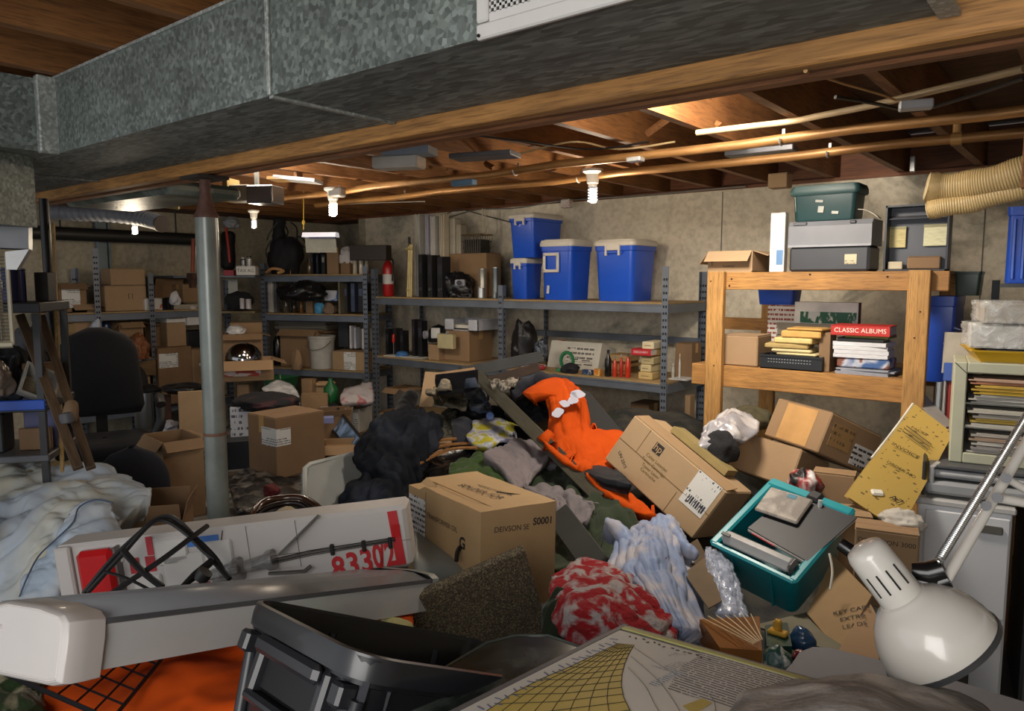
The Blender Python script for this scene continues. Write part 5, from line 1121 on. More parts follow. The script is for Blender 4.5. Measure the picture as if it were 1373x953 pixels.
def onheap(px, py, fn=heapz, lift=0):
    d = 1.0
    while d < 7:
        p = P(px, py, d)
        if p.z <= fn(Vector((p.x, p.y, 0)))+lift: return p, d
        d += .02
    return P(px, py, 4), 4
# boxes and rubbish right of the column
pl = place(334, 433, 552, d=4.6, pyb=632, rot=YAW+.90, dp=.30)
t = carton('brown cardboard box with two white labels meeting at its corner, right of the column', pl, 3, 'closed', lab=None)
loc, w, D, h, r = pl
for lc, sz, ro in (((-w/2+.05, -D/2-.001, h*.68), (.10, .001, h*.28), 0), ((-w/2-.001, -D/2+.075, h*.68), (.15, .001, h*.30), PI/2)):
    mb = MB(); mb.box((0, 0, 0), sz); mb.build('shipping_label', LBLZ, t, loc=lc, rot=(0, 0, ro))
pl = place(310, 381, 545, d=5.1, pyb=592, rot=YAW+.1, dp=.03); plate('white printed board standing behind the two-label box', pl, printed('#b5b5ba', '#4a4a55', axes=(0, 2), rows=24, freq=40, dens=.5, block=.5), 'board', 'printed_board')
plate('dark slate box behind the two-label box at the foot of the column', place(305, 340, 588, d=4.9, pyb=626, dp=.15), mat('#23252b', .6), 'box', 'slate_box')
bagpx('black cable bundle on top of the white printed board', 310, 405, 531, 5.2, mix2('#121114', '#3a1d20', 8, .6, .65), pyb=548, cat='cables', name='cable_bundle', amp=.03, freq=14, seed=41)
sheet('film_sheet', [[(352, 522, 5.6), (372, 512, 5.7), (392, 517, 5.7)], [(360, 532, 5.4), (380, 528, 5.4), (400, 532, 5.4)], [(366, 541, 5.3), (384, 541, 5.3), (402, 541, 5.3)]], mix2('#9c9c9e', '#c2c2c0', 12, bump=0, rough=.4), n=14, amp=.02, label='crumpled silvery film sheet on the rubbish behind the two-label box', cat='plastic sheet')
t = tote('green plastic bin under the lower deck of the angled bay', place(352, 402, 505, d=6.5, pyb=520, rot=ba, dp=.25), '#1f5a35', None, cat='bin', name='green_bin')
for i, (a, b_, pt, pb, ci, dd, lb) in enumerate(((404, 424, 508, 530, 1, 6.2, 'small orange-tan carton under the lower deck of the angled bay'), (424, 446, 512, 530, 0, 6.25, 'short tan carton right of the small orange-tan carton'), (404, 440, 528, 558, 1, 5.9, 'banded orange-tan carton below the two small cartons'), (425, 470, 556, 600, 3, 5.4, 'slumped brown carton right of the two-label box'), (433, 500, 592, 618, 1, 4.9, 'wide low brown carton behind the navy jacket'), (318, 336, 515, 545, 0, 5.9, 'small tan carton just right of the column at mid height'), (476, 500, 576, 594, 1, 5.9, 'brown carton under the white labelled box by the post'))):
    carton(lb, place(a, b_, pt, d=dd, pyb=pb, rot=YAW+(-.3, .1, .2, .5, .15, .1, ba-YAW)[i]), ci, ('closed', 'open', 'closed', 'up', 'open', 'closed', 'closed')[i], tape=i % 2 == 0)
pl = place(468, 499, 545, d=5.9, pyb=577, rot=ba, dp=.2); t = carton('white box with a printed label low beside the shelf post', pl, 0, 'closed', tape=False, lab=(.65, .6, .5, .5, 'f'), name='white_box'); t.children[0].data.materials[0] = mat('#aca89f', .7)
sheet('plastic_bag', [[(462, 525, 6.0), (478, 518, 6.05), (498, 514, 6.1)], [(458, 533, 5.8), (478, 528, 5.8), (500, 530, 5.85)], [(458, 542, 5.7), (480, 540, 5.7), (500, 540, 5.75)]], mix2('#a8a0a0', '#9a5458', 6, .56, .62, bump=.1, rough=.5), n=14, amp=.03, label='white and pink plastic bag under the angled bay beside the post', cat='bag')
t = thing('green_bottle', 'green plastic bottle under the angled bay', 'bottle', P(444, 540, 6.0)); mb = MB(); mb.lathe([(.05, 0), (.06, .02), (.06, .12), (.02, .17), (.02, .2)], n=16, cap=True); mb.build('body', mat('#1c5a30', .3), t, smooth=.7)
t = thing('framed_picture', 'black framed glass panel leaning among the cartons left of the navy jacket', 'frame', (0, 0, 0)); 
q = [P(447, 540, 5.6), P(487, 590, 4.9), P(470, 606, 4.95), P(432, 560, 5.6)]
mb = MB(); 
for a, b_ in zip(q, q[1:]+q[:1]): mb.tube([a, b_], .012, 4)
mb.build('frame', BLK, t); mb = MB(); mb.quad(*q); mb.build('glass', mix2('#4b5a6b', '#7f9cc4', 6, .5, .6, bump=0, rough=.15), t)
stack('fan of leaflets and papers by the framed glass panel', place(438, 470, 548, d=5.6, pyb=554, dp=.2), '#8d8880', n=4, jit=.05); book('lavender booklet lying on the slumped carton', place(433, 447, 559, d=5.2, pyb=566, dp=.1), '#7f86b5', name='booklet')
# tall tan board left of column, silver bin
t = thing('pedal_bin', 'round brushed steel bin standing right of the black office chair', 'bin', P(200, 572, 5.6)); w_ = 17*5.6/FPX; hh = P(200, 524, 5.6).z-P(200, 572, 5.6).z
mb = MB(); mb.lathe([(w_*.95, 0), (w_, .01), (w_, hh*.95), (w_*1.03, hh*.95), (w_*1.03, hh)], n=32, cap=True); mb.build('steel_body', mat('#8f9090', .28, .9, var=.15, scale=20, stretch=(1, 1, .1)), t, smooth=.7); mb = MB(); mb.lathe([(w_, hh), (w_*1.05, hh+.015), (w_*.6, hh+.05), (.001, hh+.06)], n=32); mb.build('black_lid', mat('#151517', .4), t, smooth=.9); mb = MB(); mb.box((w_*1.1, 0, hh*.5), (.012, .03, hh), b=.003); mb.build('side_strip', mat('#1c1c1e', .4), t)
plate('tall tan cardboard sheet standing behind the column with taped seams', place(240, 276, 524, d=5.2, pyb=585, dp=.03), cb(2), 'cardboard sheet', 'tall_cardboard_sheet', rot=YAW+.45)
bagpx('black plastic bags slung across the boxes left of the column', 214, 275, 513, 5.5, mat('#101013', .35), pyb=526, cat='bag', name='black_bag', amp=.02, seed=44); plate('reddish brown leather case standing beside the steel bin', place(211, 228, 530, d=5.5, pyb=568, dp=.1), mat('#4a2716', .5), 'case', 'leather_case')
bagpx('crumpled white papers on the floor by the steel bin', 214, 240, 566, 5.3, mat('#96949a', .7), pyb=578, cat='paper', name='crumpled_paper', amp=.04, freq=18, seed=45)
t = carton('large battered brown carton with open flaps between chair and column', place(196, 268, 584, d=3.9, pyb=690, rot=YAW+.75, dp=.3), 1, 'open')
t = carton('low open brown carton behind the white sign case', place(153, 256, 690, d=3.05, pyb=760, rot=YAW+.25, dp=.25), 3, 'up')
for i, (x, y, d, c) in enumerate(((345, 640, 4.3, '#8b8780'), (322, 668, 3.9, '#77736c'), (378, 650, 4.0, '#5a5148'), (268, 640, 4.4, '#8d8c94'), (262, 672, 3.9, '#9a9894'), (240, 660, 4.2, '#6c6860'))):
    p = P(x, y, d); p.z = debz(Vector((p.x, p.y, 0)))+.01; mb = MB(); rows = [[(.13*(j/5-.5)+.01*math.sin(i+k), .2*(k/5-.5), .02*noise.noise(Vector((j*.5+i, k*.5, 0)))+.015) for j in range(6)] for k in range(6)]; mb.grid(rows)
    tag(mb.build('paper_scrap', mat(c, .8), loc=p, rot=(.1, .1, i*1.1), smooth=9), ('curled grey paper scrap on the floor in front of the two-label box', 'dull paper scrap just right of the foot of the column', 'brownish paper scrap in front of the pale folding panel', 'bluish paper scrap left of the column by the battered carton', 'pale paper scrap on the floor left of the foot of the column', 'grey paper scrap beside the battered brown carton')[i], 'paper')
sheet('plastic_sheet', [[(308, 650, 4.3), (335, 632, 4.6), (400, 640, 4.5), (405, 640, 4.5)], [(312, 668, 3.9), (345, 655, 4.1), (400, 660, 4.1), (408, 664, 4.0)], [(318, 690, 3.5), (350, 686, 3.6), (380, 684, 3.6), (400, 684, 3.6)]], mix2('#17171a', '#67625c', 8, .5, .62, rough=.3, bump=.2), n=24, amp=.04, freq=7, label='glossy black and grey plastic sheeting crumpled on the floor in front of the two-label box', cat='plastic sheet')
bagpx('dark red rag on the crumpled plastic sheeting', 352, 376, 650, 3.75, mat('#5a1518', .8), pyb=664, cat='rag', name='red_rag', amp=.01, seed=47, flatb=True)
# pale folding panel
t = thing('folding_chair_back', 'pale grey plastic folding chair back leaning left of the navy jacket', 'chair back', (0, 0, 0)); a = P(405, 640, 3.45)
q = [P(409, 628, 3.5), P(416, 622, 3.52), P(470, 609, 3.75), P(515, 602, 3.9), P(520, 690, 3.6), P(470, 705, 3.4), P(425, 690, 3.3), P(408, 664, 3.38)]
nrm = (q[3]-q[1]).cross(q[5]-q[1]).normalized()
if nrm.dot(EYE-q[0]) > 0: nrm = -nrm
mb = MB(); n = len(q); mb.add(q+[p+nrm*.04 for p in q], [tuple(range(n)), tuple(range(n, 2*n))[::-1]]+[(i, (i+1) % n, n+(i+1) % n, n+i) for i in range(n)]); mb.build('panel_body', mat('#8c8f8c', .5, var=.08), t)
mb = MB(); mb.tube([p+(EYE-p).normalized()*.006 for p in q], .012, 6, closed=True); mb.build('rounded_edge', mat('#a9aba6', .45), t, smooth=.9)
# bent brown chair frame and cream cloth in front of it
t = thing('bent_chair_frame', 'glossy dark brown bentwood hoop standing behind the white sign case', 'chair frame', (0, 0, 0)); mb = MB()
mb.tube(crline([P(332, 712, 2.75), P(338, 694, 2.8), P(352, 674, 2.9), P(378, 668, 2.95), P(404, 668, 2.95), P(425, 680, 2.9), P(440, 696, 2.85)], 30), .016, 8); mb.build('outer_hoop', mat('#3a2318', .2, coat=.5), t, smooth=.9)
mb = MB(); mb.tube(crline([P(338, 702, 2.7), P(352, 684, 2.75), P(380, 675, 2.8), P(404, 676, 2.8), P(420, 690, 2.78)], 24), .012, 8); mb.build('inner_hoop', mat('#1c1412', .25), t, smooth=.9)
sheet('cream_cloth', [[(335, 704, 2.62), (365, 690, 2.7), (385, 682, 2.75), (410, 694, 2.7)], [(335, 712, 2.5), (370, 704, 2.5), (395, 702, 2.5), (418, 704, 2.5)], [(335, 735, 2.45), (370, 735, 2.45), (395, 735, 2.45), (420, 730, 2.45)]], mat('#b6a88a', .9, var=.08), n=18, amp=.012, label='cream cloth draped inside the dark brown hoop', cat='cloth')
# ------------------------------------------------------------------ boxes lying in the heap
def fitted(loc, rot, dims):
    R_ = Euler(rot).to_matrix(); b_ = Vector(loc)-R_ @ Vector((0, 0, dims[2]/2)); return b_, dims[0], dims[1], dims[2], rot
def line(t, m, c, d, rot=(0, 0, 0), nm='crease'):
    mb = MB(); mb.box((0, 0, 0), d); return mb.build(nm, m, t, loc=c, rot=rot)
CREASE = mat('#7d5f3a', .9)
# big leaning carton with the printed square mark
pl = fitted((-1.496, 3.044, .713), (-.268, .508, -.111), (.543, .307, .255)); b0, w, D, h, ro = pl
hp = thing('cardboard_box', 'large tan carton tipped on its corner with a square printed mark and white shipping label', 'box', b0, ro)
mb = MB(); mb.box((0, 0, h/2), (w, D, h), b=.006); mb.build('body', mat('#a88c6a', .85, var=.07, scale=5, bump=.06, bscale=60, name='cardboard'), hp)
def face(u, v): return ((u-.5)*w, -D/2-.0012, v*h)
line(hp, CREASE, face(.5, .5), (w, .001, .002)); line(hp, CREASE, face(.68, .22), (.002, .001, h*.44)); line(hp, CREASE, face(.2, .74), (.002, .001, h*.5))
mb = MB(); mb.box((0, 0, 0), (.046, .001, .046), b=.0); mb.build('printed_mark', INK, hp, loc=face(.345, .80)); text('hp', .048, mat('#b0906a', .8), hp, (face(.345, .81)[0], -D/2-.0026, face(.345, .81)[2]), (PI/2, .0, 0), sx=.9)
for i, (s, v) in enumerate((('Color LaserJet', .60), ('Toner Cartridge', .50), ('Toner Laser', .41), ('Cartouche', .33))): text(s, .021, mat('#6a5a2a', .8), hp, face(.40, v))
text('UN 2315', .022, INK, hp, face(.14, .22), (PI/2, .5, 0))
mb = MB(); mb.box((0, 0, 0), (.125, .001, h*.64)); mb.build('shipping_label', printed('#d2cfc9', '#4a4a50', axes=(0, 2), rows=44, freq=80, dens=.45, block=.5), hp, loc=face(.84, .68))
mb = MB()
for i in range(9): mb.box((-.045+.0105*i, 0, 0), (.003+.004*((i*7) % 3)/2, .001, .035))
mb.build('barcode', mat('#23263a', .7), hp, loc=(face(.86, .5)[0], -D/2-.0022, face(.86, .5)[2]))
for k, (y, a, L_) in enumerate(((D/2, -1.9, .15), (-D/2, .2, .11))):
    mb = MB(); mb.box((0, 0, L_/2), (w*.97, .004, L_)); mb.build('flap', cb(4), hp, loc=(0, y*.98, h), rot=(a if k == 0 else -1.45, 0, 0))
mb = MB(); mb.box((0, D*.3, h+.02), (w*.6, D*.4, .03)); mb.build('paper_inside', mat('#8b7a4d', .8), hp)
# crushed carton in front
pl = fitted((-1.741, 1.954, .669), (-.025, .036, 1.267), (.302, .528, .352)); b0, w, D, h, ro = pl
sb = thing('cardboard_box', 'tan cardboard carton with black print and a sagging lid in front of the clothes heap', 'box', b0, ro); CT = mat('#a88a62', .85, var=.10, scale=5, bump=.08, bscale=50, dirt=.1, name='cardboard')
n = 12; rows = []
mb = MB()
# body with a dented lid: side walls and a height-varied top
def topz(x, y): return h-.020*max(0, math.sin(PI*(x/w+.5)))*max(0, math.sin(PI*(y/D+.5)))+.004*noise.noise(Vector((x*9, y*9, 3)))-(.018 if (x < -w*.28 and y > D*.25) else 0)
top = [[(x, y, topz(x, y)) for x in [(-.5+i/n)*w for i in range(n+1)]] for y in [(-.5+j/n)*D for j in range(n+1)]]
mb.grid(top)
for edge, nx in (([top[0][i] for i in range(n+1)], 0), ([top[n][i] for i in range(n+1)], 0), ([r[0] for r in top], 0), ([r[n] for r in top], 0)): mb.grid([[(p[0], p[1], 0) for p in edge], edge])
mb.quad((-w/2, -D/2, 0), (w/2, -D/2, 0), (w/2, D/2, 0), (-w/2, D/2, 0)); o = mb.build('body', CT, sb)
bm = bmesh.new(); bm.from_mesh(o.data); bmesh.ops.remove_doubles(bm, verts=bm.verts, dist=.0005); bmesh.ops.recalc_face_normals(bm, faces=bm.faces); bm.to_mesh(o.data); bm.free()
text('DEIVSON SE', .026, INK, sb, (-.03, -D/2-.001, h*.80), (PI/2, .06, 0)); text('S0001', .034, INK, sb, (w*.32, -D/2-.001, h*.82), (PI/2, .06, 0), bold=.0008)
text('SOLDER FOR', .045, INK, sb, (.02, .02, h-.012), (0, 0, -PI/2+.1)); text('HANDLE WITH CARE', .022, INK, sb, (.07, .0, h-.010), (0, 0, -PI/2+.1)); 
mb = MB(); mb.box((0, 0, 0), (.002, .16, .004)); mb.build('black_print', INK, sb, loc=(.1, -.1, h-.008), rot=(0, 0, .6))
text('TRANSFORMER OIL', .026, INK, sb, (-w/2-.001, .0, h*.72), (PI/2, .0, -PI/2)); text('G', .055, INK, sb, (-w/2-.001, -D*.28, h*.62), (PI/2, 0, -PI/2), bold=.002)
mb = MB(); mb.box((0, 0, 0), (.001, .135, .17)); mb.build('shipping_label', printed('#cfcdca', '#33343c', axes=(1, 2), rows=50, freq=80, dens=.52, block=.38), sb, loc=(-w/2-.0012, D*.36, h*.62))
line(sb, CREASE, (-w*.25, 0, h*.985), (.003, D*.9, .002)); line(sb, CREASE, (-w/2-.0008, D*.23, h*.5), (.001, .003, h*.9))
mb = MB(); mb.tube([(.04*math.cos(a), 0, .04*math.sin(a)) for a in [PI*i/12+.0 for i in range(13)]], .002, 4); mb.build('circular_stamp', mat('#8a6d45', .9), sb, loc=(-.02, -D/2-.001, h*.38))
# two cartons under the timber shelf
pl = fitted((-1.243, 3.625, .689), (-.391, .095, -.228), (.355, .297, .188)); carton('plain tan carton turned on its side between the grey plastic bag and the two-tone carton', pl, 0, 'closed', tape=False, rot=pl[4])
pl = fitted((-1.069, 3.690, .848), (-.490, -.078, -.774), (.40, .264, .191)); pl = fitted((-1.066, 3.731, .841), (-.404, .048, -.481), (.347, .369, .199))
b2 = carton('two-tone carton with faint print and a white label under the timber shelf', pl, 1, 'closed', tape=False, rot=pl[4]); loc, w, D, h, ro = pl
mb = MB(); mb.box((0, -D/2-.0008, h/2), (w*.55, .001, h*.9)); mb.build('light_panel', mat('#b58a55', .85), b2); mb = MB(); mb.box((0, 0, 0), (.001, D*.36, h*.5)); mb.build('shipping_label', printed('#cfcdca', '#33343c', axes=(1, 2), rows=40, freq=60, dens=.55, block=.4), b2, loc=(w/2+.001, D*.25, h*.33))
mb = MB(); mb.box((0, 0, 0), (.001, D*.4, h*.55)); mb.build('faint_print', printed('#9c7a4d', '#5c4a33', axes=(1, 2), rows=30, freq=50, dens=.5, block=.45), b2, loc=(w/2+.0006, -D*.2, h*.55))
# small carton and papers behind the teal crate
carton('small tan carton behind the teal crate with a red and white packet beside it', place(1092, 1147, 632, d=3.2, pyb=690, rot=YAW-.5, dp=.1), 1, 'closed', tape=False)
bagpx('red, black and white crumpled packets wedged behind the teal crate', 1060, 1100, 632, 3.15, mix2('#8f2a2a', '#c4c0bc', 10, .45, .55, c3='#17171a', bump=.2, rough=.4), pyb=672, cat='packets', name='crumpled_packets', amp=.03, freq=14, seed=51)
# manila folder leaning
t = thing('manila_folder', 'big yellow manila folder covered in black print leaning beside the white cabinet', 'folder', (0, 0, 0)); q = [P(1134, 664, 2.75), P(1206, 712, 2.62), P(1278, 581, 2.95), P(1226, 541, 3.15)]
def bil(q, u, v): return (q[0]*(1-u)+q[1]*u)*(1-v)+(q[3]*(1-u)+q[2]*u)*v
ux = (q[1]-q[0]).normalized(); vy = (q[3]-q[0]); nz = ux.cross(vy).normalized(); vy = nz.cross(ux); M4 = Matrix((ux, vy, nz)).transposed().to_4x4(); M4.translation = q[0]
t.matrix_world = M4; t.location = q[0]; t.rotation_euler = M4.to_euler(); inv = M4.inverted()
rows = [[inv @ (bil(q, i/10, j/14)) + Vector((0, 0, .01*math.sin(j*.45)*(1-i/14))) for i in range(11)] for j in range(15)]
mb = MB(); mb.grid(rows); o = mb.build('front_sheet', printed('#a38741', '#5a4a24', rows=60, freq=42, dens=.42, block=.46), t, smooth=9)
mb = MB(); mb.grid([[p+Vector((-.006, .004, -.012)) for p in r] for r in rows]); mb.build('back_sheet', mat('#a08243', .8, var=.12), t, smooth=9)
mb = MB(); mb.tube([rows[j][0]+Vector((-.004, 0, -.004)) for j in range(5, 15)], .006, 5); mb.build('white_edge', mat('#c9c3b4', .7), t)
k = rows[2][4]; mb = MB(); mb.box((k[0], k[1], .012), (.045, .03, .014), b=.006, rot=(0, 0, .8)); mb.build('white_clip', mat('#cfcabd', .5), t)
Lw = (q[1]-q[0]).length; Lh = (q[3]-q[0]).length
for s, u, v, sz in (('INVOICE', .40, .58, .028), ('PACKING SLIP', .6, .84, .022), ('A7', .72, .18, .04), ('ORDER NO', .52, .42, .022)): c = inv @ bil(q, u, v); text(s, sz, mat('#2b2416', .8), t, (c.x, c.y, .016), (0, 0, .05))
for v in (.70, .73, .76): a = inv @ bil(q, .15, v); b_ = inv @ bil(q, .75, v); mb = MB(); mb.tube([a+Vector((0, 0, .012)), b_+Vector((0, 0, .012))], .0022, 4); mb.build('ruled_line', mat('#2b2416', .8), t)
# cartons at lower right
pl = place(1150, 1228, 706, d=2.55, pyb=812, rot=YAW-.45, dp=.12); t = carton('brown carton with a row of black capitals on its top edge beside the white cabinet', pl, 1, 'closed', tape=False); text('DIMENSION 3000', pl[3]*.085, INK, t, (0, -pl[2]/2-.001, pl[3]*.86))
carton('brown carton behind the teal crate holding up the manila folder', place(1112, 1168, 684, d=2.72, pyb=780, rot=YAW-.3, dp=.15), 4, 'closed', tape=False)
bagpx('shreds of crumpled white paper on the carton beside the white cabinet', 1188, 1232, 686, 2.6, mat('#b5afa6', .8), pyb=708, cat='paper', name='crumpled_paper', amp=.03, freq=22, seed=53)
def slab(name, label, cat, q, th, m, extra=None):
    t = thing(name, label, cat, (0, 0, 0)); ux = (q[1]-q[0]).normalized(); vy = q[3]-q[0]; nz = ux.cross(vy).normalized()
    if nz.dot(EYE-q[0]) < 0: nz = -nz
    vy = nz.cross(ux); M4 = Matrix((ux, vy, nz)).transposed().to_4x4(); M4.translation = q[0]; t.location = q[0]; t.rotation_euler = M4.to_euler(); inv = M4.inverted()
    l = [inv @ p for p in q]; n = len(l); mb = MB(); mb.add([(p.x, p.y, 0) for p in l]+[(p.x, p.y, -th) for p in l], [tuple(range(n)), tuple(range(n, 2*n))[::-1]]+[(i, (i+1) % n, n+(i+1) % n, n+i) for i in range(n)]); mb.build('panel_face', m, t)
    return t, l
t, l = slab('cardboard_sheet', 'tan cardboard sheet with handwritten black capitals leaning right of the teal crate', 'cardboard', [P(1082, 822, 2.25), P(1125, 873, 2.05), P(1170, 800, 2.2), P(1118, 745, 2.45)], .006, mat('#8f7450', .85, var=.1, name='cardboard'))
for i, (s, u, v) in enumerate((('KEY CAPS', .42, .72), ('EXTRA', .5, .50), ('LEADS', .55, .36))): text(s, .024, INK, t, (l[1].x*.35+.032*i, l[3].y*.55-.012*i, .002), (0, 0, PI/2-.35))
t, l = slab('cardboard_sheet', 'dull tan carton flap lying behind the lamp shade', 'cardboard', [P(1122, 875, 2.02), P(1178, 890, 1.95), P(1180, 830, 2.1), P(1165, 805, 2.2)], .006, cb(1))
t, l = slab('cardboard_sheet', 'grey-green cardboard scrap under the teal crate', 'cardboard', [P(1010, 838, 2.2), P(1140, 880, 2.0), P(1122, 825, 2.2), P(1092, 818, 2.3)], .006, mat('#6f6a58', .85))

# ------------------------------------------------------------------ teal crate
pl = fitted((-.817, 2.477, .686), (.432, .153, -.165), (.301, .378, .199)); loc, w, D, h, ro = pl
tc_ = tote('open teal plastic crate tilted in the heap and filled with folders and packets', pl, '#12717b', None, taper=.80, cat='crate', name='plastic_crate', rot=ro)
TEAL = mat('#12717b', .35, var=.06, scale=3, coat=.1); TEAL2 = mat('#1b8a93', .3, var=.05)
mb = MB(); mb.box((0, D/2-.012, h+.006), (w*1.02, .045, .02), b=.008); mb.build('rim_bar', TEAL2, tc_); 
for sx in (-1, 1): mb = MB(); mb.box((sx*(w/2-.008), 0, h+.004), (.03, D*1.0, .016), b=.007); mb.build('rim_bar', TEAL2, tc_)
mb = MB(); mb.box((0, -D/2+.006, h+.003), (w, .022, .014), b=.006); mb.build('rim_bar', TEAL2, tc_)
mb = MB(); mb.box((.02, D/2-.01, h+.012), (.05, .05, .03), b=.01); mb.build('latch', mat('#1d1d1f', .4), tc_); mb = MB(); mb.tube([(.05, D/2-.03, h+.03), (.055, D/2-.05, h-.01), (.05, D/2-.045, h-.05)], .008, 6); mb.build('clear_catch', mat('#b9bcbc', .2), tc_)
for x in (-.08, .06): mb = MB(); mb.box((x, -D/2*.9, h*.5), (.006, .012, h*.7)); mb.build('moulded_rib', TEAL, tc_)
MT = Mrot(loc, ro)
def incrate(nm, lab, cat, parts, x, y, z, rz, tilt=0):
    t = thing(nm, lab, cat, MT @ Vector((x, y, z)), (MT.to_3x3() @ Euler((tilt, 0, rz)).to_matrix()))
    for pn, c, d, m, b in parts: mb = MB(); mb.box(c, d, b=b); mb.build(pn, m, t)
    return t
incrate('file_folder', 'black folder with white pages lying on top in the teal crate', 'folder', [('cover', (.02, .03, .012), (.23, .26, .004), mat('#1f1f22', .5), .001), ('pages', (.02, .026, .005), (.225, .258, .009), mat('#c4bfb8', .7), 0), ('red_tab', (-.03, -.104, .005), (.09, .006, .006), mat('#a8242c', .5), 0)], .02, .02, h*.99, -.12)
incrate('file_folder', 'grey folded pouch on the black folder in the teal crate', 'pouch', [('pouch_body', (0, 0, .007), (.15, .13, .014), mix2('#7a726a', '#a39a90', 8, rough=.6), .005), ('blue_tab', (.01, .045, .013), (.03, .02, .004), mat('#1a6a80', .4), 0)], -.04, .08, h*.99+.018, .1)
incrate('clear_tube', 'clear plastic tube case lying along the front of the teal crate', 'tube', [('tube_shell', (0, 0, .022), (.26, .055, .044), mat('#a9a9a8', .15, alpha=.75), .018), ('dark_end_cap', (.12, 0, .022), (.02, .05, .04), mat('#4b4747', .3), .012), ('black_clip', (-.11, -.01, .045), (.03, .012, .004), BLK, 0)], 0, -D*.38, h*.97, .02)
incrate('envelope', 'cream paper edge standing at the right inside the teal crate', 'paper', [('sheet', (0, 0, 0), (.003, .22, .10), mat('#b9a98a', .7), 0)], w*.40, 0, h*.72, .0)
t = thing('power_cable', 'white cord hanging down the right side of the teal crate', 'cord', (0, 0, 0)); mb = MB(); mb.tube(crline([P(1112, 742, 2.25), P(1116, 765, 2.22), P(1113, 790, 2.2)], 10), .004, 5); mb.build('cord_run', CABLE, t, smooth=.9)

# ------------------------------------------------------------------ clothes
def HS(px, py, l=.06):
    p, d = onheap(px, py, lift=l); return (px, py, d)
def drape(name, label, cat, g, m, lift=.05, **k):
    return sheet(name, [[HS(x, y, lift) if not z else HS(x, y, lift+z[0]) for x, y, *z in r] for r in g], m, label=label, cat=cat, **k)
NAVY = cloth('#171a22', wr=.55, wsc=4.5, sheen=0); BLKC = cloth('#121215'); GREY = cloth('#7b7274', wsc=9); OLV = cloth('#2c3524', wsc=6); GRN = cloth('#34491f', rough=.6)
jk = thing('jacket', 'dark navy padded jacket slumped at the left end of the clothes heap', 'jacket', (0, 0, 0))
sheet('jacket_body', [[(514, 560, 3.86), (530, 552, 3.86), (556, 550, 3.88), (580, 556, 3.92), (590, 564, 3.98)], [(496, 574, 3.76), (520, 568, 3.72), (550, 568, 3.72), (574, 574, 3.78), (588, 588, 3.86)], [(482, 596, 3.66), (508, 592, 3.60), (540, 596, 3.58), (562, 602, 3.64), (574, 614, 3.74)], [(478, 618, 3.58), (506, 622, 3.46), (534, 624, 3.46), (552, 628, 3.54), (562, 640, 3.64)], [(486, 636, 3.50), (508, 642, 3.40), (530, 644, 3.38), (546, 650, 3.46), (554, 660, 3.56)], [(466, 656, 3.44), (496, 662, 3.32), (522, 664, 3.30), (542, 668, 3.38), (550, 676, 3.5)], [(457, 682, 3.38), (488, 688, 3.26), (518, 692, 3.26), (540, 690, 3.32), (549, 694, 3.44)], [(462, 710, 3.34), (492, 716, 3.24), (518, 718, 3.24), (538, 716, 3.30), (546, 714, 3.4)]], cloth('#15181f', c2='#2a2f3a', wr=.6, wsc=5, sheen=0), jk, n=72, amp=.022, freq=13, seed=12, skirt=.10, crumple=(.10, .05), bend=4, stretch=(1, 1, .5))
mb = MB(); limb(mb, [(553, 526, 4.0, 7, .03), (546, 543, 3.93, 12, .04), (538, 562, 3.82, 14, .04), (533, 580, 3.72, 10, .03)], amp=.010, freq=8, seed=7); mb.build('collar', BLKC, jk, smooth=9)
t, l = slab('cardboard_strip', 'upright strip of tan cardboard sticking out of the heap behind the navy jacket', 'cardboard', [P(562, 545, 4.2), P(580, 545, 4.2), P(592, 500, 4.35), P(570, 498, 4.35)], .006, cb(2))
t, l = slab('cardboard_strip', 'long thin tan cardboard edge under the slate plank', 'cardboard', [P(592, 506, 4.3), P(640, 500, 4.4), P(636, 490, 4.45), P(590, 499, 4.35)], .006, cb(0))
drape('jacket', 'rumpled black jacket lying at the top of the heap below the slate plank', 'jacket', [[(585, 503), (612, 500), (640, 496)], [(585, 515), (612, 512), (640, 510)], [(590, 528), (615, 526), (640, 522)]], BLKC, .10, amp=.03, freq=8, n=20, seed=3)
drape('knit_cloth', 'pale striped knit cloth folded near the top of the heap', 'cloth', [[(582, 520), (606, 521), (630, 528)], [(581, 530), (606, 533), (628, 540)], [(584, 540), (606, 545), (625, 548)]], mix2('#77705f', '#a59780', 20, .45, .58, stretch=(1, 1, 5)), .13, amp=.015, n=20, seed=4)
drape('denim', 'blue denim jeans leg crumpled under the long olive plank', 'jeans', [[(620, 520), (640, 516), (652, 530)], [(626, 535), (642, 534), (656, 545)], [(632, 550), (646, 552), (660, 556)]], cloth('#3b4353', var=.3), .13, amp=.02, n=20, seed=5)
drape('camera_bag', 'shiny black bag with a blue round button in the middle of the heap', 'bag', [[(605, 552), (640, 545), (672, 548)], [(604, 563), (642, 560), (676, 562)], [(608, 574), (645, 574), (678, 574)]], mat('#121215', .3, bump=.2), .12, amp=.025, n=22, seed=6)
p = P(*HS(657, 558, .20)[:2], HS(657, 558, .20)[2]); mb = MB(); mb.lathe([(.022, 0), (.022, .008), (.001, .012)], n=16); o = mb.build('round_button', mat('#6f86c4', .3), loc=p, smooth=.6); o.rotation_euler = (1.0, 0, YAW); tag(o, 'small blue round button badge on the shiny black bag', 'button')
drape('net_bag', 'olive net bag with dark pattern beside the slate cloth', 'bag', [[(592, 555), (603, 548), (612, 552)], [(592, 570), (602, 568), (612, 572)], [(594, 588), (604, 588), (614, 590)]], mix2('#4d4a3a', '#1c1d20', 40, .48, .54, bump=.3), .13, amp=.02, n=18, seed=8)
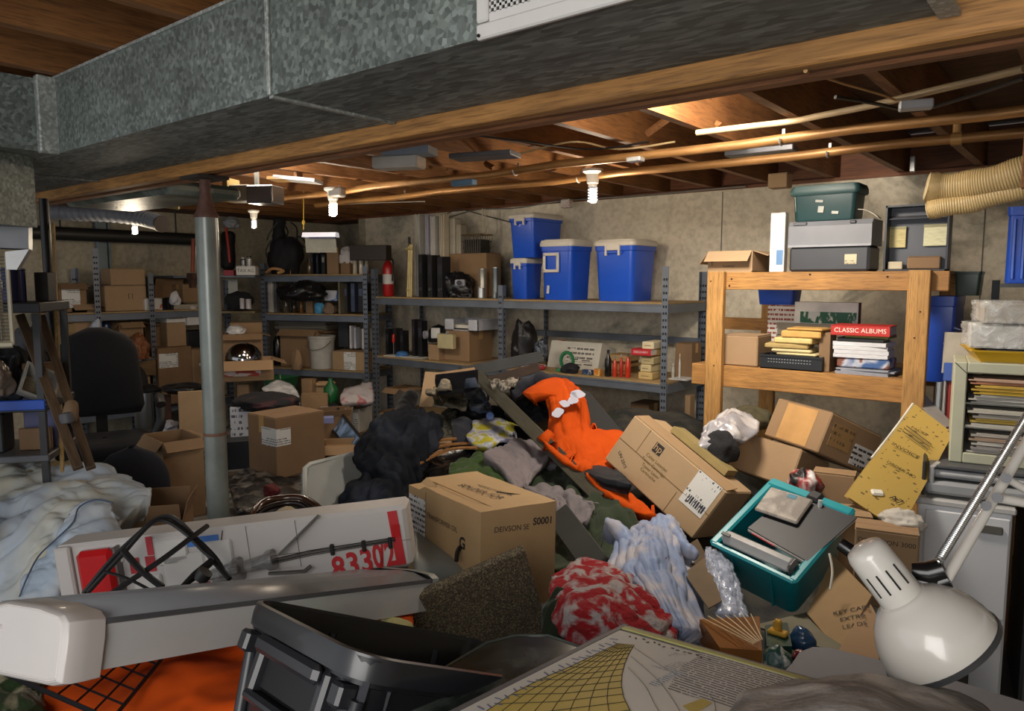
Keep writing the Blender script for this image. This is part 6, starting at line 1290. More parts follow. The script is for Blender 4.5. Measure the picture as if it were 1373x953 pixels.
drape('slate_cloth', 'folded slate grey cloth left of the yellow printed cloth', 'cloth', [[(606, 566), (620, 560), (634, 566)], [(608, 578), (624, 574), (640, 580)], [(612, 591), (628, 590), (642, 592)]], cloth('#31333c'), .15, amp=.01, n=18, seed=9)
drape('printed_cloth', 'white and yellow printed plastic-backed cloth below the olive plank', 'cloth', [[(634, 566), (655, 562), (672, 562), (680, 566)], [(634, 576), (658, 574), (678, 576), (690, 580)], [(626, 586), (650, 588), (675, 588), (692, 590)], [(636, 597), (655, 597), (672, 592), (690, 590)]], mix2('#b9b9b6', '#a8a032', 12, .48, .54, c3='#8f8fa0', rough=.4, bump=.15), .17, amp=.012, n=24, seed=10)
t = thing('wooden_hanger', 'bundle of tan wooden coat hangers lying on the heap right of the navy jacket', 'hanger', (0, 0, 0)); WH = wood('#8d6234', 'X')
for i, pts in enumerate((((556, 618), (590, 598), (635, 594)), ((552, 612), (585, 592), (612, 588)), ((560, 622), (600, 603), (640, 600)), ((580, 560), (580, 580), (584, 598)))):
    mb = MB(); mb.tube(crline([P(*HS(x, y, .15+.015*i)) for x, y in pts], 14), .014, 6, flat=.6); mb.build('hanger_bar', WH, t, smooth=.9)
drape('beige_cloth', 'beige cloth with a collar peeking out beside the wooden hangers', 'cloth', [[(560, 590), (585, 580), (606, 584)], [(556, 604), (580, 598), (604, 598)], [(552, 620), (575, 615), (600, 608)]], mat('#9b7f66', .9, var=.12), .11, amp=.015, n=20, seed=12)
drape('leather_bag', 'glossy black leather bag behind the printed tan carton', 'bag', [[(572, 612), (600, 604), (650, 598), (700, 590)], [(572, 624), (598, 618), (640, 610), (690, 600)], [(575, 638), (595, 636), (610, 630), (640, 620)], [(580, 650), (595, 650), (608, 648), (620, 640)]], mat('#0f0f11', .25, bump=.3), .10, amp=.03, freq=10, n=28, seed=13)
drape('green_coat', 'glossy green nylon coat lying behind the printed tan carton', 'coat', [[(606, 622), (640, 610), (665, 608), (690, 620)], [(604, 634), (640, 626), (672, 626), (700, 640)], [(612, 648), (645, 650), (680, 650), (705, 660)]], GRN, .14, amp=.01, n=40, crumple=.10, bend=4, seed=14)
drape('grey_lining', 'pale mauve-grey lining spilling out of the green coat', 'lining', [[(650, 608), (680, 594), (706, 590), (732, 606)], [(668, 622), (692, 612), (712, 612), (734, 616)], [(684, 640), (698, 634), (708, 634), (716, 634)], [(690, 656), (700, 652), (706, 650), (710, 646)]], GREY, .20, amp=.006, freq=8, n=40, crumple=.10, bend=4, seed=15)
drape('trousers', 'dark olive trousers sliding down the middle of the heap', 'trousers', [[(705, 625), (750, 625), (790, 640), (840, 680)], [(712, 650), (755, 660), (800, 680), (855, 705)], [(725, 680), (770, 700), (810, 715), (860, 725)], [(745, 720), (780, 730), (815, 745), (835, 745)], [(745, 765), (775, 765), (800, 770), (820, 765)]], OLV, .13, amp=.015, freq=6, n=48, crumple=(.14, .0), bend=4, seed=16)
drape('print_shirt', 'grey T-shirt with a small red print bunched beside the printed tan carton', 'shirt', [[(705, 655), (735, 652), (765, 660), (785, 672)], [(725, 664), (750, 665), (775, 672), (792, 685)], [(745, 672), (760, 680), (775, 690), (788, 695)], [(748, 690), (758, 696), (770, 702), (780, 702)]], cloth('#6f686b', c2='#7a2a30', lo=.66, hi=.69, scale=9), .21, amp=.006, n=36, crumple=.12, bend=3, seed=17)
drape('dark_coat', 'charcoal and navy coats bunched left of the orange hoodie', 'coat', [[(690, 530), (715, 512), (745, 515), (752, 530)], [(692, 548), (720, 535), (748, 540), (756, 555)], [(715, 568), (735, 562), (752, 565), (764, 575)], [(740, 588), (752, 590), (762, 592), (774, 595)]], cloth('#2b2c34', var=.3), .10, amp=.015, freq=7, n=44, crumple=.16, bend=4, seed=18)
drape('brown_cloth', 'fold of brown cloth tucked between the dark coats and the orange hoodie', 'cloth', [[(712, 572), (735, 562), (755, 562)], [(716, 580), (738, 574), (760, 572)], [(722, 588), (742, 586), (764, 582)]], mat('#6b5a40', .9), .14, amp=.012, n=16, seed=19)
drape('net_cloth', 'tangle of grey netting at the top of the heap right of the olive plank', 'netting', [[(660, 520), (675, 512), (690, 518)], [(664, 530), (678, 526), (692, 530)], [(668, 540), (682, 540), (694, 542)]], mix2('#8b8478', '#4d483f', 50, .46, .54, bump=.6), .12, amp=.03, freq=20, n=18, seed=20)
t = drape('grey_shirt', 'pale grey shirt between the olive plank and the green coat', 'shirt', [[(690, 600), (715, 592), (735, 596)], [(700, 612), (722, 608), (742, 612)], [(712, 624), (728, 624), (746, 626)]], cloth('#7d7a80'), .15, amp=.015, n=18, seed=21)
# orange hoodie
OR = cloth('#c34a0c', var=.08, wr=.8, wsc=6, sheen=.0)
hood = thing('hoodie', 'bright orange hooded sweatshirt with white lettering draped over the heap', 'sweatshirt', (0, 0, 0))
sheet('body', [[(718, 518, 3.95), (735, 510, 4.0), (755, 510, 4.02), (775, 520, 3.98)], [(728, 524, 3.85), (742, 526, 3.8), (765, 528, 3.8), (785, 545, 3.85)], [(736, 545, 3.8), (748, 556, 3.72), (770, 560, 3.70), (790, 575, 3.78)], [(738, 565, 3.75), (752, 580, 3.66), (775, 588, 3.62), (808, 578, 3.72)], [(732, 592, 3.7), (758, 600, 3.58), (790, 606, 3.52), (834, 580, 3.66)], [(724, 586, 3.62), (756, 618, 3.48), (795, 628, 3.44), (830, 612, 3.52)], [(752, 612, 3.5), (778, 628, 3.40), (805, 638, 3.38), (822, 630, 3.44)]], OR, hood, n=56, amp=.012, freq=7, seed=22, crumple=(.06, .0), bend=6)
sheet('hood', [[(702, 528, 3.9), (722, 514, 3.92), (745, 508, 3.95), (768, 514, 3.95)], [(706, 529, 3.84), (724, 522, 3.82), (748, 520, 3.82), (774, 528, 3.84)], [(712, 530, 3.8), (728, 528, 3.78), (750, 532, 3.78), (778, 542, 3.8)]], OR, hood, n=20, amp=.01, freq=9, seed=23)
# white lettering patches lie on the cloth
WL = mat('#c3c4d0', .7, var=.05)
for x, y, a, b_ in ((748, 553, 9, 7), (757, 541, 8, 5), (766, 537, 8, 5), (775, 528, 10, 6), (770, 533, 7, 8)):
    mb = MB(); c = P(x, y, 3.66); 
    pts = [c+RT*(a*3.6/FPX*math.cos(an)*(.8+.3*math.sin(an*2+x)))+UP*(b_*3.6/FPX*math.sin(an)) for an in [2*PI*i/12 for i in range(12)]]
    mb.add([p for p in pts]+[p-(EYE-c).normalized()*.03 for p in pts], [tuple(range(12)), tuple(range(12, 24))[::-1]]+[(i, (i+1) % 12, 12+(i+1) % 12, 12+i) for i in range(12)]); mb.build('white_lettering', WL, hood)
sheet('lower_sleeve', [[(786, 638, 3.36), (815, 640, 3.36), (835, 655, 3.34)], [(800, 652, 3.3), (828, 660, 3.28), (852, 672, 3.28)], [(820, 668, 3.24), (848, 680, 3.22), (876, 690, 3.24)], [(835, 680, 3.22), (858, 690, 3.2), (878, 692, 3.22)]], OR, hood, n=24, amp=.02, freq=8, seed=24)
drape('navy_scarf', 'dark navy nylon band folded across the orange hoodie', 'cloth', [[(752, 604), (790, 622), (830, 634)], [(756, 616), (795, 632), (838, 642)], [(760, 626), (805, 642), (846, 652)]], cloth('#15161c', rough=.55, wsc=9), .22, amp=.014, n=22, seed=25)
t, l = slab('black_board', 'black board standing behind the orange hoodie under the shelf', 'board', [P(790, 580, 3.95), P(838, 582, 3.95), P(790, 528, 4.15), P(778, 522, 4.15)], .01, mat('#0e0e10', .7))
# planks
PLK = wood('#3f3b2c', 'X', var=.25); SLT = mat('#3a3c3e', .7, var=.2, scale=6)
def plank(name, label, a, b_, w_, th, m, up=None):
    t = (b_-a); L_ = t.length; x = t.normalized(); n_ = (EYE-(a+b_)/2).normalized(); y = n_.cross(x).normalized(); n_ = x.cross(y)
    mb = MB(); mb.box((L_/2, 0, 0), (L_, w_, th), b=.003); o = mb.build(name, m); M4 = Matrix((x, y, n_)).transposed().to_4x4(); o.location = a; o.rotation_euler = M4.to_euler(); return tag(o, label, 'plank')
plank('timber_plank', 'long olive-black plank lying diagonally down the heap', P(640, 503, 4.15), P(806, 668, 3.27), .068, .026, PLK)
plank('timber_plank', 'slate-coloured plank resting on the shelf edge at the top of the heap', P(618, 500, 4.45), P(725, 478, 4.7), .07, .05, SLT)
plank('timber_plank', 'short dark brown plank leaning under the slate plank against the shelf', P(655, 512, 4.5), P(722, 492, 4.65), .06, .03, wood('#3b2a20', 'X'))
plank('timber_plank', 'black plank half buried beside the printed tan carton', P(748, 688, 2.95), P(805, 765, 2.6), .10, .03, mat('#232422', .7, var=.2))
bagpx('red and white striped packets on the shelf edge behind the slate plank', 697, 732, 491, 4.9, mix2('#b5b0ac', '#a02630', 9, .5, .55, bump=.1, stretch=(3, 1, 1)), z=ZM, Y=YF+.12, cat='packets', name='striped_packets', amp=.02, freq=14, seed=27); stack('pale flattened bag on the shelf beside the striped packets', place(650, 700, 494, Y=YF+.05, z=ZM, dp=.1), '#aca79c', n=2)
# ------------------------------------------------------------------ red and white fleece, plastic bags
FL = mix2('#8c1219', '#9d9492', 8, .45, .57, rough=1, bump=1, bscale=70, dist=2.4, detail=10)
sheet('fleece_blanket', [[(748, 772, 2.30), (775, 758, 2.38), (808, 758, 2.40), (838, 770, 2.36), (862, 790, 2.3)], [(744, 790, 2.15), (775, 780, 2.15), (812, 780, 2.15), (850, 790, 2.15), (884, 808, 2.16)], [(744, 815, 2.05), (775, 805, 2.0), (815, 805, 1.98), (858, 815, 2.0), (895, 828, 2.05)], [(752, 838, 1.98), (780, 830, 1.92), (820, 830, 1.9), (862, 838, 1.92), (900, 848, 1.98)], [(765, 858, 1.95), (790, 858, 1.9), (825, 858, 1.87), (865, 862, 1.88), (902, 866, 1.95)], [(765, 885, 1.95), (790, 890, 1.9), (825, 890, 1.87), (865, 890, 1.88), (902, 890, 1.95)]], FL, n=64, amp=.015, freq=8, crumple=(.08, .06), bend=5, seed=30, skirt=.1, thick=.02, label='fluffy red and white fleece blanket bundled behind the chart table', cat='blanket')
bagpx('dark green cloth between the speckled carpet tile and the fleece blanket', 728, 775, 800, 2.05, OLV, pyb=870, cat='cloth', name='green_cloth', seed=31)
BAGM = cloth('#8c9ab8', c2='#b5b1b8', scale=7, wr=1, wsc=6, rough=.42, sheen=0)
sheet('plastic_bag', [[(812, 698, 2.72), (842, 712, 2.66), (866, 700, 2.68), (895, 694, 2.7), (908, 708, 2.68)], [(828, 722, 2.55), (850, 726, 2.46), (874, 722, 2.44), (900, 722, 2.48), (925, 740, 2.52)], [(818, 760, 2.4), (846, 750, 2.34), (878, 748, 2.30), (906, 756, 2.34), (930, 772, 2.38)], [(830, 775, 2.3), (858, 778, 2.2), (888, 778, 2.18), (912, 786, 2.2), (938, 806, 2.26)], [(850, 800, 2.18), (876, 802, 2.1), (898, 806, 2.08), (920, 816, 2.1), (944, 832, 2.15)], [(885, 838, 2.05), (900, 842, 2.0), (918, 846, 1.98), (938, 852, 2.0), (955, 858, 2.05)]], BAGM, n=72, amp=.012, freq=8, crumple=(.15, .0), bend=3, seed=33, skirt=.08, label='crumpled white and pale blue carrier bag below the tipped carton', cat='bag')
t = thing('bag_handle', 'knotted white carrier bag handle sticking up from the blue-white bag', 'bag', (0, 0, 0)); mb = MB(); limb(mb, [(815, 700, 2.62, 6, .02), (830, 712, 2.55, 10, .025), (845, 735, 2.48, 11, .025), (852, 752, 2.42, 9, .02)], amp=.008, freq=22, seed=3); mb.build('handle_loop', BAGM, t, smooth=9)
mb = MB(); limb(mb, [(902, 706, 2.55, 5, .02), (915, 730, 2.45, 8, .02), (935, 748, 2.42, 7, .02)], amp=.008, freq=22, seed=4); mb.build('handle_loop', BAGM, t, smooth=9)
sheet('plastic_bag', [[(948, 734, 2.5), (960, 740, 2.48), (975, 752, 2.48)], [(950, 760, 2.35), (968, 765, 2.3), (985, 772, 2.32)], [(958, 795, 2.22), (975, 795, 2.18), (992, 800, 2.2)], [(962, 826, 2.1), (982, 826, 2.08), (1002, 832, 2.1)]], film('#c2cbe0', .5), n=40, amp=.008, freq=14, crumple=.2, bend=3, seed=34, label='thin clear plastic bag crumpled against the teal crate', cat='bag')
t, l = slab('brown_paper', 'folded sheet of brown paper sticking out of the carrier bag', 'paper', [P(917, 768, 2.3), P(950, 815, 2.08), P(968, 800, 2.12), P(948, 745, 2.42)], .004, mat('#5d4a30', .7, var=.2))
t, l = slab('brown_paper', 'second fold of brown paper under the tipped carton', 'paper', [P(915, 735, 2.5), P(925, 762, 2.4), P(952, 742, 2.5), P(935, 722, 2.6)], .004, mat('#54442e', .7, var=.2))
# gold packaging under film
t = thing('gift_box', 'shiny gold printed box with a dark emblem under torn film behind the chart table', 'box', (0, 0, 0)); q = [P(938, 830, 2.02), P(965, 868, 1.88), P(1022, 872, 1.86), P(1018, 826, 2.05)]
mb = MB(); n_ = 4; dn = Vector((0, 0, -.06)); mb.add(q+[p+dn for p in q], [(0, 1, 2, 3), (7, 6, 5, 4)]+[(i, (i+1) % 4, 4+(i+1) % 4, 4+i) for i in range(4)]); mb.build('gold_card', mat('#7a4d20', .25, .2, var=.3, scale=7), t)
mb = MB(); 
for i in range(7): mb.tube([q[0]*(1-i/7)+q[3]*(i/7)+Vector((0, 0, .008)), P(1010+i*2, 868-i, 1.84)+Vector((0, 0, .01))], .0015, 4)
mb.build('film_strands', mat('#c9b48c', .3), t)
q = [P(1026, 838, 1.98), P(1028, 866, 1.88), P(1062, 866, 1.88), P(1056, 834, 2.0)]; mb = MB(); mb.add(q+[p+dn for p in q], [(0, 1, 2, 3), (7, 6, 5, 4)]+[(i, (i+1) % 4, 4+(i+1) % 4, 4+i) for i in range(4)]); mb.build('green_emblem_card', mat('#1d3b30', .3), t)
c = (q[0]+q[1]+q[2]+q[3])/4; mb = MB(); mb.box(c+Vector((0, 0, .006)), (.05, .03, .012), b=.004); mb.box(c+Vector((-.005, .01, .02)), (.02, .02, .03), b=.004); mb.build('gold_emblem', mat('#b8923a', .3, .5), t)
bagpx('blue glass ornament beside the gold printed box', 1060, 1092, 843, 1.95, mat('#25415f', .2), pyb=872, cat='ornament', name='blue_ornament', amp=.006, seed=36); bagpx('dark green and white patterned ball behind the chart table', 1025, 1062, 868, 1.80, mix2('#1e3f38', '#a8a79c', 20, .5, .56, bump=.1, rough=.3), pyb=900, cat='ornament', name='patterned_ball', amp=.006, seed=37); bagpx('dark red bauble at the edge of the grey lid', 1062, 1085, 872, 1.8, mat('#5a0f18', .25), pyb=892, cat='bauble', name='red_bauble', amp=.004, seed=38)
# grey plastic bag by the timber shelf
sheet('plastic_bag', [[(945, 580, 3.55), (965, 558, 3.65), (990, 552, 3.7), (1012, 565, 3.65)], [(938, 596, 3.45), (960, 576, 3.48), (985, 568, 3.5), (1014, 580, 3.52)], [(940, 604, 3.4), (958, 594, 3.4), (978, 590, 3.42), (1000, 590, 3.45)]], mix2('#8f8d92', '#bab6b6', 8, rough=.25, bump=.3, bscale=20), n=26, amp=.03, freq=10, seed=39, label='silvery grey plastic bag at the foot of the timber shelf', cat='bag')
bagpx('black and dark red bundle inside the grey plastic bag', 945, 988, 580, 3.42, mix2('#121215', '#561a1e', 7, .55, .62), pyb=618, cat='cloth', name='dark_bundle', seed=40); bagpx('olive green cloth behind the grey plastic bag', 985, 1030, 545, 3.85, mat('#4d4630', .9), pyb=575, cat='cloth', name='olive_cloth', seed=41)
# ------------------------------------------------------------------ white sign case
pl = fitted((-2.133, 1.245, .735), (-.007, -.114, .701), (1.105, .120, .199)); loc, w, D, h, ro = pl
CW = mat('#bdb8b4', .45, var=.05, scale=3, dirt=.1, name='white_casing'); RED = mat('#b3161a', .3, var=.08, name='red_lens'); REDP = mat('#b8242a', .5, var=.08)
sc = thing('sign_case', 'long white sign case with a red lamp at one end and red number decals', 'sign', loc, ro)
mb = MB(); mb.box((0, 0, h/2), (w, D, h), b=.012); mb.build('casing', CW, sc)
def F(u, v, k=.0012): return ((u-.5)*w, -D/2-k, v*h)
for u in (.545, .685): line(sc, mat('#77736f', .7), F(u, .6), (.002, .001, h*.75), nm='panel_seam')
line(sc, mat('#77736f', .7), F(.78, .45), (.45*w, .001, .002), nm='panel_seam')
mb = MB(); mb.box((0, 0, 0), (.030, .002, h*.88)); mb.build('red_stripe', REDP, sc, loc=F(.965, .50), rot=(0, -.05, 0)); mb = MB(); mb.box((0, 0, 0), (.026, .004, .04)); mb.build('red_reflector', RED, sc, loc=F(.966, .62, .002))
for s, u, v in (('8', .79, .0), ('3', .832, .04), ('3', .872, .07), ('0', .905, .12), ('/2', .932, .13)): text(s, .105, REDP, sc, F(u, v+.10, .0016), (PI/2, -.05, 0), name='red_number', sx=.62 if s in '0/2' else .8, bold=.003)
for i in range(4): mb = MB(); mb.tube([F(.55, .30+.02*i, .008), F(.72, .40+.025*i, .01), F(.96, .46+.02*i, .008)], .0016, 5); mb.build('thin_wire', BLK if i % 2 else mat('#56524e', .5), sc)
for u in (.78, .87, .945): mb = MB(); mb.box(F(u, .44, .006), (.012, .012, .035), b=.002); mb.build('cable_clip', BLK, sc)
# red lamp at the left end
mb = MB(); q = F(.125, .5); mb.box((q[0], q[1]-.018, h*.52), (.115, .04, h*.78), b=.015); mb.build('red_lamp_lens', RED, sc); mb = MB(); mb.box((q[0]+.062, q[1]-.012, h*.52), (.012, .03, h*.8), b=.003); mb.build('chrome_edge', mat('#77706e', .3, .6), sc)
mb = MB(); mb.box((F(.03, .5)[0], -D/2-.01, h*.5), (.05, .02, h*.98), b=.006); mb.build('end_block', CW, sc)
# clutter on its face: stickers
for u, v, a, b_, c in ((.27, .84, .02, .06, '#b23038'), (.22, .55, .03, .05, '#ac2a30'), (.265, .55, .03, .05, '#ac2a30'), (.42, .82, .10, .03, '#3d6fb8'), (.17, .12, .03, .04, '#b23038'), (.40, .08, .05, .03, '#a8242a')):
    mb = MB(); mb.box((0, 0, 0), (a, .0015, b_)); mb.build('sticker', mat(c, .5), sc, loc=F(u, v, .002))
for u, v, a, b_ in ((.33, .70, .10, .08), (.36, .40, .13, .10), (.25, .25, .09, .05), (.46, .55, .09, .10), (.17, .75, .05, .05)): mb = MB(); mb.box((0, 0, 0), (a, .012, b_), b=.012); mb.build('moulded_panel', mat('#c9c6c1', .35, var=.06), sc, loc=F(u, v, .003))
mb = MB(); mb.tube([F(.30, .1, .004), F(.33, .16, .004), F(.40, .18, .004), F(.50, .22, .004)], .0016, 5); mb.tube([F(.48, .95, .003), F(.47, .75, .003), F(.45, .55, .003)], .0014, 5); mb.build('thin_wire', BLK, sc)
# clear bottle necks / bulbs and a grey strap lying on the case
MS = MT0 = Mrot(loc, ro)
t = thing('clear_fitting', 'pair of clear plastic lamp fittings lying on the white sign case', 'fitting', (0, 0, 0)); CL = mat('#8d8b88', .08, alpha=.55, spec=.9, var=.35, scale=40)
for u, v, r_ in ((.50, .33, .030), (.595, .42, .026)):
    c = MS @ Vector(F(u, v, .03)); ax = (MS.to_3x3() @ Vector((1, 0, .15))).normalized(); mb = MB(); mb.tube([c-ax*.06, c-ax*.03, c, c+ax*.012, c+ax*.03], [r_*.75, r_*.8, r_*.9, r_*1.25, r_*1.25], 18); mb.build('clear_collar', CL, t, smooth=.7)
    mb = MB(); mb.tube([c-ax*.04, c+ax*.02], r_*.45, 12); mb.build('silver_core', mat('#5d5a57', .25, .6), t, smooth=.7)
p0, p1 = MS @ Vector(F(.635, .5, .03)), MS @ Vector(F(.755, 1.02, .01)); mb = MB(); mb.tube([p0, p1], .012, 4, flat=.3); tag(mb.build('grey_strap', mat('#63605c', .6), origin='base'), 'grey metal strap leaning across the white sign case', 'strap')
p = [MS @ Vector(F(u, v, .03)) for u, v in ((.60, .22), (.66, .20), (.70, .19), (.72, .26))]; mb = MB(); mb.tube(p, .006, 6); tag(mb.build('silver_lever', mat('#77736e', .3, .7), origin='base', smooth=.8), 'small silver lever lying on the white sign case below the strap', 'lever')
# black looped cables with flat arms
t = thing('black_harness', 'tangle of black rubber cables arched over the left half of the white sign case', 'cable', (0, 0, 0))
for pts, r_ in (([(112, 796, 2.13), (150, 750, 2.17), (190, 712, 2.21), (212, 695, 2.23), (232, 694, 2.23), (255, 714, 2.23), (285, 750, 2.21), (308, 776, 2.17)], 0.0080), ([(118, 794, 2.11), (160, 748, 2.15), (200, 704, 2.19), (222, 698, 2.21), (250, 716, 2.21), (272, 738, 2.19), (288, 750, 2.18)], 0.0069), ([(150, 795, 2.06), (180, 775, 2.08), (220, 748, 2.11), (255, 722, 2.16), (278, 705, 2.23)], 0.0080), ([(165, 738, 2.13), (190, 765, 2.08), (218, 787, 2.06)], 0.0092), ([(140, 766, 2.11), (170, 775, 2.08), (200, 790, 2.06)], 0.0046), ([(232, 697, 2.23), (262, 720, 2.22), (290, 748, 2.21), (304, 773, 2.18)], 0.0057)):
    mb = MB(); mb.tube(crline([P(*q) for q in pts], 26), r_, 6); mb.build('cable_loop', mat('#1b1a1a', .45), t, smooth=.9)
a, b_ = P(240, 790, 2.08), P(284, 752, 2.18); mb = MB(); mb.tube([a, a*.5+b_*.5, b_], [.006, .014, .012], 6); mb.build('black_arm', BLK, t, smooth=.9); mb = MB(); mb.cyl(P(268, 776, 2.13), P(276, 766, 2.13), .022, n=14); mb.build('pivot_knob', mat('#242424', .4), t, smooth=.6)
# grey moulded bumper behind the case at its right end
GP = mat('#858985', .4, var=.06, name='grey_moulding')
sheet('moulded_tray', [[(556, 715, 2.75), (590, 708, 2.9), (640, 728, 2.9), (690, 745, 2.9)], [(556, 735, 2.6), (600, 735, 2.65), (645, 750, 2.65), (690, 762, 2.65)], [(556, 755, 2.5), (600, 757, 2.5), (640, 770, 2.5), (690, 785, 2.5)], [(556, 778, 2.45), (600, 780, 2.45), (640, 790, 2.45), (690, 800, 2.45)]], GP, n=18, amp=0, label='pale grey moulded plastic tray below the printed tan carton', cat='tray')
t = thing('black_hoop', 'thin black rubber hoop standing on the grey moulded tray', 'hoop', (0, 0, 0)); mb = MB(); mb.tube(crline([P(612, 752, 2.45), P(614, 738, 2.48), P(622, 730, 2.52), P(634, 729, 2.55)], 12), .008, 6); mb.build('hoop_rod', BLK, t, smooth=.9)

# ------------------------------------------------------------------ white light-bar with a grey lens
fx = (-1.539, .941, .812); fr = (-.162, .277, 1.721); fw_, fd, fh_ = 1.034, .295, .078
MF = Mrot(fx, fr); b0 = MF @ Vector((0, 0, -fh_/2))
lb = thing('light_fixture', 'long white plastic strip fixture with a grey lens and a rounded end cap', 'light fixture', b0, fr)
prof = [(-fd/2, 0), (-fd/2, fh_), (-fd/2+.010, fh_+.006), (-fd/2+.06, fh_+.024), (-fd/2+.11, fh_+.030), (fd/2-.02, fh_+.026), (fd/2, fh_+.01), (fd/2, 0)]
MX = Matrix(((0, 0, 1, 0), (1, 0, 0, 0), (0, 1, 0, 0), (0, 0, 0, 1)))
def strip(nm, pts, m):
    mb = MB(); mb.grid([[(x, p[0], p[1]) for p in pts] for x in (-fw_/2, fw_/2)]); return mb.build(nm, m, lb, smooth=.5)
strip('white_tray', [(fd/2, .03), (fd/2, 0), (-fd/2, 0), (-fd/2, fh_)], mat('#b9bab8', .4, var=.04)); o = strip('grey_lens', prof[1:], mat('#84868a', .3, var=.08, scale=4))
md = o.modifiers.new('t', 'SOLIDIFY'); md.thickness = .004
# rounded end cap: superellipse outline, bevelled
cap = [( -fd/2-.008, -.012), (-fd/2-.010, fh_*.7), (-fd/2-.006, fh_+.008), (-fd/2+.01, fh_+.020), (-.07, fh_+.030), (.04, fh_+.034), (fd/2-.01, fh_+.02), (fd/2+.008, fh_-.01), (fd/2+.008, .0), (fd/2-.02, -.014), (-fd/2+.02, -.018)]
rows = []; cy_ = sum(p[0] for p in cap)/len(cap); cz_ = sum(p[1] for p in cap)/len(cap)
for x, s in ((.030, .985), (.0, 1.0), (-.022, 1.0), (-.034, .97), (-.040, .90), (-.036, .875), (-.038, .85)): rows.append([(-fw_/2+x, cy_+(p[0]-cy_)*s, cz_+(p[1]-cz_)*s) for p in cap])
mb = MB(); mb.grid(rows, wrap=True); k = len(cap); o_ = 6*k; mb.f.append(tuple(o_+j for j in range(k))); mb.mi.append(0); mb.f.append(tuple(range(k))[::-1]); mb.mi.append(0); o = mb.build('end_cap', mat('#c0bab6', .35, var=.03, coat=.2), lb, smooth=.5)
bv = o.modifiers.new('b', 'BEVEL'); bv.width = .004; bv.segments = 2
rows = [[(fw_/2+x, cy_+(p[0]-cy_)*s, cz_+(p[1]-cz_)*s) for p in cap] for x, s in ((-.02, .99), (.01, 1.0), (.022, .9))]; mb = MB(); mb.grid(rows, wrap=True); mb.f.append(tuple(2*k+j for j in range(k))); mb.mi.append(0); mb.build('far_end_cap', GP, lb, smooth=.5)
for dy in (-.012, .012): mb = MB(); mb.cyl((-fw_/2-.038, .06+dy, fh_*.86), (-fw_/2-.041, .06+dy, fh_*.86), .004, n=12); mb.build('screw', mat('#dcd9d6', .3), lb)
strip('lens_lip', [(-fd/2-.003, fh_+.008), (-fd/2-.004, fh_-.001), (-fd/2+.0, fh_-.003)], mat('#4e4f52', .4))

# ------------------------------------------------------------------ laundry heap at the left
SHT = cloth('#b7c0c9', c2='#cbc6b2', scale=2.6, lo=.42, hi=.6, wr=1, wsc=4.5, sheen=0)
sheet('bed_sheets', [[(-60, 640, 3.15), (30, 622, 3.21), (75, 628, 3.15), (128, 624, 3.11), (165, 640, 3.05), (190, 650, 2.99)], [(-60, 660, 2.99), (20, 650, 3.02), (80, 648, 2.99), (135, 645, 2.96), (175, 655, 2.93), (202, 662, 2.90)], [(-60, 690, 2.87), (20, 682, 2.84), (70, 668, 2.82), (120, 672, 2.80), (155, 688, 2.80), (184, 680, 2.84)], [(-60, 730, 2.74), (15, 720, 2.69), (60, 700, 2.68), (105, 690, 2.68), (140, 705, 2.71), (155, 712, 2.74)], [(-60, 770, 2.67), (10, 760, 2.61), (50, 745, 2.58), (85, 735, 2.59), (120, 740, 2.62), (150, 750, 2.67)], [(-60, 830, 2.56), (5, 820, 2.51), (40, 815, 2.49), (70, 812, 2.49), (85, 815, 2.53), (100, 825, 2.57)]], SHT, n=96, amp=.012, freq=5, crumple=(.05, .13), bend=6, seed=50, skirt=.15, thick=.01, label='big rumpled heap of pale blue and cream bed sheets at the left edge', cat='bedding')
sheet('pillowcase', [[(92, 695, 2.63), (112, 676, 2.66), (140, 672, 2.68), (152, 690, 2.66)], [(82, 715, 2.58), (104, 706, 2.58), (138, 704, 2.60), (160, 718, 2.63)], [(60, 745, 2.53), (90, 735, 2.52), (130, 732, 2.56), (150, 740, 2.60)], [(35, 775, 2.48), (65, 770, 2.46), (92, 765, 2.47), (112, 770, 2.52)], [(30, 808, 2.43), (50, 806, 2.42), (70, 804, 2.43), (82, 806, 2.47)]], cloth('#aebccb', c2='#c6c8c8', scale=4, wsc=6, sheen=0), n=60, amp=.006, freq=7, crumple=(.03, .10), bend=5, seed=52, skirt=.05, label='pale blue pillowcase with dark piping on the front of the bed sheet heap', cat='bedding')
t = thing('piping_cord', 'dark blue piping cord running down the edge of the pale pillowcase', 'piping', (0, 0, 0)); mb = MB(); mb.tube(crline([P(152, 674, 2.64), P(128, 670, 2.63), P(106, 680, 2.61), P(98, 700, 2.57), P(76, 722, 2.54), P(52, 745, 2.50), P(36, 775, 2.44), P(26, 800, 2.42)], 30), .003, 5); mb.build('cord', mat('#4a5568', .7), t, smooth=.9)
sheet('cream_blanket', [[(-60, 628, 3.27), (20, 616, 3.30), (60, 620, 3.29), (105, 622, 3.24)], [(-60, 640, 3.18), (15, 634, 3.18), (60, 634, 3.16), (110, 632, 3.15)], [(-60, 655, 3.08), (10, 650, 3.07), (45, 652, 3.05), (80, 645, 3.07)]], cloth('#b3a585', wsc=6, sheen=0), n=48, amp=.008, freq=9, crumple=.12, bend=4, seed=54, label='cream blanket lying over the back of the bed sheet heap', cat='bedding')
# a hidden crate carries the laundry
t = carton('large carton under the heap of bed sheets', (P(20, 760, 2.95), .5, .4, .55, .75), 3, 'closed', tape=False); t.location.z = 0

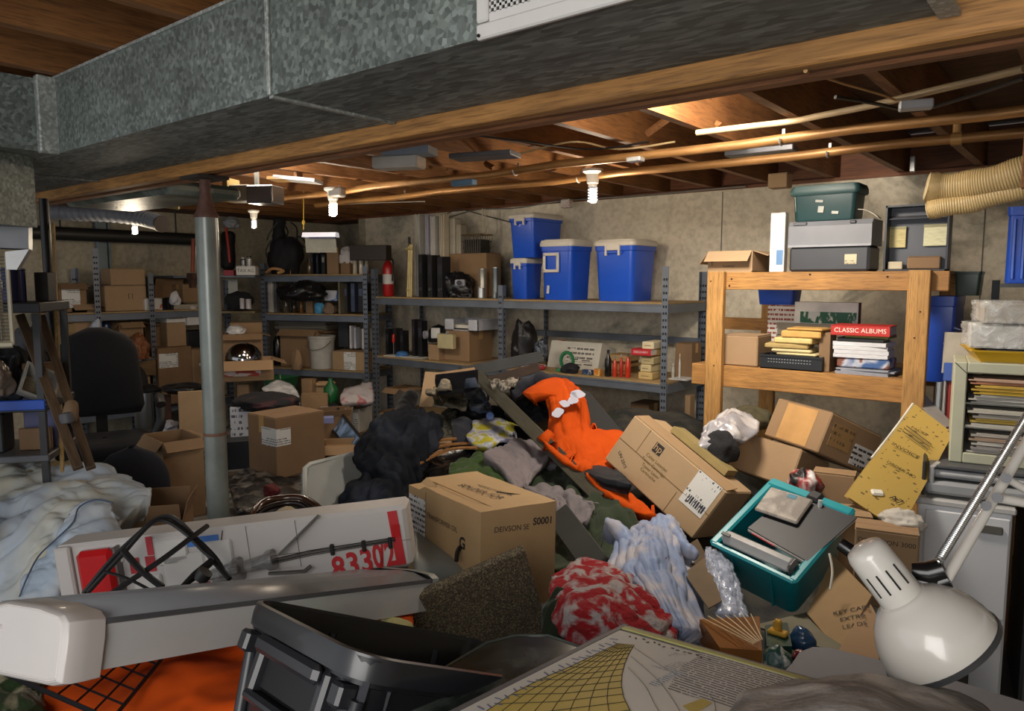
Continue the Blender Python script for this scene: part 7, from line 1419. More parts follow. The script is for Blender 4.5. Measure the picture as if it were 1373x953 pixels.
# ------------------------------------------------------------------ wire rack and orange cloth in the front left
sheet('orange_cloth', [[(40, 830, 1.75), (150, 820, 1.8), (260, 800, 1.85), (345, 800, 1.85)], [(40, 880, 1.58), (150, 870, 1.6), (260, 860, 1.62), (350, 850, 1.66)], [(45, 930, 1.45), (150, 920, 1.45), (250, 900, 1.46), (350, 890, 1.5)], [(45, 1000, 1.33), (150, 990, 1.3), (250, 970, 1.3), (350, 960, 1.32)]], OR, n=40, amp=.028, freq=5, seed=56, skirt=.1, label='bright orange fleece cloth under the white strip fixture', cat='cloth')
sheet('orange_cloth', [[(440, 826, 2.25), (485, 815, 2.25), (530, 800, 2.25), (545, 806, 2.2)], [(440, 845, 2.1), (485, 832, 2.1), (530, 825, 2.05), (550, 830, 2.05)], [(440, 870, 2.0), (485, 860, 2.0), (530, 850, 1.95), (550, 850, 1.95)]], OR, n=24, amp=.02, freq=8, seed=57, label='fold of orange fleece showing between the black tote and the speckled tile', cat='cloth')
bagpx('yellow-white towel edge behind the rim of the black tote', 512, 552, 832, 1.95, mat('#b9b27a', .9), pyb=850, cat='towel', name='towel_edge', seed=58); bagpx('bit of neon green tape on the rim of the black tote', 441, 452, 826, 1.72, mat('#58c81a', .5, emit=.2), pyb=831, cat='tape', name='green_tape', seed=59)
sheet('olive_bag', [[(-40, 915, 1.5), (20, 905, 1.52), (55, 905, 1.55)], [(-40, 940, 1.42), (20, 930, 1.42), (55, 928, 1.45)], [(-40, 985, 1.32), (20, 975, 1.32), (55, 970, 1.35)]], mix2('#26361f', '#9a9478', 12, .52, .6, rough=.4), n=24, amp=.025, freq=10, seed=60, label='dark green and cream patterned bag in the bottom left corner', cat='bag')
rk = thing('wire_rack', 'black wire mesh rack lying tilted on the orange cloth', 'rack', (0, 0, 0)); RK = mat('#17161a', .35, .3)
qa, qb, qc, qd = P(232, 868, 1.40), P(138, 990, 1.16), P(-60, 905, 1.22), P(60, 790, 1.48)
def rk_(u, v): return (qa*(1-u)+qd*u)*(1-v)+(qb*(1-u)+qc*u)*v
rkq = [P(224, 874, 1.47), P(150, 965, 1.27), P(-45, 880, 1.32), P(95, 825, 1.52)]
for i in range(9):
    u = i/8; mb = MB(); mb.tube([bil(rkq, j/6, u)*1.0 for j in range(7)], .0022 if 0 < i < 8 else .004, 5); mb.build('rack_wire', RK, rk, smooth=.9)
for i in range(6):
    v = i/5; mb = MB(); mb.tube([bil(rkq, v, j/6) for j in range(7)], .0022 if 0 < i < 5 else .0045, 5); mb.build('rack_wire', RK, rk, smooth=.9)

# ------------------------------------------------------------------ black tote
ro = (-.457, -.079, -.111); RM = Euler(ro).to_matrix(); topc = Vector((-.949, .924, .791))+RM @ Vector((0, -.03, .1145)); w, D, h = .385, .61, .36
bt = tote('open black plastic tote with a recessed handle tilted in front of the chart table', (topc-RM @ Vector((0, 0, h)), w, D, h, ro), '#17181b', None, taper=.78, cat='tote', name='open_tote', rot=ro, rough=.32)
KB = mat('#1d1e22', .3, var=.08, scale=6, coat=.15); KB2 = mat('#26272b', .35, var=.1)
def rr_ring(s, t_, z, r_):
    out = []
    for qx, qy, a0 in ((1, 1, 0), (-1, 1, PI/2), (-1, -1, PI), (1, -1, 3*PI/2)):
        for k in range(9):
            a = a0+PI/2*k/8; out.append((qx*(w*s/2-r_)+r_*math.cos(a), qy*(D*t_/2-r_)+r_*math.sin(a), z))
    return out
mb = MB(); mb.grid([rr_ring(.955, .97, h-.032, .06), rr_ring(1.02, 1.013, h-.032, .075), rr_ring(1.035, 1.022, h-.012, .08), rr_ring(1.02, 1.015, h+.004, .075), rr_ring(.975, .985, h+.006, .065), rr_ring(.955, .97, h-.006, .06)], wrap=True); mb.build('rim_band', KB, bt, smooth=.5)
mb = MB(); yy = -D/2
for c, d in (((-.10, yy*.90, h-.085), (.024, .05, .09)), ((.10, yy*.90, h-.085), (.024, .05, .09)), ((0, yy*.90, h-.135), (.224, .05, .018))): mb.box(c, d, b=.006)
mb.build('handle_frame', KB2, bt); mb = MB(); mb.box((0, yy*.885, h-.09), (.19, .03, .07), b=.008); mb.build('handle_recess', mat('#0d0d0f', .5), bt)
mb = MB(); mb.box((0, yy*1.0, h-.05), (.20, .02, .03), b=.008); mb.build('grip_bar', KB2, bt)
for x in (-.15, .15): mb = MB(); mb.box((x, yy*.955, h-.06), (.03, .035, .035), b=.005); mb.build('lid_latch_stub', KB2, bt)
for x in (-.17, .17):
    mb = MB(); mb.tube([(x*.78, yy*.80, .02), (x, yy*.905, h-.06)], .012, 8); mb.build('corner_rib', KB2, bt, smooth=.9)
for i, (sx, yq) in enumerate(((1, -.5), (1, -.42), (1, .05), (1, .5), (-1, .3), (-1, -.2))):
    mb = MB(); mb.tube([(sx*w*.36, yq*D*.8, .03), (sx*w*.455, yq*D*.9, h-.03)], .008, 6); mb.build('inner_rib', mat('#3a3b40', .25), bt, smooth=.9)

# ------------------------------------------------------------------ speckled tile
pl = fitted((-1.401, 1.586, .559), (.251, -.326, .946), (.387, .030, .447)); loc, w, D, h, ro = pl
def speck():
    m, nt, b = NT('speckled_carpet'); tc = N(nt, 'TexCoord'); n = N(nt, 'TexVoronoi'); n.inputs['Scale'].default_value = 260; L(nt, tc.outputs['Object'], n.inputs['Vector'])
    r = ramp(nt, [(.0, H('#39322a')), (.35, H('#4a4133')), (.6, H('#5d5240')), (.85, H('#82755a')), (1, H('#948764'))]); L(nt, n.outputs['Color'], r.inputs['Fac']); L(nt, r.outputs['Color'], b.inputs['Base Color']); b.inputs['Roughness'].default_value = 1
    bp = N(nt, 'Bump'); bp.inputs['Strength'].default_value = .8; bp.inputs['Distance'].default_value = .003; L(nt, n.outputs['Distance'], bp.inputs['Height']); L(nt, bp.outputs['Normal'], b.inputs['Normal']); return m
SPK = speck()
ct = thing('carpet_tile', 'thick square of brown speckled carpet leaning between the black tote and the printed carton', 'carpet tile', loc, ro)
mb = MB(); mb.box((0, 0, h/2), (w, D, h), b=.004); mb.build('speckled_pile', SPK, ct); mb = MB(); mb.box((-w/2-.004, .0, h/2), (.012, D*1.1, h), b=.003); mb.build('edge_binding', mat('#4f4536', .95, var=.25, scale=60, bump=.3), ct)
mb = MB(); mb.box((0, D/2+.002, h/2), (w*.98, .004, h*.98)); mb.build('backing', mat('#3a352c', .9), ct)

# ------------------------------------------------------------------ chart board
tl, tro = Vector((-.512, .961, .9595)), (-.055, -.080, -.066); MTb = Mrot(tl, tro); iT = MTb.inverted()
def TP(px, py, z=.010):
    o = iT @ EYE; r = iT.to_3x3() @ ray(px, py); s = (z-o.z)/r.z; p = o+r*s; return (p.x, p.y)
cbd = thing('chart_table', 'drawing table with a dark glass edge carrying a white engineering chart, front of the scene', 'table', tl, tro)
X0, X1, Y1, Y0 = -.200, .200, .2258, -.47
mb = MB(); mb.box(((X0+X1)/2, (Y0+Y1)/2, 0), (X1-X0, Y1-Y0, .02), b=.003); mb.build('board', mat('#77757a', .5, var=.06), cbd)
gl = [TP(505, 960, -.012), TP(600, 893, -.012), TP(652, 862, -.012), TP(690, 852, -.012), TP(735, 852, -.012), TP(775, 866, -.012), TP(880, 900, -.012)]; gl += [(gl[-1][0], Y0+.0), (gl[0][0]-.02, Y0)]
mb = MB(); mb.prism(gl, -.030, -.012); mb.build('dark_glass_base', mix2('#262c27', '#59605a', 9, .48, .72, rough=.18, bump=0), cbd)
mb = MB(); mb.tube([(x, y, -.012) for x, y in gl[:-2]], .003, 6); mb.build('glass_edge', mat('#4c534e', .2), cbd, smooth=.9)
mb = MB(); mb.box((X0+.011, (Y0+Y1)/2, .0112), (.010, Y1-Y0-.01, .0016)); mb.build('grey_border', mat('#5f5d60', .5), cbd)
mb = MB(); mb.box(((X0+X1)/2, Y1-.020, .0115), (X1-X0-.03, .014, .003), b=.001); mb.build('yellow_strip', mat('#a8a565', .5, var=.05), cbd)
mb = MB(); mb.box(((X0+X1)/2+.004, (Y0+Y1)/2-.016, .0108), (X1-X0-.026, Y1-Y0-.04, .0012)); mb.build('chart_paper', mat('#c9c6be', .5, var=.05, scale=5), cbd)
def flat(poly, z, nm, m):
    mb = MB(); mb.add([(x, y, z) for x, y in poly], [tuple(range(len(poly)))]); return mb.build(nm, m, cbd)
zp = .0119
Lc = [TP(*q) for q in ((829, 864), (800, 878), (765, 895), (725, 912), (690, 930), (655, 953), (610, 985), (565, 1030))]
Rc = [TP(*q) for q in ((850, 866), (844, 876), (838, 890), (834, 905), (833, 920), (836, 936), (845, 955), (870, 990))]
flat(Lc+Rc[::-1], zp, 'yellow_fan', mat('#bda54c', .5, var=.08, scale=6))
INKG = mat('#3c3a2c', .6); BLU = mat('#4c587c', .6)
mb = MB()
for i in range(0, 9):
    f = i/8; mb.tube([(a[0]*(1-f)+b_[0]*f, a[1]*(1-f)+b_[1]*f, zp+.0003) for a, b_ in zip(Lc, Rc)], .0006, 4)
def lerp2(c, u):
    k = u*(len(c)-1); a = min(int(k), len(c)-2); t = k-a; return (c[a][0]*(1-t)+c[a+1][0]*t, c[a][1]*(1-t)+c[a+1][1]*t)
for i in range(1, 15):
    u = (i/14)**1.2; a, b_ = lerp2(Lc, u), lerp2(Rc, min(1, u*1.02)); mid = ((a[0]+b_[0])/2, (a[1]+b_[1])/2-.012); mb.tube([(a[0], a[1], zp+.0003), (mid[0], mid[1], zp+.0003), (b_[0], b_[1], zp+.0003)], .0006, 4)
mb.build('fan_grid', INKG, cbd)
mb = MB()
for j in range(3):
    pts = [TP(*q, zp) for q in (((850, 868), (890, 895), (950, 930), (960, 960)), ((846, 880), (880, 910), (900, 935), (915, 960)), ((842, 895), (865, 920), (878, 945), (890, 965)))[j]]; mb.tube(crline([(x, y, zp+.0003) for x, y in pts], 14), .0005, 4)
mb.build('long_curves', mat('#77746c', .6), cbd)
mb = MB(); rnd = random.Random(3)
for i in range(34):
    y = Y0+.2+(Y1-Y0-.28)*i/33; mb.box((X0+.035+.006*(i % 3), y, zp+.0003), (.010+.006*rnd.random(), .002, .0004), rot=(0, 0, rnd.uniform(-.4, .4)))
mb.build('scale_marks', BLU, cbd)
mb = MB()
for i in range(14): mb.box((X0+.05+.012*i+.004*rnd.random(), Y1-.045-.008*rnd.random(), zp+.0003), (.004+.004*rnd.random(), .003, .0004), rot=(0, 0, rnd.uniform(-1, 1)))
mb.build('title_marks', mat('#2b2a2a', .6), cbd)
blk = [TP(*q) for q in ((915, 893), (940, 875), (1110, 917), (1090, 960), (1010, 960), (895, 925))]
flat(blk, zp, 'number_table', printed('#c4c2bc', '#5f5d5c', rows=130, freq=210, dens=.58, block=.2))
flat([TP(*q) for q in ((868, 893), (905, 876), (935, 882), (900, 902))], zp+.0002, 'caption_block', printed('#c9c6c0', '#8a8a90', rows=150, freq=260, dens=.55, block=.4)); flat([TP(*q) for q in ((868, 918), (905, 900), (918, 904), (880, 922))], zp+.0002, 'caption_block', printed('#bfc3c6', '#7a7f88', rows=150, freq=260, dens=.55, block=.3))
flat([TP(*q) for q in ((915, 948), (942, 938), (955, 944), (930, 960))], zp+.0004, 'yellow_patch', mat('#b8a24a', .5))
mb = MB(); mb.box((.06, -.22, -.48), (.20, .30, .88)); mb.build('pedestal', mat('#4a4a4c', .5), cbd)

# grey velvet cloth thrown over the near corner
VEL = mix2('#7d7976', '#bdb8b2', 10, .42, .66, rough=1, bump=.3, bscale=90, dist=.8)
sheet('velvet_cloth', [[(1000, 935, 1.025), (1070, 918, 1.042), (1150, 906, 1.050), (1215, 918, 1.058), (1290, 938, 1.075)], [(985, 955, 0.941), (1065, 940, 0.949), (1155, 930, 0.941), (1225, 938, 0.966), (1320, 955, 1.008)], [(960, 985, 0.874), (1060, 975, 0.857), (1160, 968, 0.840), (1240, 972, 0.874), (1350, 985, 0.924)], [(940, 1030, 0.823), (1060, 1025, 0.798), (1165, 1020, 0.790), (1250, 1025, 0.806), (1370, 1030, 0.840)]], VEL, n=36, amp=.008, freq=7, seed=71, skirt=.06, label='blotchy grey velvet cloth lying over the near corner of the chart table', cat='cloth')

# grey desk at right
gd = thing('grey_desk', 'low grey laminate desk under the white desk lamp', 'desk', (.1, 1.45, 0)); zd = .715
poly = [onZ(*q, zd) for q in ((1040, 912), (1062, 889), (1072, 874), (1090, 867), (1112, 868), (1215, 893), (1300, 918), (1420, 955), (1480, 1100), (1150, 1010))]
mb = MB(); mb.prism([(p.x-.1, p.y-1.45) for p in poly], zd-.03, zd); mb.build('desk_top', mat('#77777c', .5, var=.06, scale=6), gd)
mb = MB(); c = sum(poly, Vector())/len(poly); mb.box((c.x-.1+.08, c.y-1.45-.05, (zd-.03)/2), (.34, .30, zd-.032)); mb.build('pedestal', mat('#55555a', .6), gd)

# ------------------------------------------------------------------ desk lamp
LW = mat('#cfcbc3', .22, var=.03, coat=.4, name='white_enamel'); LK = mat('#131314', .25, name='black_plastic')
dl = 1.09; C = P(1263, 869, dl); za = (RT*(-.594)+UP*.806+FW*.13).normalized(); xa = UP.cross(za).normalized(); ya = za.cross(xa); ML = Matrix((xa, ya, za)).transposed().to_4x4(); ML.translation = C
lamp = thing('desk_lamp', 'white articulated desk lamp with a domed shade and spring arm at the right edge', 'lamp', C, ML.to_euler())
mb = MB(); mb.lathe([(.083, .003), (.0855, 0), (.0865, .004), (.084, .022), (.077, .045), (.064, .066), (.049, .081), (.036, .088), (.0335, .092)], n=48); o = mb.build('shade', LW, lamp, smooth=.9); md = o.modifiers.new('t', 'SOLIDIFY'); md.thickness = .0016; md.offset = -1
mb = MB(); mb.lathe([(.0865, -.004), (.0885, -.003), (.0885, .004), (.0865, .005)], n=48); mb.build('rim_trim', mat('#3c3d3f', .35), lamp, smooth=.7)
mb = MB(); mb.lathe([(.0335, .088), (.0325, .10), (.031, .168), (.027, .178), (.016, .183), (.001, .184)], n=36); mb.build('socket_housing', LW, lamp, smooth=.8)
# slots: on the side of the housing facing the camera
tocam = ML.to_3x3().inverted() @ (EYE-C).normalized(); a0 = math.atan2(tocam.y, tocam.x)
for k, da in enumerate((-.85, -.35, .15, .65)):
    a = a0+da; mb = MB(); mb.tube([(.0322*math.cos(a), .0322*math.sin(a), .112), (.0316*math.cos(a), .0316*math.sin(a), .145)], .0016, 6); mb.build('vent_slot', mat('#201f1e', .6), lamp)
mb = MB(); mb.lathe([(.03, .0), (.026, .03), (.02, .05)], c=(0, 0, .03), n=20, cap=True); mb.build('lamp_bulb', mat('#d8d6cf', .3), lamp, smooth=.9)
def LL(px, py, d): return ML.inverted() @ P(px, py, d)
mb = MB(); mb.tube([LL(1158, 750, 1.16), LL(1140, 738, 1.17), LL(1127, 729, 1.18)], [.011, .011, .0105], 14); mb.build('black_handle', LK, lamp, smooth=.7)
mb = MB(); mb.tube([LL(1183, 757, 1.10), LL(1194, 747, 1.09)], [.012, .010], 14); mb.build('switch_knob', LK, lamp, smooth=.7)
mb = MB(); mb.tube([LL(1222, 765, 1.12), LL(1245, 768, 1.11), LL(1266, 762, 1.10)], [.012, .017, .016], 12); mb.tube([LL(1224, 778, 1.12), LL(1250, 783, 1.11), LL(1272, 776, 1.10)], [.010, .014, .014], 12); mb.box(LL(1252, 772, 1.11), (.03, .03, .03), b=.008); mb.tube([LL(1228, 790, 1.13), LL(1236, 780, 1.12)], .013, 12); mb.build('swivel_bracket', LK, lamp, smooth=.7)
mb = MB(); mb.tube([LL(1269, 777, 1.10), LL(1334, 666, 1.15), LL(1400, 552, 1.20)], .0078, 14); mb.build('arm', LW, lamp, smooth=.8)
mb = MB(); mb.tube([LL(1341, 668, 1.14), LL(1380, 675, 1.14), LL(1440, 684, 1.14)], .0075, 14); mb.tube([LL(1349, 641, 1.16), LL(1385, 662, 1.16), LL(1440, 690, 1.16)], .006, 12); mb.build('lower_arm', LW, lamp, smooth=.8)
for x, y in ((1337, 667), (1349, 641), (1322, 678)): mb = MB(); p = LL(x, y, 1.13); q = ML.to_3x3().inverted() @ (-ray(x, y)).normalized(); mb.tube([p-q*.008, p+q*.006], .0075, 12); mb.build('pivot_rivet', mat('#6a6a6c', .6, .1), lamp, smooth=.6)
a, b_ = LL(1259, 752, 1.09), LL(1378, 556, 1.18); ax = (b_-a); n_ = ax.normalized(); u = n_.orthogonal().normalized(); v = n_.cross(u); mb = MB(); K = 900
mb.tube([a+ax*(i/K)+(u*math.cos(i*2*PI/10)+v*math.sin(i*2*PI/10))*.0062 for i in range(K+1)], .0011, 4); mb.build('spring', mat('#c9c9c7', .2, .9, var=.1), lamp, smooth=.9)
mb = MB(); p = LL(1440, 687, 1.15); mb.tube([p, iT @ p if False else ML.inverted() @ Vector((P(1440, 687, 1.15).x, P(1440, 687, 1.15).y, zd+.001))], .012, 12); mb.build('stand_rod', LW, lamp, smooth=.8)

# ------------------------------------------------------------------ cabinets at right
ZC = .787; cz = .16
fcab = thing('filing_cabinet', 'white steel drawer cabinet behind the desk lamp', 'cabinet', (-.424, 3.399, 0), cz); wc, dc = .297, .586
CWH = mat('#cfd1d5', .4, var=.05, scale=3, dirt=.08)
mb = MB(); mb.box((0, 0, ZC/2-.01), (wc, dc, ZC-.02), b=.004); mb.build('cabinet_body', CWH, fcab)
mb = MB(); mb.box((0, 0, ZC-.012), (wc+.022, dc+.02, .024), b=.005); mb.build('top_lip', mat('#b9b8b6', .35), fcab)
for z0, z1 in ((.03, .36), (.37, ZC-.04)):
    mb = MB(); mb.box((.01, -dc/2-.006, (z0+z1)/2), (wc-.03, .012, z1-z0), b=.004); d_ = mb.build('drawer_front', CWH, fcab)
    mb = MB(); mb.box((wc*.26, -dc/2-.016, z1-.045), (.09, .012, .03), b=.004); mb.build('label_handle', mat('#8f8c84', .25, .8), d_)
mb = MB(); mb.box((-wc*.30, -dc/2-.004, ZC*.5), (.006, .006, ZC*.8)); mb.build('door_seam', mat('#77787c', .5), fcab)
g2 = thing('filing_cabinet', 'dark grey steel cabinet standing right of the white drawer cabinet', 'cabinet', (-.424+.30*math.cos(cz)+.05, 3.399+.30*math.sin(cz), 0), cz)
mb = MB(); mb.box((.02, 0, .44), (.32, dc, .88), b=.004); mb.build('cabinet_body', mat('#5b5a58', .5, var=.08), g2); mb = MB(); mb.box((-.142, -dc/2-.003, .44), (.012, .006, .86)); mb.build('gap_shade', mat('#1e1f22', .5), g2); mb = MB(); mb.box((.03, -dc/2-.008, .80), (.2, .016, .03), b=.004); mb.build('pull_handle', mat('#7a7876', .4, .5), g2)  # the thin black strip is painted shade for the gap between the cabinets
for z0, z1 in ((.05, .42), (.44, .78)): mb = MB(); mb.box((.03, -dc/2-.005, (z0+z1)/2), (.28, .01, z1-z0), b=.003); mb.build('drawer_front', mat('#62615f', .5), g2)
# grey paper tray block on the white cabinet
MC = Mrot((-.424, 3.399, 0), (0, 0, cz))
def onC(x, y, z): return MC @ Vector((x, y, z))
zt0 = ZC+.003; pt = thing('printer_tray', 'grey moulded double tray lying on the white cabinet under the paper rack', 'tray', onC(.06, -.03, zt0), cz); GT = mat('#989a9d', .3, var=.05, coat=.2)
mb = MB(); mb.box((0, 0, .035), (.38, .5, .05), b=.012); mb.build('lower_tray', GT, pt); mb = MB(); mb.box((.01, .0, .085), (.36, .46, .03), b=.012); mb.build('upper_tray', mat('#a8aaad', .25, coat=.3), pt); mb = MB(); mb.box((-.195, 0, .07), (.012, .52, .13), b=.003); mb.build('black_side', mat('#232427', .4), pt)
mb = MB(); mb.tube([(-.17, -.24, .05), (-.17, -.24, .11), (-.15, -.20, .118)], .010, 8); mb.build('chrome_corner', mat('#c9cacc', .2, .6), pt, smooth=.8); mb = MB(); mb.box((0, .0, .113), (.36, .46, .012), b=.003); mb.build('dark_top', mat('#4b4c50', .4), pt)
mb = MB(); mb.box((0, .02, .015), (.3, .4, .028)); mb.build('tray_foot', mat('#3a3b3e', .5), pt)
# cream paper rack with papers
zr0 = zt0+.12; q0, q1 = P(1281, 612, 2.86), P(1284, 478, 2.86); Hh = q1.z-q0.z
rk2 = thing('paper_rack', 'cream painted wooden rack with shelves stuffed with papers and yellow envelopes', 'rack', (P(1283, 612, 2.86)+RT*.21).to_tuple()[:2]+(zr0,), cz); CRM = mat('#b4b49c', .55, var=.06, dirt=.12); Wr = .42; Dr = .30
for sx in (-1, 1): mb = MB(); mb.box((sx*(Wr/2-.022), 0, Hh/2), (.044, Dr, Hh), b=.004); mb.build('side_panel', CRM, rk2)
mb = MB(); mb.box((0, 0, Hh-.02), (Wr-.088, Dr, .04), b=.004); mb.build('top_panel', CRM, rk2); mb = MB(); mb.box((0, 0, .02), (Wr-.088, Dr, .04), b=.004); mb.build('bottom_panel', CRM, rk2); mb = MB(); mb.box((0, Dr/2-.004, Hh/2), (Wr-.01, .006, Hh-.01)); mb.build('back_panel', mat('#5c5a50', .7), rk2)
levs = [.042, Hh*.36, Hh*.60]
for z in levs[1:]: mb = MB(); mb.box((0, .01, z-.004), (Wr-.09, Dr-.03, .007)); mb.build('shelf_plate', mat('#77776c', .5), rk2)
mb = MB(); mb.tube([(-Wr/2+.002, -Dr/2-.002, Hh-.002), (-Wr/2+.04, -Dr/2-.002, Hh-.04), (-Wr/2+.09, -Dr/2-.002, Hh-.042)], .0015, 4); mb.build('mitre_crack', mat('#3c3a33', .8), rk2)
MR = Mrot(rk2.location, (0, 0, cz)); rnd = random.Random(9); nP = 0
desc = [('grey-white paper', 'lowest compartment'), ('white paper', 'middle compartment'), ('yellow envelope', 'top compartment')]
for li, z in enumerate(levs):
    z1 = (levs+[Hh-.04])[li+1]-.012; zz = z; k = 0
    cols = [['#a8a49c', '#8f8a86', '#b4b0a8', '#97816e', '#a39d94'], ['#b0aca2', '#c0a24a', '#8d8880', '#b5b0a4'], ['#a9a7a0', '#b5b2ab', '#9d9a94', '#c2a038', '#b8963a', '#c2a24a', '#b07a5c', '#b89a86']][li]
    nm = [['bottom', 'second', 'third', 'fourth', 'top'], ['bottom', 'second', 'third', 'top'], ['bottom', 'second', 'third', 'fourth', 'fifth', 'sixth', 'seventh', 'top']][li]
    th = (z1-z)*.86/len(cols)
    for c, w_ in zip(cols, nm):
        tl_ = 'yellow envelopes' if c[1] in 'cb' and int(c[5:7], 16) < 0x60 else 'loose papers'
        t = tag((lambda mb: mb.build('paper_bundle', mat(c, .8, var=.15, scale=30, stretch=(1, 1, 10)), loc=MR @ Vector((rnd.uniform(-.012, .012), -.012+rnd.uniform(-.02, .0), zz)), rot=(0, 0, cz+rnd.uniform(-.05, .05))))((lambda m: (m.box((0, 0, th*.25), (.30, .24, th*.45)), m.box((.01, .004, th*.7), (.29, .235, th*.4), rot=(0, 0, .03)), m)[-1])(MB())), '%s bundle of %s in the %s of the cream rack' % (w_, tl_, desc[li][1]), 'papers', 'paper bundles in the cream rack'); zz += th+.0012
# on the rack: yellow tray, wrapped cartons
zy = zr0+Hh+.001; ry = rk2.location
def onR(x, y, z): return MR @ Vector((x, y, z-zr0))
t = thing('yellow_tray', 'bright yellow plastic tray under the plastic-wrapped cartons', 'tray', onR(.06, .03, zy), cz+.1); mb = MB(); mb.grid([[(sx*(.20+k*.03), sy*(.13+k*.02), z) for sx, sy in ((-1, -1), (1, -1), (1, 1), (-1, 1))] for k, z in ((0, 0), (0, .004), (1, .045), (1.15, .045), (1.1, .038))], wrap=True); mb.quad((-.2, -.13, .003), (.2, -.13, .003), (.2, .13, .003), (-.2, .13, .003)); mb.build('tray_body', mat('#c39a16', .4, var=.06), t); mb = MB(); mb.box((.0, -.05, .035), (.36, .16, .02)); mb.build('dark_contents', mix2('#23262c', '#2a6a70', 8, .55, .6), t)
zw = zy+.05
for i, (hh_, ww_, lb_) in enumerate(((.085, .44, 'lower white carton wrapped in glossy clear plastic on the yellow tray'), (.075, .42, 'upper pale carton wrapped in crinkled clear plastic, topmost over the cream rack'))):
    t = thing('wrapped_carton', lb_, 'box', onR(.055+.02*i, .04, zw), cz+.05*i, 'plastic-wrapped cartons'); mb = MB(); mb.box((0, 0, hh_/2), (ww_, .26, hh_), b=.006); mb.build('carton_body', mat(('#b5b2ad', '#a39a8c')[i], .6, var=.06), t)
    rows = []; m2 = MB()
    for j in range(9):
        z_ = (hh_+.008)*j/8; row = []
        for k in range(48):
            a = 2*PI*k/48; x_ = (ww_/2+.006)*max(-1, min(1, 1.35*math.cos(a))); y_ = (.136)*max(-1, min(1, 1.35*math.sin(a))); q = .006*noise.noise(Vector((x_*30, y_*30, z_*40+i))); row.append((x_+q+(.02*abs(math.sin(j*1.3+k)) if k in (23, 24, 25) else 0)*-1, y_+q, z_))
        rows.append(row)
    m2.grid(rows, wrap=True); m2.f.append(tuple(8*48+k for k in range(48))); m2.mi.append(0); m2.build('film_wrap', film('#dcdcd8', .30, .1), t, smooth=9); zw += hh_+.010
# things behind the rack, on a narrow side rack
sr = thing('side_rack', 'narrow dark steel rack behind the cream paper rack holding blue bins', 'rack', (-.17, 4.02, 0)); DK = mat('#3b3c3f', .5, .4)
for x, y in ((-.27, .2), (.43, -.2), (.43, .2)): mb = MB(); mb.box((x, y, .8), (.03, .03, 1.6)); mb.build('rack_post', DK, sr)
for z in (1.13, 1.585): mb = MB(); mb.box((.045 if z < 1.3 else .12, 0, z-.008), (.79 if z < 1.3 else .66, .44, .016)); mb.build('rack_deck', DK, sr)
pl = place(1243, 1296, 397, Y=3.86, z=1.131, dp=.28); t = tote('tall royal blue bin with pale scuffs standing right of the timber shelf', pl, '#2147a8', None, handle=None, taper=.9, cat='bin', name='blue_bin')
for i, (x, z) in enumerate(((.05, .18), (.06, .14), (.03, .10), (.065, .22))): mb = MB(); mb.box((x, -.14*.93-.002, pl[3]*.3+z*.6), (.05-.008*i, .002, .006), rot=(0, .1*i, 0)); mb.build('pale_scuff', mat('#8fa0c8', .7), t)
pl = place(1349, 1420, 277, Y=3.88, z=1.586, dp=.2); t = tote('bright blue ribbed bin at the right edge above the wrapped cartons', pl, '#2350b8', None, handle=None, taper=.93, cat='bin', name='blue_bin')
for x in (-.6, -.2, .2): mb = MB(); mb.tube([(x*pl[1]/2, -pl[2]/2*.93-.004, .02), (x*pl[1]/2*1.03, -pl[2]/2*.97-.004, pl[3]*.84)], .008, 6); mb.build('moulded_rib', mat('#2c5cc4', .3), t, smooth=.9)
tote('small dark green tray with a lid on the side rack', place(1277, 1322, 364, Y=3.87, z=1.531, dp=.12), '#26352c', None, handle=None, cat='tray', name='green_tray')
# folders and books between the timber shelf and the cream rack
plate('cream cardboard folder with a blue base band standing behind the cream rack', place(1264, 1314, 446, Y=3.72, z=1.19, dp=.02), mat('#a99f8e', .7), 'folder', 'cream_folder', lean=-.12); plate('blue band sheet in front of the cream cardboard folder', place(1264, 1300, 487, Y=3.70, z=1.16, dp=.008), mat('#2c4f9c', .5), 'sheet', 'blue_sheet', lean=-.12)
plate('dark picture sheet with a teal shape behind the cream rack', place(1306, 1360, 452, Y=3.78, z=1.16, dp=.01), mix2('#3a4450', '#4f8a8c', 7, .55, .6, bump=0, rough=.4), 'sheet', 'picture_sheet')
bk = thing('narrow_bookcase', 'low plain timber stand holding a few books beside the cream rack', 'stand', (-.47, 3.78, 0)); mb = MB(); mb.box((.05, 0, .97), (.30, .16, .02)); mb.box((-.08, 0, .48), (.03, .16, .96)); mb.box((.18, 0, .48), (.03, .16, .96)); mb.build('stand_frame', PINX, bk)
for i, (a, b_, pt, c, lb_) in enumerate(((1254, 1264, 512, '#a3a7ab', 'pale grey book with a white spine beside the cream rack'), (1264, 1270, 510, '#c2bfba', 'thin white book between the grey and the red book'), (1270, 1279, 508, '#8f2222', 'dark red book standing against the cream rack'))): book(lb_, place(a, b_, pt, Y=3.72, z=.981, dp=.12), c, flat=False)
t, l = slab('clear_folder', 'clear plastic folder with dark oval leaning over the manila folder', 'folder', [P(1232, 541, 3.3), P(1262, 575, 3.1), P(1279, 568, 3.15), P(1240, 528, 3.4)], .003, mat('#a8a19a', .3, alpha=.8)); t, l = slab('clear_folder', 'dull pink plastic folder behind the manila folder', 'folder', [P(1262, 578, 3.12), P(1276, 590, 3.05), P(1280, 572, 3.12), P(1268, 560, 3.2)], .003, mat('#a38a84', .4))
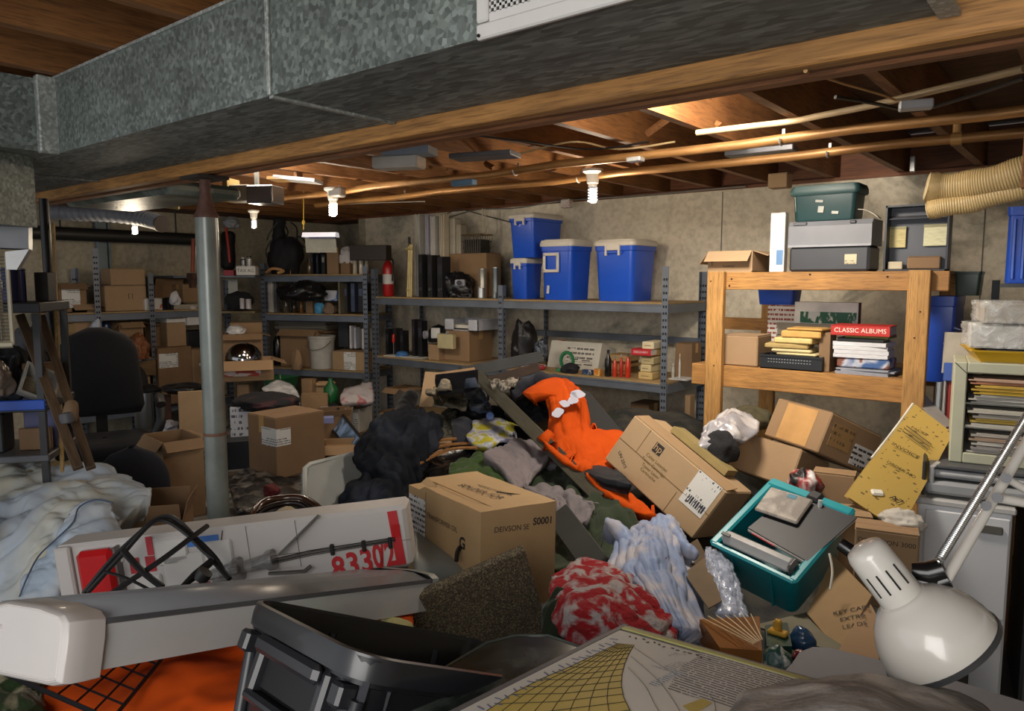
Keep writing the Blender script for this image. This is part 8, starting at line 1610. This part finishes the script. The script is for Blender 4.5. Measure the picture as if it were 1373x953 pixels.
# ------------------------------------------------------------------ yellow hoses hung at the top right
HZ = mat('#c4aa78', .35, var=.12, scale=8); 
for i, (pts, r_, lb_) in enumerate(((((1243, 250, 3.0), (1262, 252, 2.98), (1300, 248, 2.92), (1340, 240, 2.85), (1385, 226, 2.78), (1440, 205, 2.7)), .054, 'upper fat cream corrugated hose hanging under the joists at right'), (((1245, 282, 3.0), (1262, 278, 2.97), (1300, 272, 2.92), (1340, 261, 2.86), (1385, 250, 2.8), (1440, 240, 2.74)), .036, 'lower cream corrugated hose under the fat one at right'))):
    t = thing('corrugated_hose', lb_, 'hose', (0, 0, 0)); C_ = crline([P(*q) for q in pts], 221); mb = MB(); mb.tube(C_, [r_*(1+.035*math.sin(k*1.57)) * (1.08-.05*math.cos(k*.1)) for k in range(221)], 20); mb.build('hose_wall', HZ, t, smooth=9)
    mb = MB(); mb.tube([C_[0]-(C_[1]-C_[0]).normalized()*.004, C_[3]], [r_*.85, r_*1.02], 20); mb.build('hose_end', mat('#c4b28c', .5), t, smooth=.7)
    mb = MB(); mb.tube([P(1420, 215, 2.72)+Vector((0, 0, .06*(i == 0))), P(1420, 215, 2.72)+Vector((0, 0, .28))], .003, 4); mb.build('hanging_wire', BLK, t)
mb = MB(); mb.box((0, 0, 0), (.04, .04, .34), b=.003); p = P(1378, 250, 2.6); tag(mb.build('timber_hanger', WD, loc=(p.x, p.y, JZ-.17)), 'short timber hanger fixed to the joist beside the cream hoses', 'timber')
t = carton('small tan cut-out carton wedged between the joists above the green tote', place(1029, 1063, 233, Y=4.6, z=onY(1046, 251, 4.6).z, dp=.1), 2, 'closed', tape=False)
# ------------------------------------------------------------------ bits fixed under the joists
def under(label, nm, cat, px, py, d, sz, m, rot=0, extra=None):
    p = P(px, py, d); t = thing(nm, label, cat, (p.x, p.y, p.z-sz[2]/2), rot); mb = MB(); mb.box((0, 0, sz[2]/2), sz, b=min(sz)*.15); mb.build('body', m, t); return t
t = under('white papers tucked under the joists right behind the beam', 'tucked_papers', 'papers', 535, 218, 3.0, (.20, .10, .05), mat('#b9b6ae', .7), .4); mb = MB(); mb.box((.06, -.03, .06), (.20, .10, .03)); mb.build('blue_folder', mat('#8291a0', .5), t)
under('dark flat tray tucked between the joists behind the beam', 'flat_tray', 'tray', 650, 209, 3.1, (.28, .12, .02), mat('#5d5d5f', .4), .3); under('blue cloth scrap on the pipe nearest the wall', 'blue_scrap', 'cloth', 622, 245, 3.9, (.14, .05, .03), mat('#5a7890', .8), .1)
under('small silver junction cover on the pipe run', 'junction_cover', 'cover', 852, 214, 3.35, (.07, .05, .02), mat('#9a9a98', .4, .4)); under('white plastic sheet scrap above the conduit', 'plastic_scrap', 'plastic', 1228, 141, 2.45, (.10, .05, .03), mat('#a5a5a8', .4), .3)
under('grey metal deflector plate between the joists near the wall', 'deflector_plate', 'plate', 1020, 203, 3.7, (.34, .10, .03), mat('#4b4b4e', .4, .4), .05); under('little white junction box with pink print high on the back wall', 'junction_box', 'junction box', 760, 273, 5.95, (.09, .06, .07), printed('#bdb8b0', '#a86a6a', axes=(0, 2), rows=60, freq=80), 0); under('steel joist hanger beside the end of the joists at right', 'joist_hanger', 'bracket', 1224, 220, 4.2, (.03, .03, .09), mat('#a5a5a3', .3, .8))
wire([onY(*q, YB-.012) for q in ((600, 292), (640, 281), (690, 279), (740, 271), (770, 268), (860, 262), (962, 253), (1000, 250))], .006, mat('#77756f', .5), 'grey cable clipped along the top of the back wall')
wire([onY(*q, YB-.012) for q in ((600, 286), (618, 281), (650, 289), (685, 298))], .005, mat('#4f4c46', .5), 'dark cable drooping on the wall above the boards')
# ducts and hoses on the far left ceiling
t = thing('flexible_duct', 'grey ribbed flexible duct hanging under the ceiling at left', 'duct', (0, 0, 0)); C_ = crline([P(70, 284, 4.7), P(100, 286, 4.6), (P(140, 287, 4.55)), P(180, 291, 4.5), P(205, 296, 4.45), P(216, 300, 4.4)], 90); mb = MB(); mb.tube(C_, [.045*(1+.10*math.sin(k*1.57)) for k in range(90)], 16); mb.build('duct_hose', mat('#6b6d73', .5, var=.2), t, smooth=9); mb = MB(); mb.tube([C_[-1]+Vector((0, 0, 0)), C_[-1]+(C_[-1]-C_[-3]).normalized()*.012], .05, 16); mb.build('end_ring', mat('#3a3029', .6), t, smooth=.7)
mb = MB(); 
for k in (18, 60): mb.tube([C_[k]+Vector((0, 0, .04)), Vector((C_[k].x, C_[k].y, JZ))], .003, 4)
mb.build('hanging_wire', BLK, t)
t = thing('insulation_batts', 'grey-green foil insulation between the joists left of the column', 'insulation', P(200, 262, 3.6)); mb = MB(); mb.box((0, 0, 0), (1.0, .36, .06), b=.02, rot=(0, 0, .05)); mb.build('foil_batt', mix2('#5a6560', '#8d9a94', 5, .45, .6, rough=.4, metal=.2), t); t.location.z = 2.0
wire([P(*q) for q in ((90, 268, 4.0), (140, 270, 4.0), (200, 274, 4.0), (240, 278, 4.0))], .012, mat('#a3915c', .6), 'tan pole hung under the insulation at left', 'ceiling_pole', cat='pole')
t = thing('vent_elbow', 'shiny sheet metal vent boot hanging behind the top of the column', 'vent', P(345, 262, 4.2), .5); mb = MB(); mb.box((.05, 0, 0), (.16, .14, .10), b=.006); mb.build('vent_box', mat('#8f9193', .25, .8, var=.2), t); mb = MB(); mb.box((-.08, .0, .01), (.12, .12, .09), b=.004); mb.build('tan_sleeve', mat('#8f7f66', .5), t); mb = MB(); mb.box((-.16, 0, .03), (.03, .13, .13)); mb.build('wood_cleat', mat('#a58a55', .6), t); mb = MB(); mb.box((.0, 0, .12), (.02, .02, .16)); mb.build('hanger_strap', CLP, t)
t = thing('black_beam_pipe', 'dark drain pipe running along the left wall below the ceiling', 'pipe', P(140, 305, 6.2)); a, b_ = onX(20, 306, XE+.25), onX(280, 303, XE+.25); a.z = b_.z = 1.98; mb = MB(); mb.tube([a, b_], .055, 14); mb.build('drain_run', mat('#232220', .5), t, loc=-t.location, smooth=.8); 
for f in (.2, .8): c = a*(1-f)+b_*f; mb = MB(); mb.tube([c, Vector((c.x, c.y, JZ))], .008, 5); mb.build('hanger_rod', BLK, t, loc=-t.location)
t = thing('white_hood_duct', 'white and gold sheet hanging between the joists left of the bulb box', 'sheet', P(400, 241, 4.6), .6); mb = MB(); mb.box((0, 0, 0), (.26, .16, .02), rot=(0, .1, 0)); mb.build('sheet_panel', mat('#a7a9ab', .5), t); mb = MB(); mb.box((-.12, 0, .005), (.10, .16, .018)); mb.build('gold_edge', mat('#8f6a2c', .6), t); mb = MB(); mb.box((0, 0, .08), (.02, .1, .14)); mb.build('hanger_cleat', WD, t)
t = under('grey socket box between the joists above the lit bulb', 'socket_box', 'junction box', 452, 258, 4.88, (.10, .07, .06), mat('#8d8a86', .4, .3), .3)

# ------------------------------------------------------------------ left edge: heater, bench, planks, chairs
ht = thing('wire_heater', 'tall electric heater with a wire grille and grey hood at the left edge', 'heater', P(0, 400, 2.6).to_tuple()[:2]+(P(0, 460, 2.6).z,), YAW+.5); hh_ = P(0, 292, 2.6).z-P(0, 460, 2.6).z; gz_ = P(0, 340, 2.6).z-P(0, 460, 2.6).z
mb = MB(); mb.box((-.10, .05, gz_*.72), (.20, .06, gz_*.9+.16), b=.01); mb.build('heater_body', mat('#8f8a78', .5), ht)
mb = MB(); mb.prism([(-.24, hh_-.10), (.10, hh_-.11), (.105, hh_-.01), (-.24, hh_)], -.08, .08, M=Matrix(((1, 0, 0, 0), (0, 0, 1, 0), (0, 1, 0, 0), (0, 0, 0, 1)))); mb.build('grey_hood', mat('#5a5d62', .4, .3), ht); mb = MB(); mb.prism([(.03, gz_*.82), (.06, gz_*.82), (.10, hh_-.11), (.03, hh_-.12)], -.06, .06, M=Matrix(((1, 0, 0, 0), (0, 0, 1, 0), (0, 1, 0, 0), (0, 0, 0, 1)))); mb.build('hood_bracket', mat('#9fa1a4', .35, .3), ht)
mb = MB(); 
for i in range(26): mb.tube([(-.22, -.02, gz_*i/26), (.03, -.02, gz_*i/26)], .0018, 4)
for x in (-.2, -.1, 0): mb.tube([(x, -.024, 0), (x, -.024, gz_)], .002, 4)
mb.build('wire_grille', mat('#77746a', .4, .5), ht); mb = MB(); mb.tube([(.03, -.022, -.005), (.03, -.022, gz_)], .007, 6); mb.tube([(-.22, -.022, -.005), (.03, -.022, -.005)], .012, 6); mb.build('grille_frame', mat('#a39c86', .4), ht)
mb = MB(); mb.box((-.1, .04, -P(0, 460, 2.6).z/2-.0), (.05, .05, P(0, 460, 2.6).z)); mb.build('heater_stand', mat('#6a6759', .5), ht)
bn = thing('steel_bench', 'dark steel bench at the left edge with a blue tin on its upper shelf', 'bench', (P(20, 500, 3.0).x, P(20, 500, 3.0).y, 0), YAW+.25); DB = mat('#3c3e42', .5, .4, var=.15)
zb1, zb2, zb3 = P(40, 405, 3.0).z, P(40, 540, 3.0).z, P(40, 608, 3.0).z
for z, th_ in ((zb1, .04), (zb2, .03), (zb3, .03)): mb = MB(); mb.box((-.06, .1, z-th_/2), (.38, .36, th_), b=.004); mb.build('bench_shelf', DB if z != zb3 else mat('#5f6064', .4, .4), bn)
for x, y in ((-.24, -.06), (.11, -.06), (-.24, .26), (.11, .26)): mb = MB(); mb.box((x, y, zb1/2-.02), (.025, .025, zb1-.045)); mb.build('bench_leg', mat('#3c3d40', .4, .5), bn)
MBn = Mrot(bn.location, (0, 0, YAW+.25))
p = MBn @ Vector((0, .02, zb1+.001)); can('shiny dark blue tin with white print on the bench by the pipe post', (p, .115, .115, .135, 0), '#151a42', '#22284a', metal=.5, cat='tin', name='blue_tin', rough=.15)
t = bpy.data.objects['blue_tin']; 
for a in (-.9, .5): mb = MB(); mb.box((.053*math.sin(a), -.053*math.cos(a), .07), (.03, .003, .035), rot=(0, 0, a)); mb.build('white_print', mat('#a9a9b5', .5), t)
plate('dark grey case beside the blue tin on the bench', (MBn @ Vector((.085, .14, zb1+.001)), .05, .10, .12, YAW+.25), mat('#1c1b18', .6), 'case', 'dark_case')
t = thing('plastic_tub', 'square white plastic tub lying on its side on the bench', 'tub', MBn @ Vector((.05, .02, zb2+.055)), (1.1, .5, YAW+.9)); mb = MB(); mb.grid([[(sx*a, sy*a, z) for sx, sy in ((-1, -1), (1, -1), (1, 1), (-1, 1))] for a, z in ((.05, 0), (.065, .06), (.07, .062), (.07, .067), (.06, .067), (.045, .008))], wrap=True); mb.quad((-.05, -.05, .0), (.05, -.05, 0), (.05, .05, 0), (-.05, .05, 0)); mb.build('tub_body', mat('#b5b2ab', .5, dirt=.2), t, smooth=.4); mb = MB(); mb.box((0, 0, .008), (.07, .05, .006)); mb.build('dark_inside', mat('#77705c', .7), t)
stack('crumpled white envelope on the bench beside the plastic tub', (MBn @ Vector((.10, .1, zb2+.001)), .07, .08, .10, YAW+1.0), '#a5a5a5', n=2); bagpx('glossy clear bubble wrap bundle on the bench at the left edge', -30, 16, 488, 2.95, mat('#8f7f72', .15, alpha=.8, var=.3, scale=20), pyb=530, cat='bubble wrap', name='bubble_wrap', amp=.02, freq=24, seed=80); bagpx('black cables and tools heaped at the back of the bench', -20, 40, 470, 3.15, mix2('#17171a', '#4b4f5c', 12, .55, .6), pyb=538, cat='cables', name='cable_heap', amp=.03, freq=16, seed=81); carton('tan wedge-shaped carton on the bench behind the plastic tub', (MBn @ Vector((.03, .17, zb2+.001)), .12, .08, .14, YAW+.6), 1, 'closed', tape=False)
bagpx('grey cushion cover hanging behind the leaning planks', 14, 66, 440, 3.35, mat('#4a4a4e', .8), pyb=500, cat='cloth', name='grey_cover', amp=.02, seed=82); plate('bright blue plastic edge strip on the bench front', (MBn @ Vector((-.05, -.085, zb2-.02)), .36, .012, .04, YAW+.25), mat('#1f4fb5', .35), 'strip', 'blue_strip'); carton('grey metal case standing on the lower bench shelf', (MBn @ Vector((-.12, .05, zb3+.001)), .13, .12, .16, YAW+.25), 3, 'closed', tape=False, name='metal_case')
for c in bpy.data.objects['metal_case'].children: c.data.materials[0] = mat('#34383a', .5, .3, var=.2)
plate('lilac folder standing on the lower bench shelf', (MBn @ Vector((.055, .08, zb3+.001)), .12, .02, .21, YAW+.25), mat('#595c86', .5), 'folder', 'lilac_folder'); plate('brown cardboard wedge in front of the lilac folder', (MBn @ Vector((.05, .03, zb3+.001)), .12, .02, .09, YAW+.25), cb(3), 'cardboard', 'brown_wedge')
for i, (a, b_, w_) in enumerate((((27, 423, 3.15), (105, 628, 2.75), .036), ((55, 424, 3.2), (122, 628, 2.8), .034))): plank('leaning_plank', ('weathered brown plank leaning across the bench, the one nearer the heater', 'weathered brown plank leaning against the black pipe post')[i], P(*a), P(*b_), w_, .022, wood('#5b4630', 'X'))
t = thing('leather_strap', 'worn tan leather glove hanging on the leaning plank', 'glove', (0, 0, 0)); mb = MB(); limb(mb, [(96, 540, 2.85, 7, .03), (95, 552, 2.83, 9, .035), (92, 565, 2.82, 10, .035)], seed=83, amp=.004); mb.build('glove_body', mat('#7a6248', .7, var=.2), t, smooth=9); mb = MB(); limb(mb, [(88, 553, 2.8, 8, .03), (90, 562, 2.8, 9, .03), (91, 568, 2.8, 7, .03)], seed=84, amp=.002); mb.build('grey_cuff', mat('#55555a', .6), t, smooth=9)
# office chair
oc = thing('office_chair', 'tall black office chair facing away beside the leaning planks', 'chair', (P(140, 600, 4.3).x, P(140, 600, 4.3).y, 0), YAW+.55); FB = mat('#131418', .9, var=.12, bump=.2, bscale=150, name='black_upholstery')
sz_ = P(150, 582, 4.3).z; tz_ = P(150, 440, 4.3).z
rows = []
for k in range(13):
    v = k/12; z_ = sz_+.10+(tz_-sz_-.10)*v; wv = .235*(1-.17*v)*(1 if v < .72 else math.sqrt(max(.02, 1-((v-.72)/.29)**2))); wv = max(.02, wv*(.9 if k == 0 else 1)); row = []
    for j in range(24):
        a = 2*PI*j/24; ca, sa = math.cos(a), math.sin(a); row.append((wv*math.copysign(abs(ca)**.6, ca), .12+.06*v-.05*math.sin(v*2.4)+.05*math.copysign(abs(sa)**.7, sa), z_))
    rows.append(row)
mb = MB(); mb.grid(rows, wrap=True); mb.f.append(tuple(12*24+j for j in range(24))); mb.mi.append(0); mb.f.append(tuple(range(24))[::-1]); mb.mi.append(0); mb.build('backrest', FB, oc, smooth=9)
rows = [[((.25*s)*math.copysign(abs(math.cos(a))**.6, math.cos(a)), -.13+(.24*s)*math.copysign(abs(math.sin(a))**.6, math.sin(a)), z_) for a in [2*PI*j/28 for j in range(28)]] for z_, s in ((sz_-.09, .8), (sz_-.07, .97), (sz_-.02, 1.0), (sz_, .93), (sz_+.006, .5), (sz_+.006, .05))]; mb = MB(); mb.grid(rows, wrap=True); mb.build('seat', FB, oc, smooth=9)
mb = MB(); mb.cyl((0, -.1, .10), (0, -.1, sz_-.08), .028, n=14); mb.build('gas_column', BLK, oc)
for k in range(5): a = 2*PI*k/5+.3; mb = MB(); mb.tube([(0, -.1, .11), (.28*math.cos(a), -.1+.28*math.sin(a), .075)], [.026, .018], 8); g = mb.build('base_arm', BLK, oc, smooth=.8); mb = MB(); mb.cyl((.28*math.cos(a)-.015, -.1+.28*math.sin(a), .03), (.28*math.cos(a)+.015, -.1+.28*math.sin(a), .03), .03, n=12); mb.build('caster', mat('#222224', .4), g)
for sx in (-1, 1): mb = MB(); mb.tube(crline([(sx*.25, -.05, sz_-.04), (sx*.30, -.05, sz_+.06), (sx*.30, .0, sz_+.19), (sx*.28, -.2, sz_+.21), (sx*.28, -.28, sz_+.19)], 18), .022, 8, flat=1.3); mb.build('armrest', mat('#1c1b1b', .5), oc, smooth=.9)
mb = MB(); mb.box((0, .14, sz_+.05), (.06, .03, .26)); mb.build('back_bracket', BLK, oc)
# low charcoal chair back
lc = thing('desk_chair', 'charcoal fabric desk chair with a rounded back in front of the black office chair', 'chair', (P(180, 690, 3.5).x, P(180, 690, 3.5).y, 0), YAW+.3); zt_, zb_ = P(180, 598, 3.5).z, P(180, 700, 3.5).z; wv_ = 46*3.5/FPX; Z_ = (zt_-zb_)
rows = []
for k in range(13):
    v = k/12; wv = wv_*(1 if v < .5 else (max(.0, 1-((v-.5)/.5)**2.4))**.5); wv = max(wv, .012); row = []
    for j in range(24): a = 2*PI*j/24; ca, sa = math.cos(a), math.sin(a); row.append((wv*math.copysign(abs(ca)**.7, ca), .035*math.copysign(abs(sa)**.7, sa)+.02*v, zb_-.05+(Z_+.05)*v))
    rows.append(row)
mb = MB(); mb.grid(rows, wrap=True); mb.f.append(tuple(range(24))[::-1]); mb.mi.append(0); mb.build('backrest', mat('#25262e', .95, var=.1, bump=.25, bscale=160), lc, smooth=9)
mb = MB(); mb.box((0, .22, .44), (.40, .40, .07), b=.03); mb.build('seat', mat('#25262e', .95, var=.1), lc); mb = MB(); mb.box((0, .05, .58), (.05, .02, .30)); mb.build('back_bracket', BLK, lc); mb = MB(); mb.cyl((0, .2, .08), (0, .2, .41), .025, n=12); mb.build('gas_column', BLK, lc)
for k in range(5): a = 2*PI*k/5; mb = MB(); mb.tube([(0, .2, .09), (.25*math.cos(a), .2+.25*math.sin(a), .05)], [.024, .016], 8); mb.build('base_arm', BLK, lc, smooth=.8)
# ------------------------------------------------------------------ light
w = bpy.data.worlds.new('world'); S.world = w; w.use_nodes = True
bg = w.node_tree.nodes['Background']; bg.inputs['Color'].default_value = (.93, .96, 1, 1); bg.inputs['Strength'].default_value = .8
def area(loc, tgt, size, watts, color):
    l = bpy.data.lights.new('fill_light', 'AREA'); l.energy = watts; l.color = color; l.size = size
    o = bpy.data.objects.new('fill_light', l); COL.objects.link(o); o.location = loc
    o.rotation_euler = (Vector(tgt)-Vector(loc)).to_track_quat('-Z', 'Y').to_euler(); return o
area((-.1, -1.2, 1.75), (-1.7, 2.4, 1.0), 1.4, 34, (1, .97, .93))  # added fill behind the camera, lifts the foreground and duct underside
area((-1.3, 2.6, 2.42), (-1.3, 4.2, .8), .5, 70, (1, .91, .78))  # added fill up among the joists, brightens the back wall
area((-3.9, 2.5, 2.42), (-4.4, 4.0, .6), .5, 15, (1, .93, .82))  # added weaker fill among the joists for the left end
S.view_settings.view_transform = 'Standard'
S.view_settings.look = 'None'
S.view_settings.exposure = .2
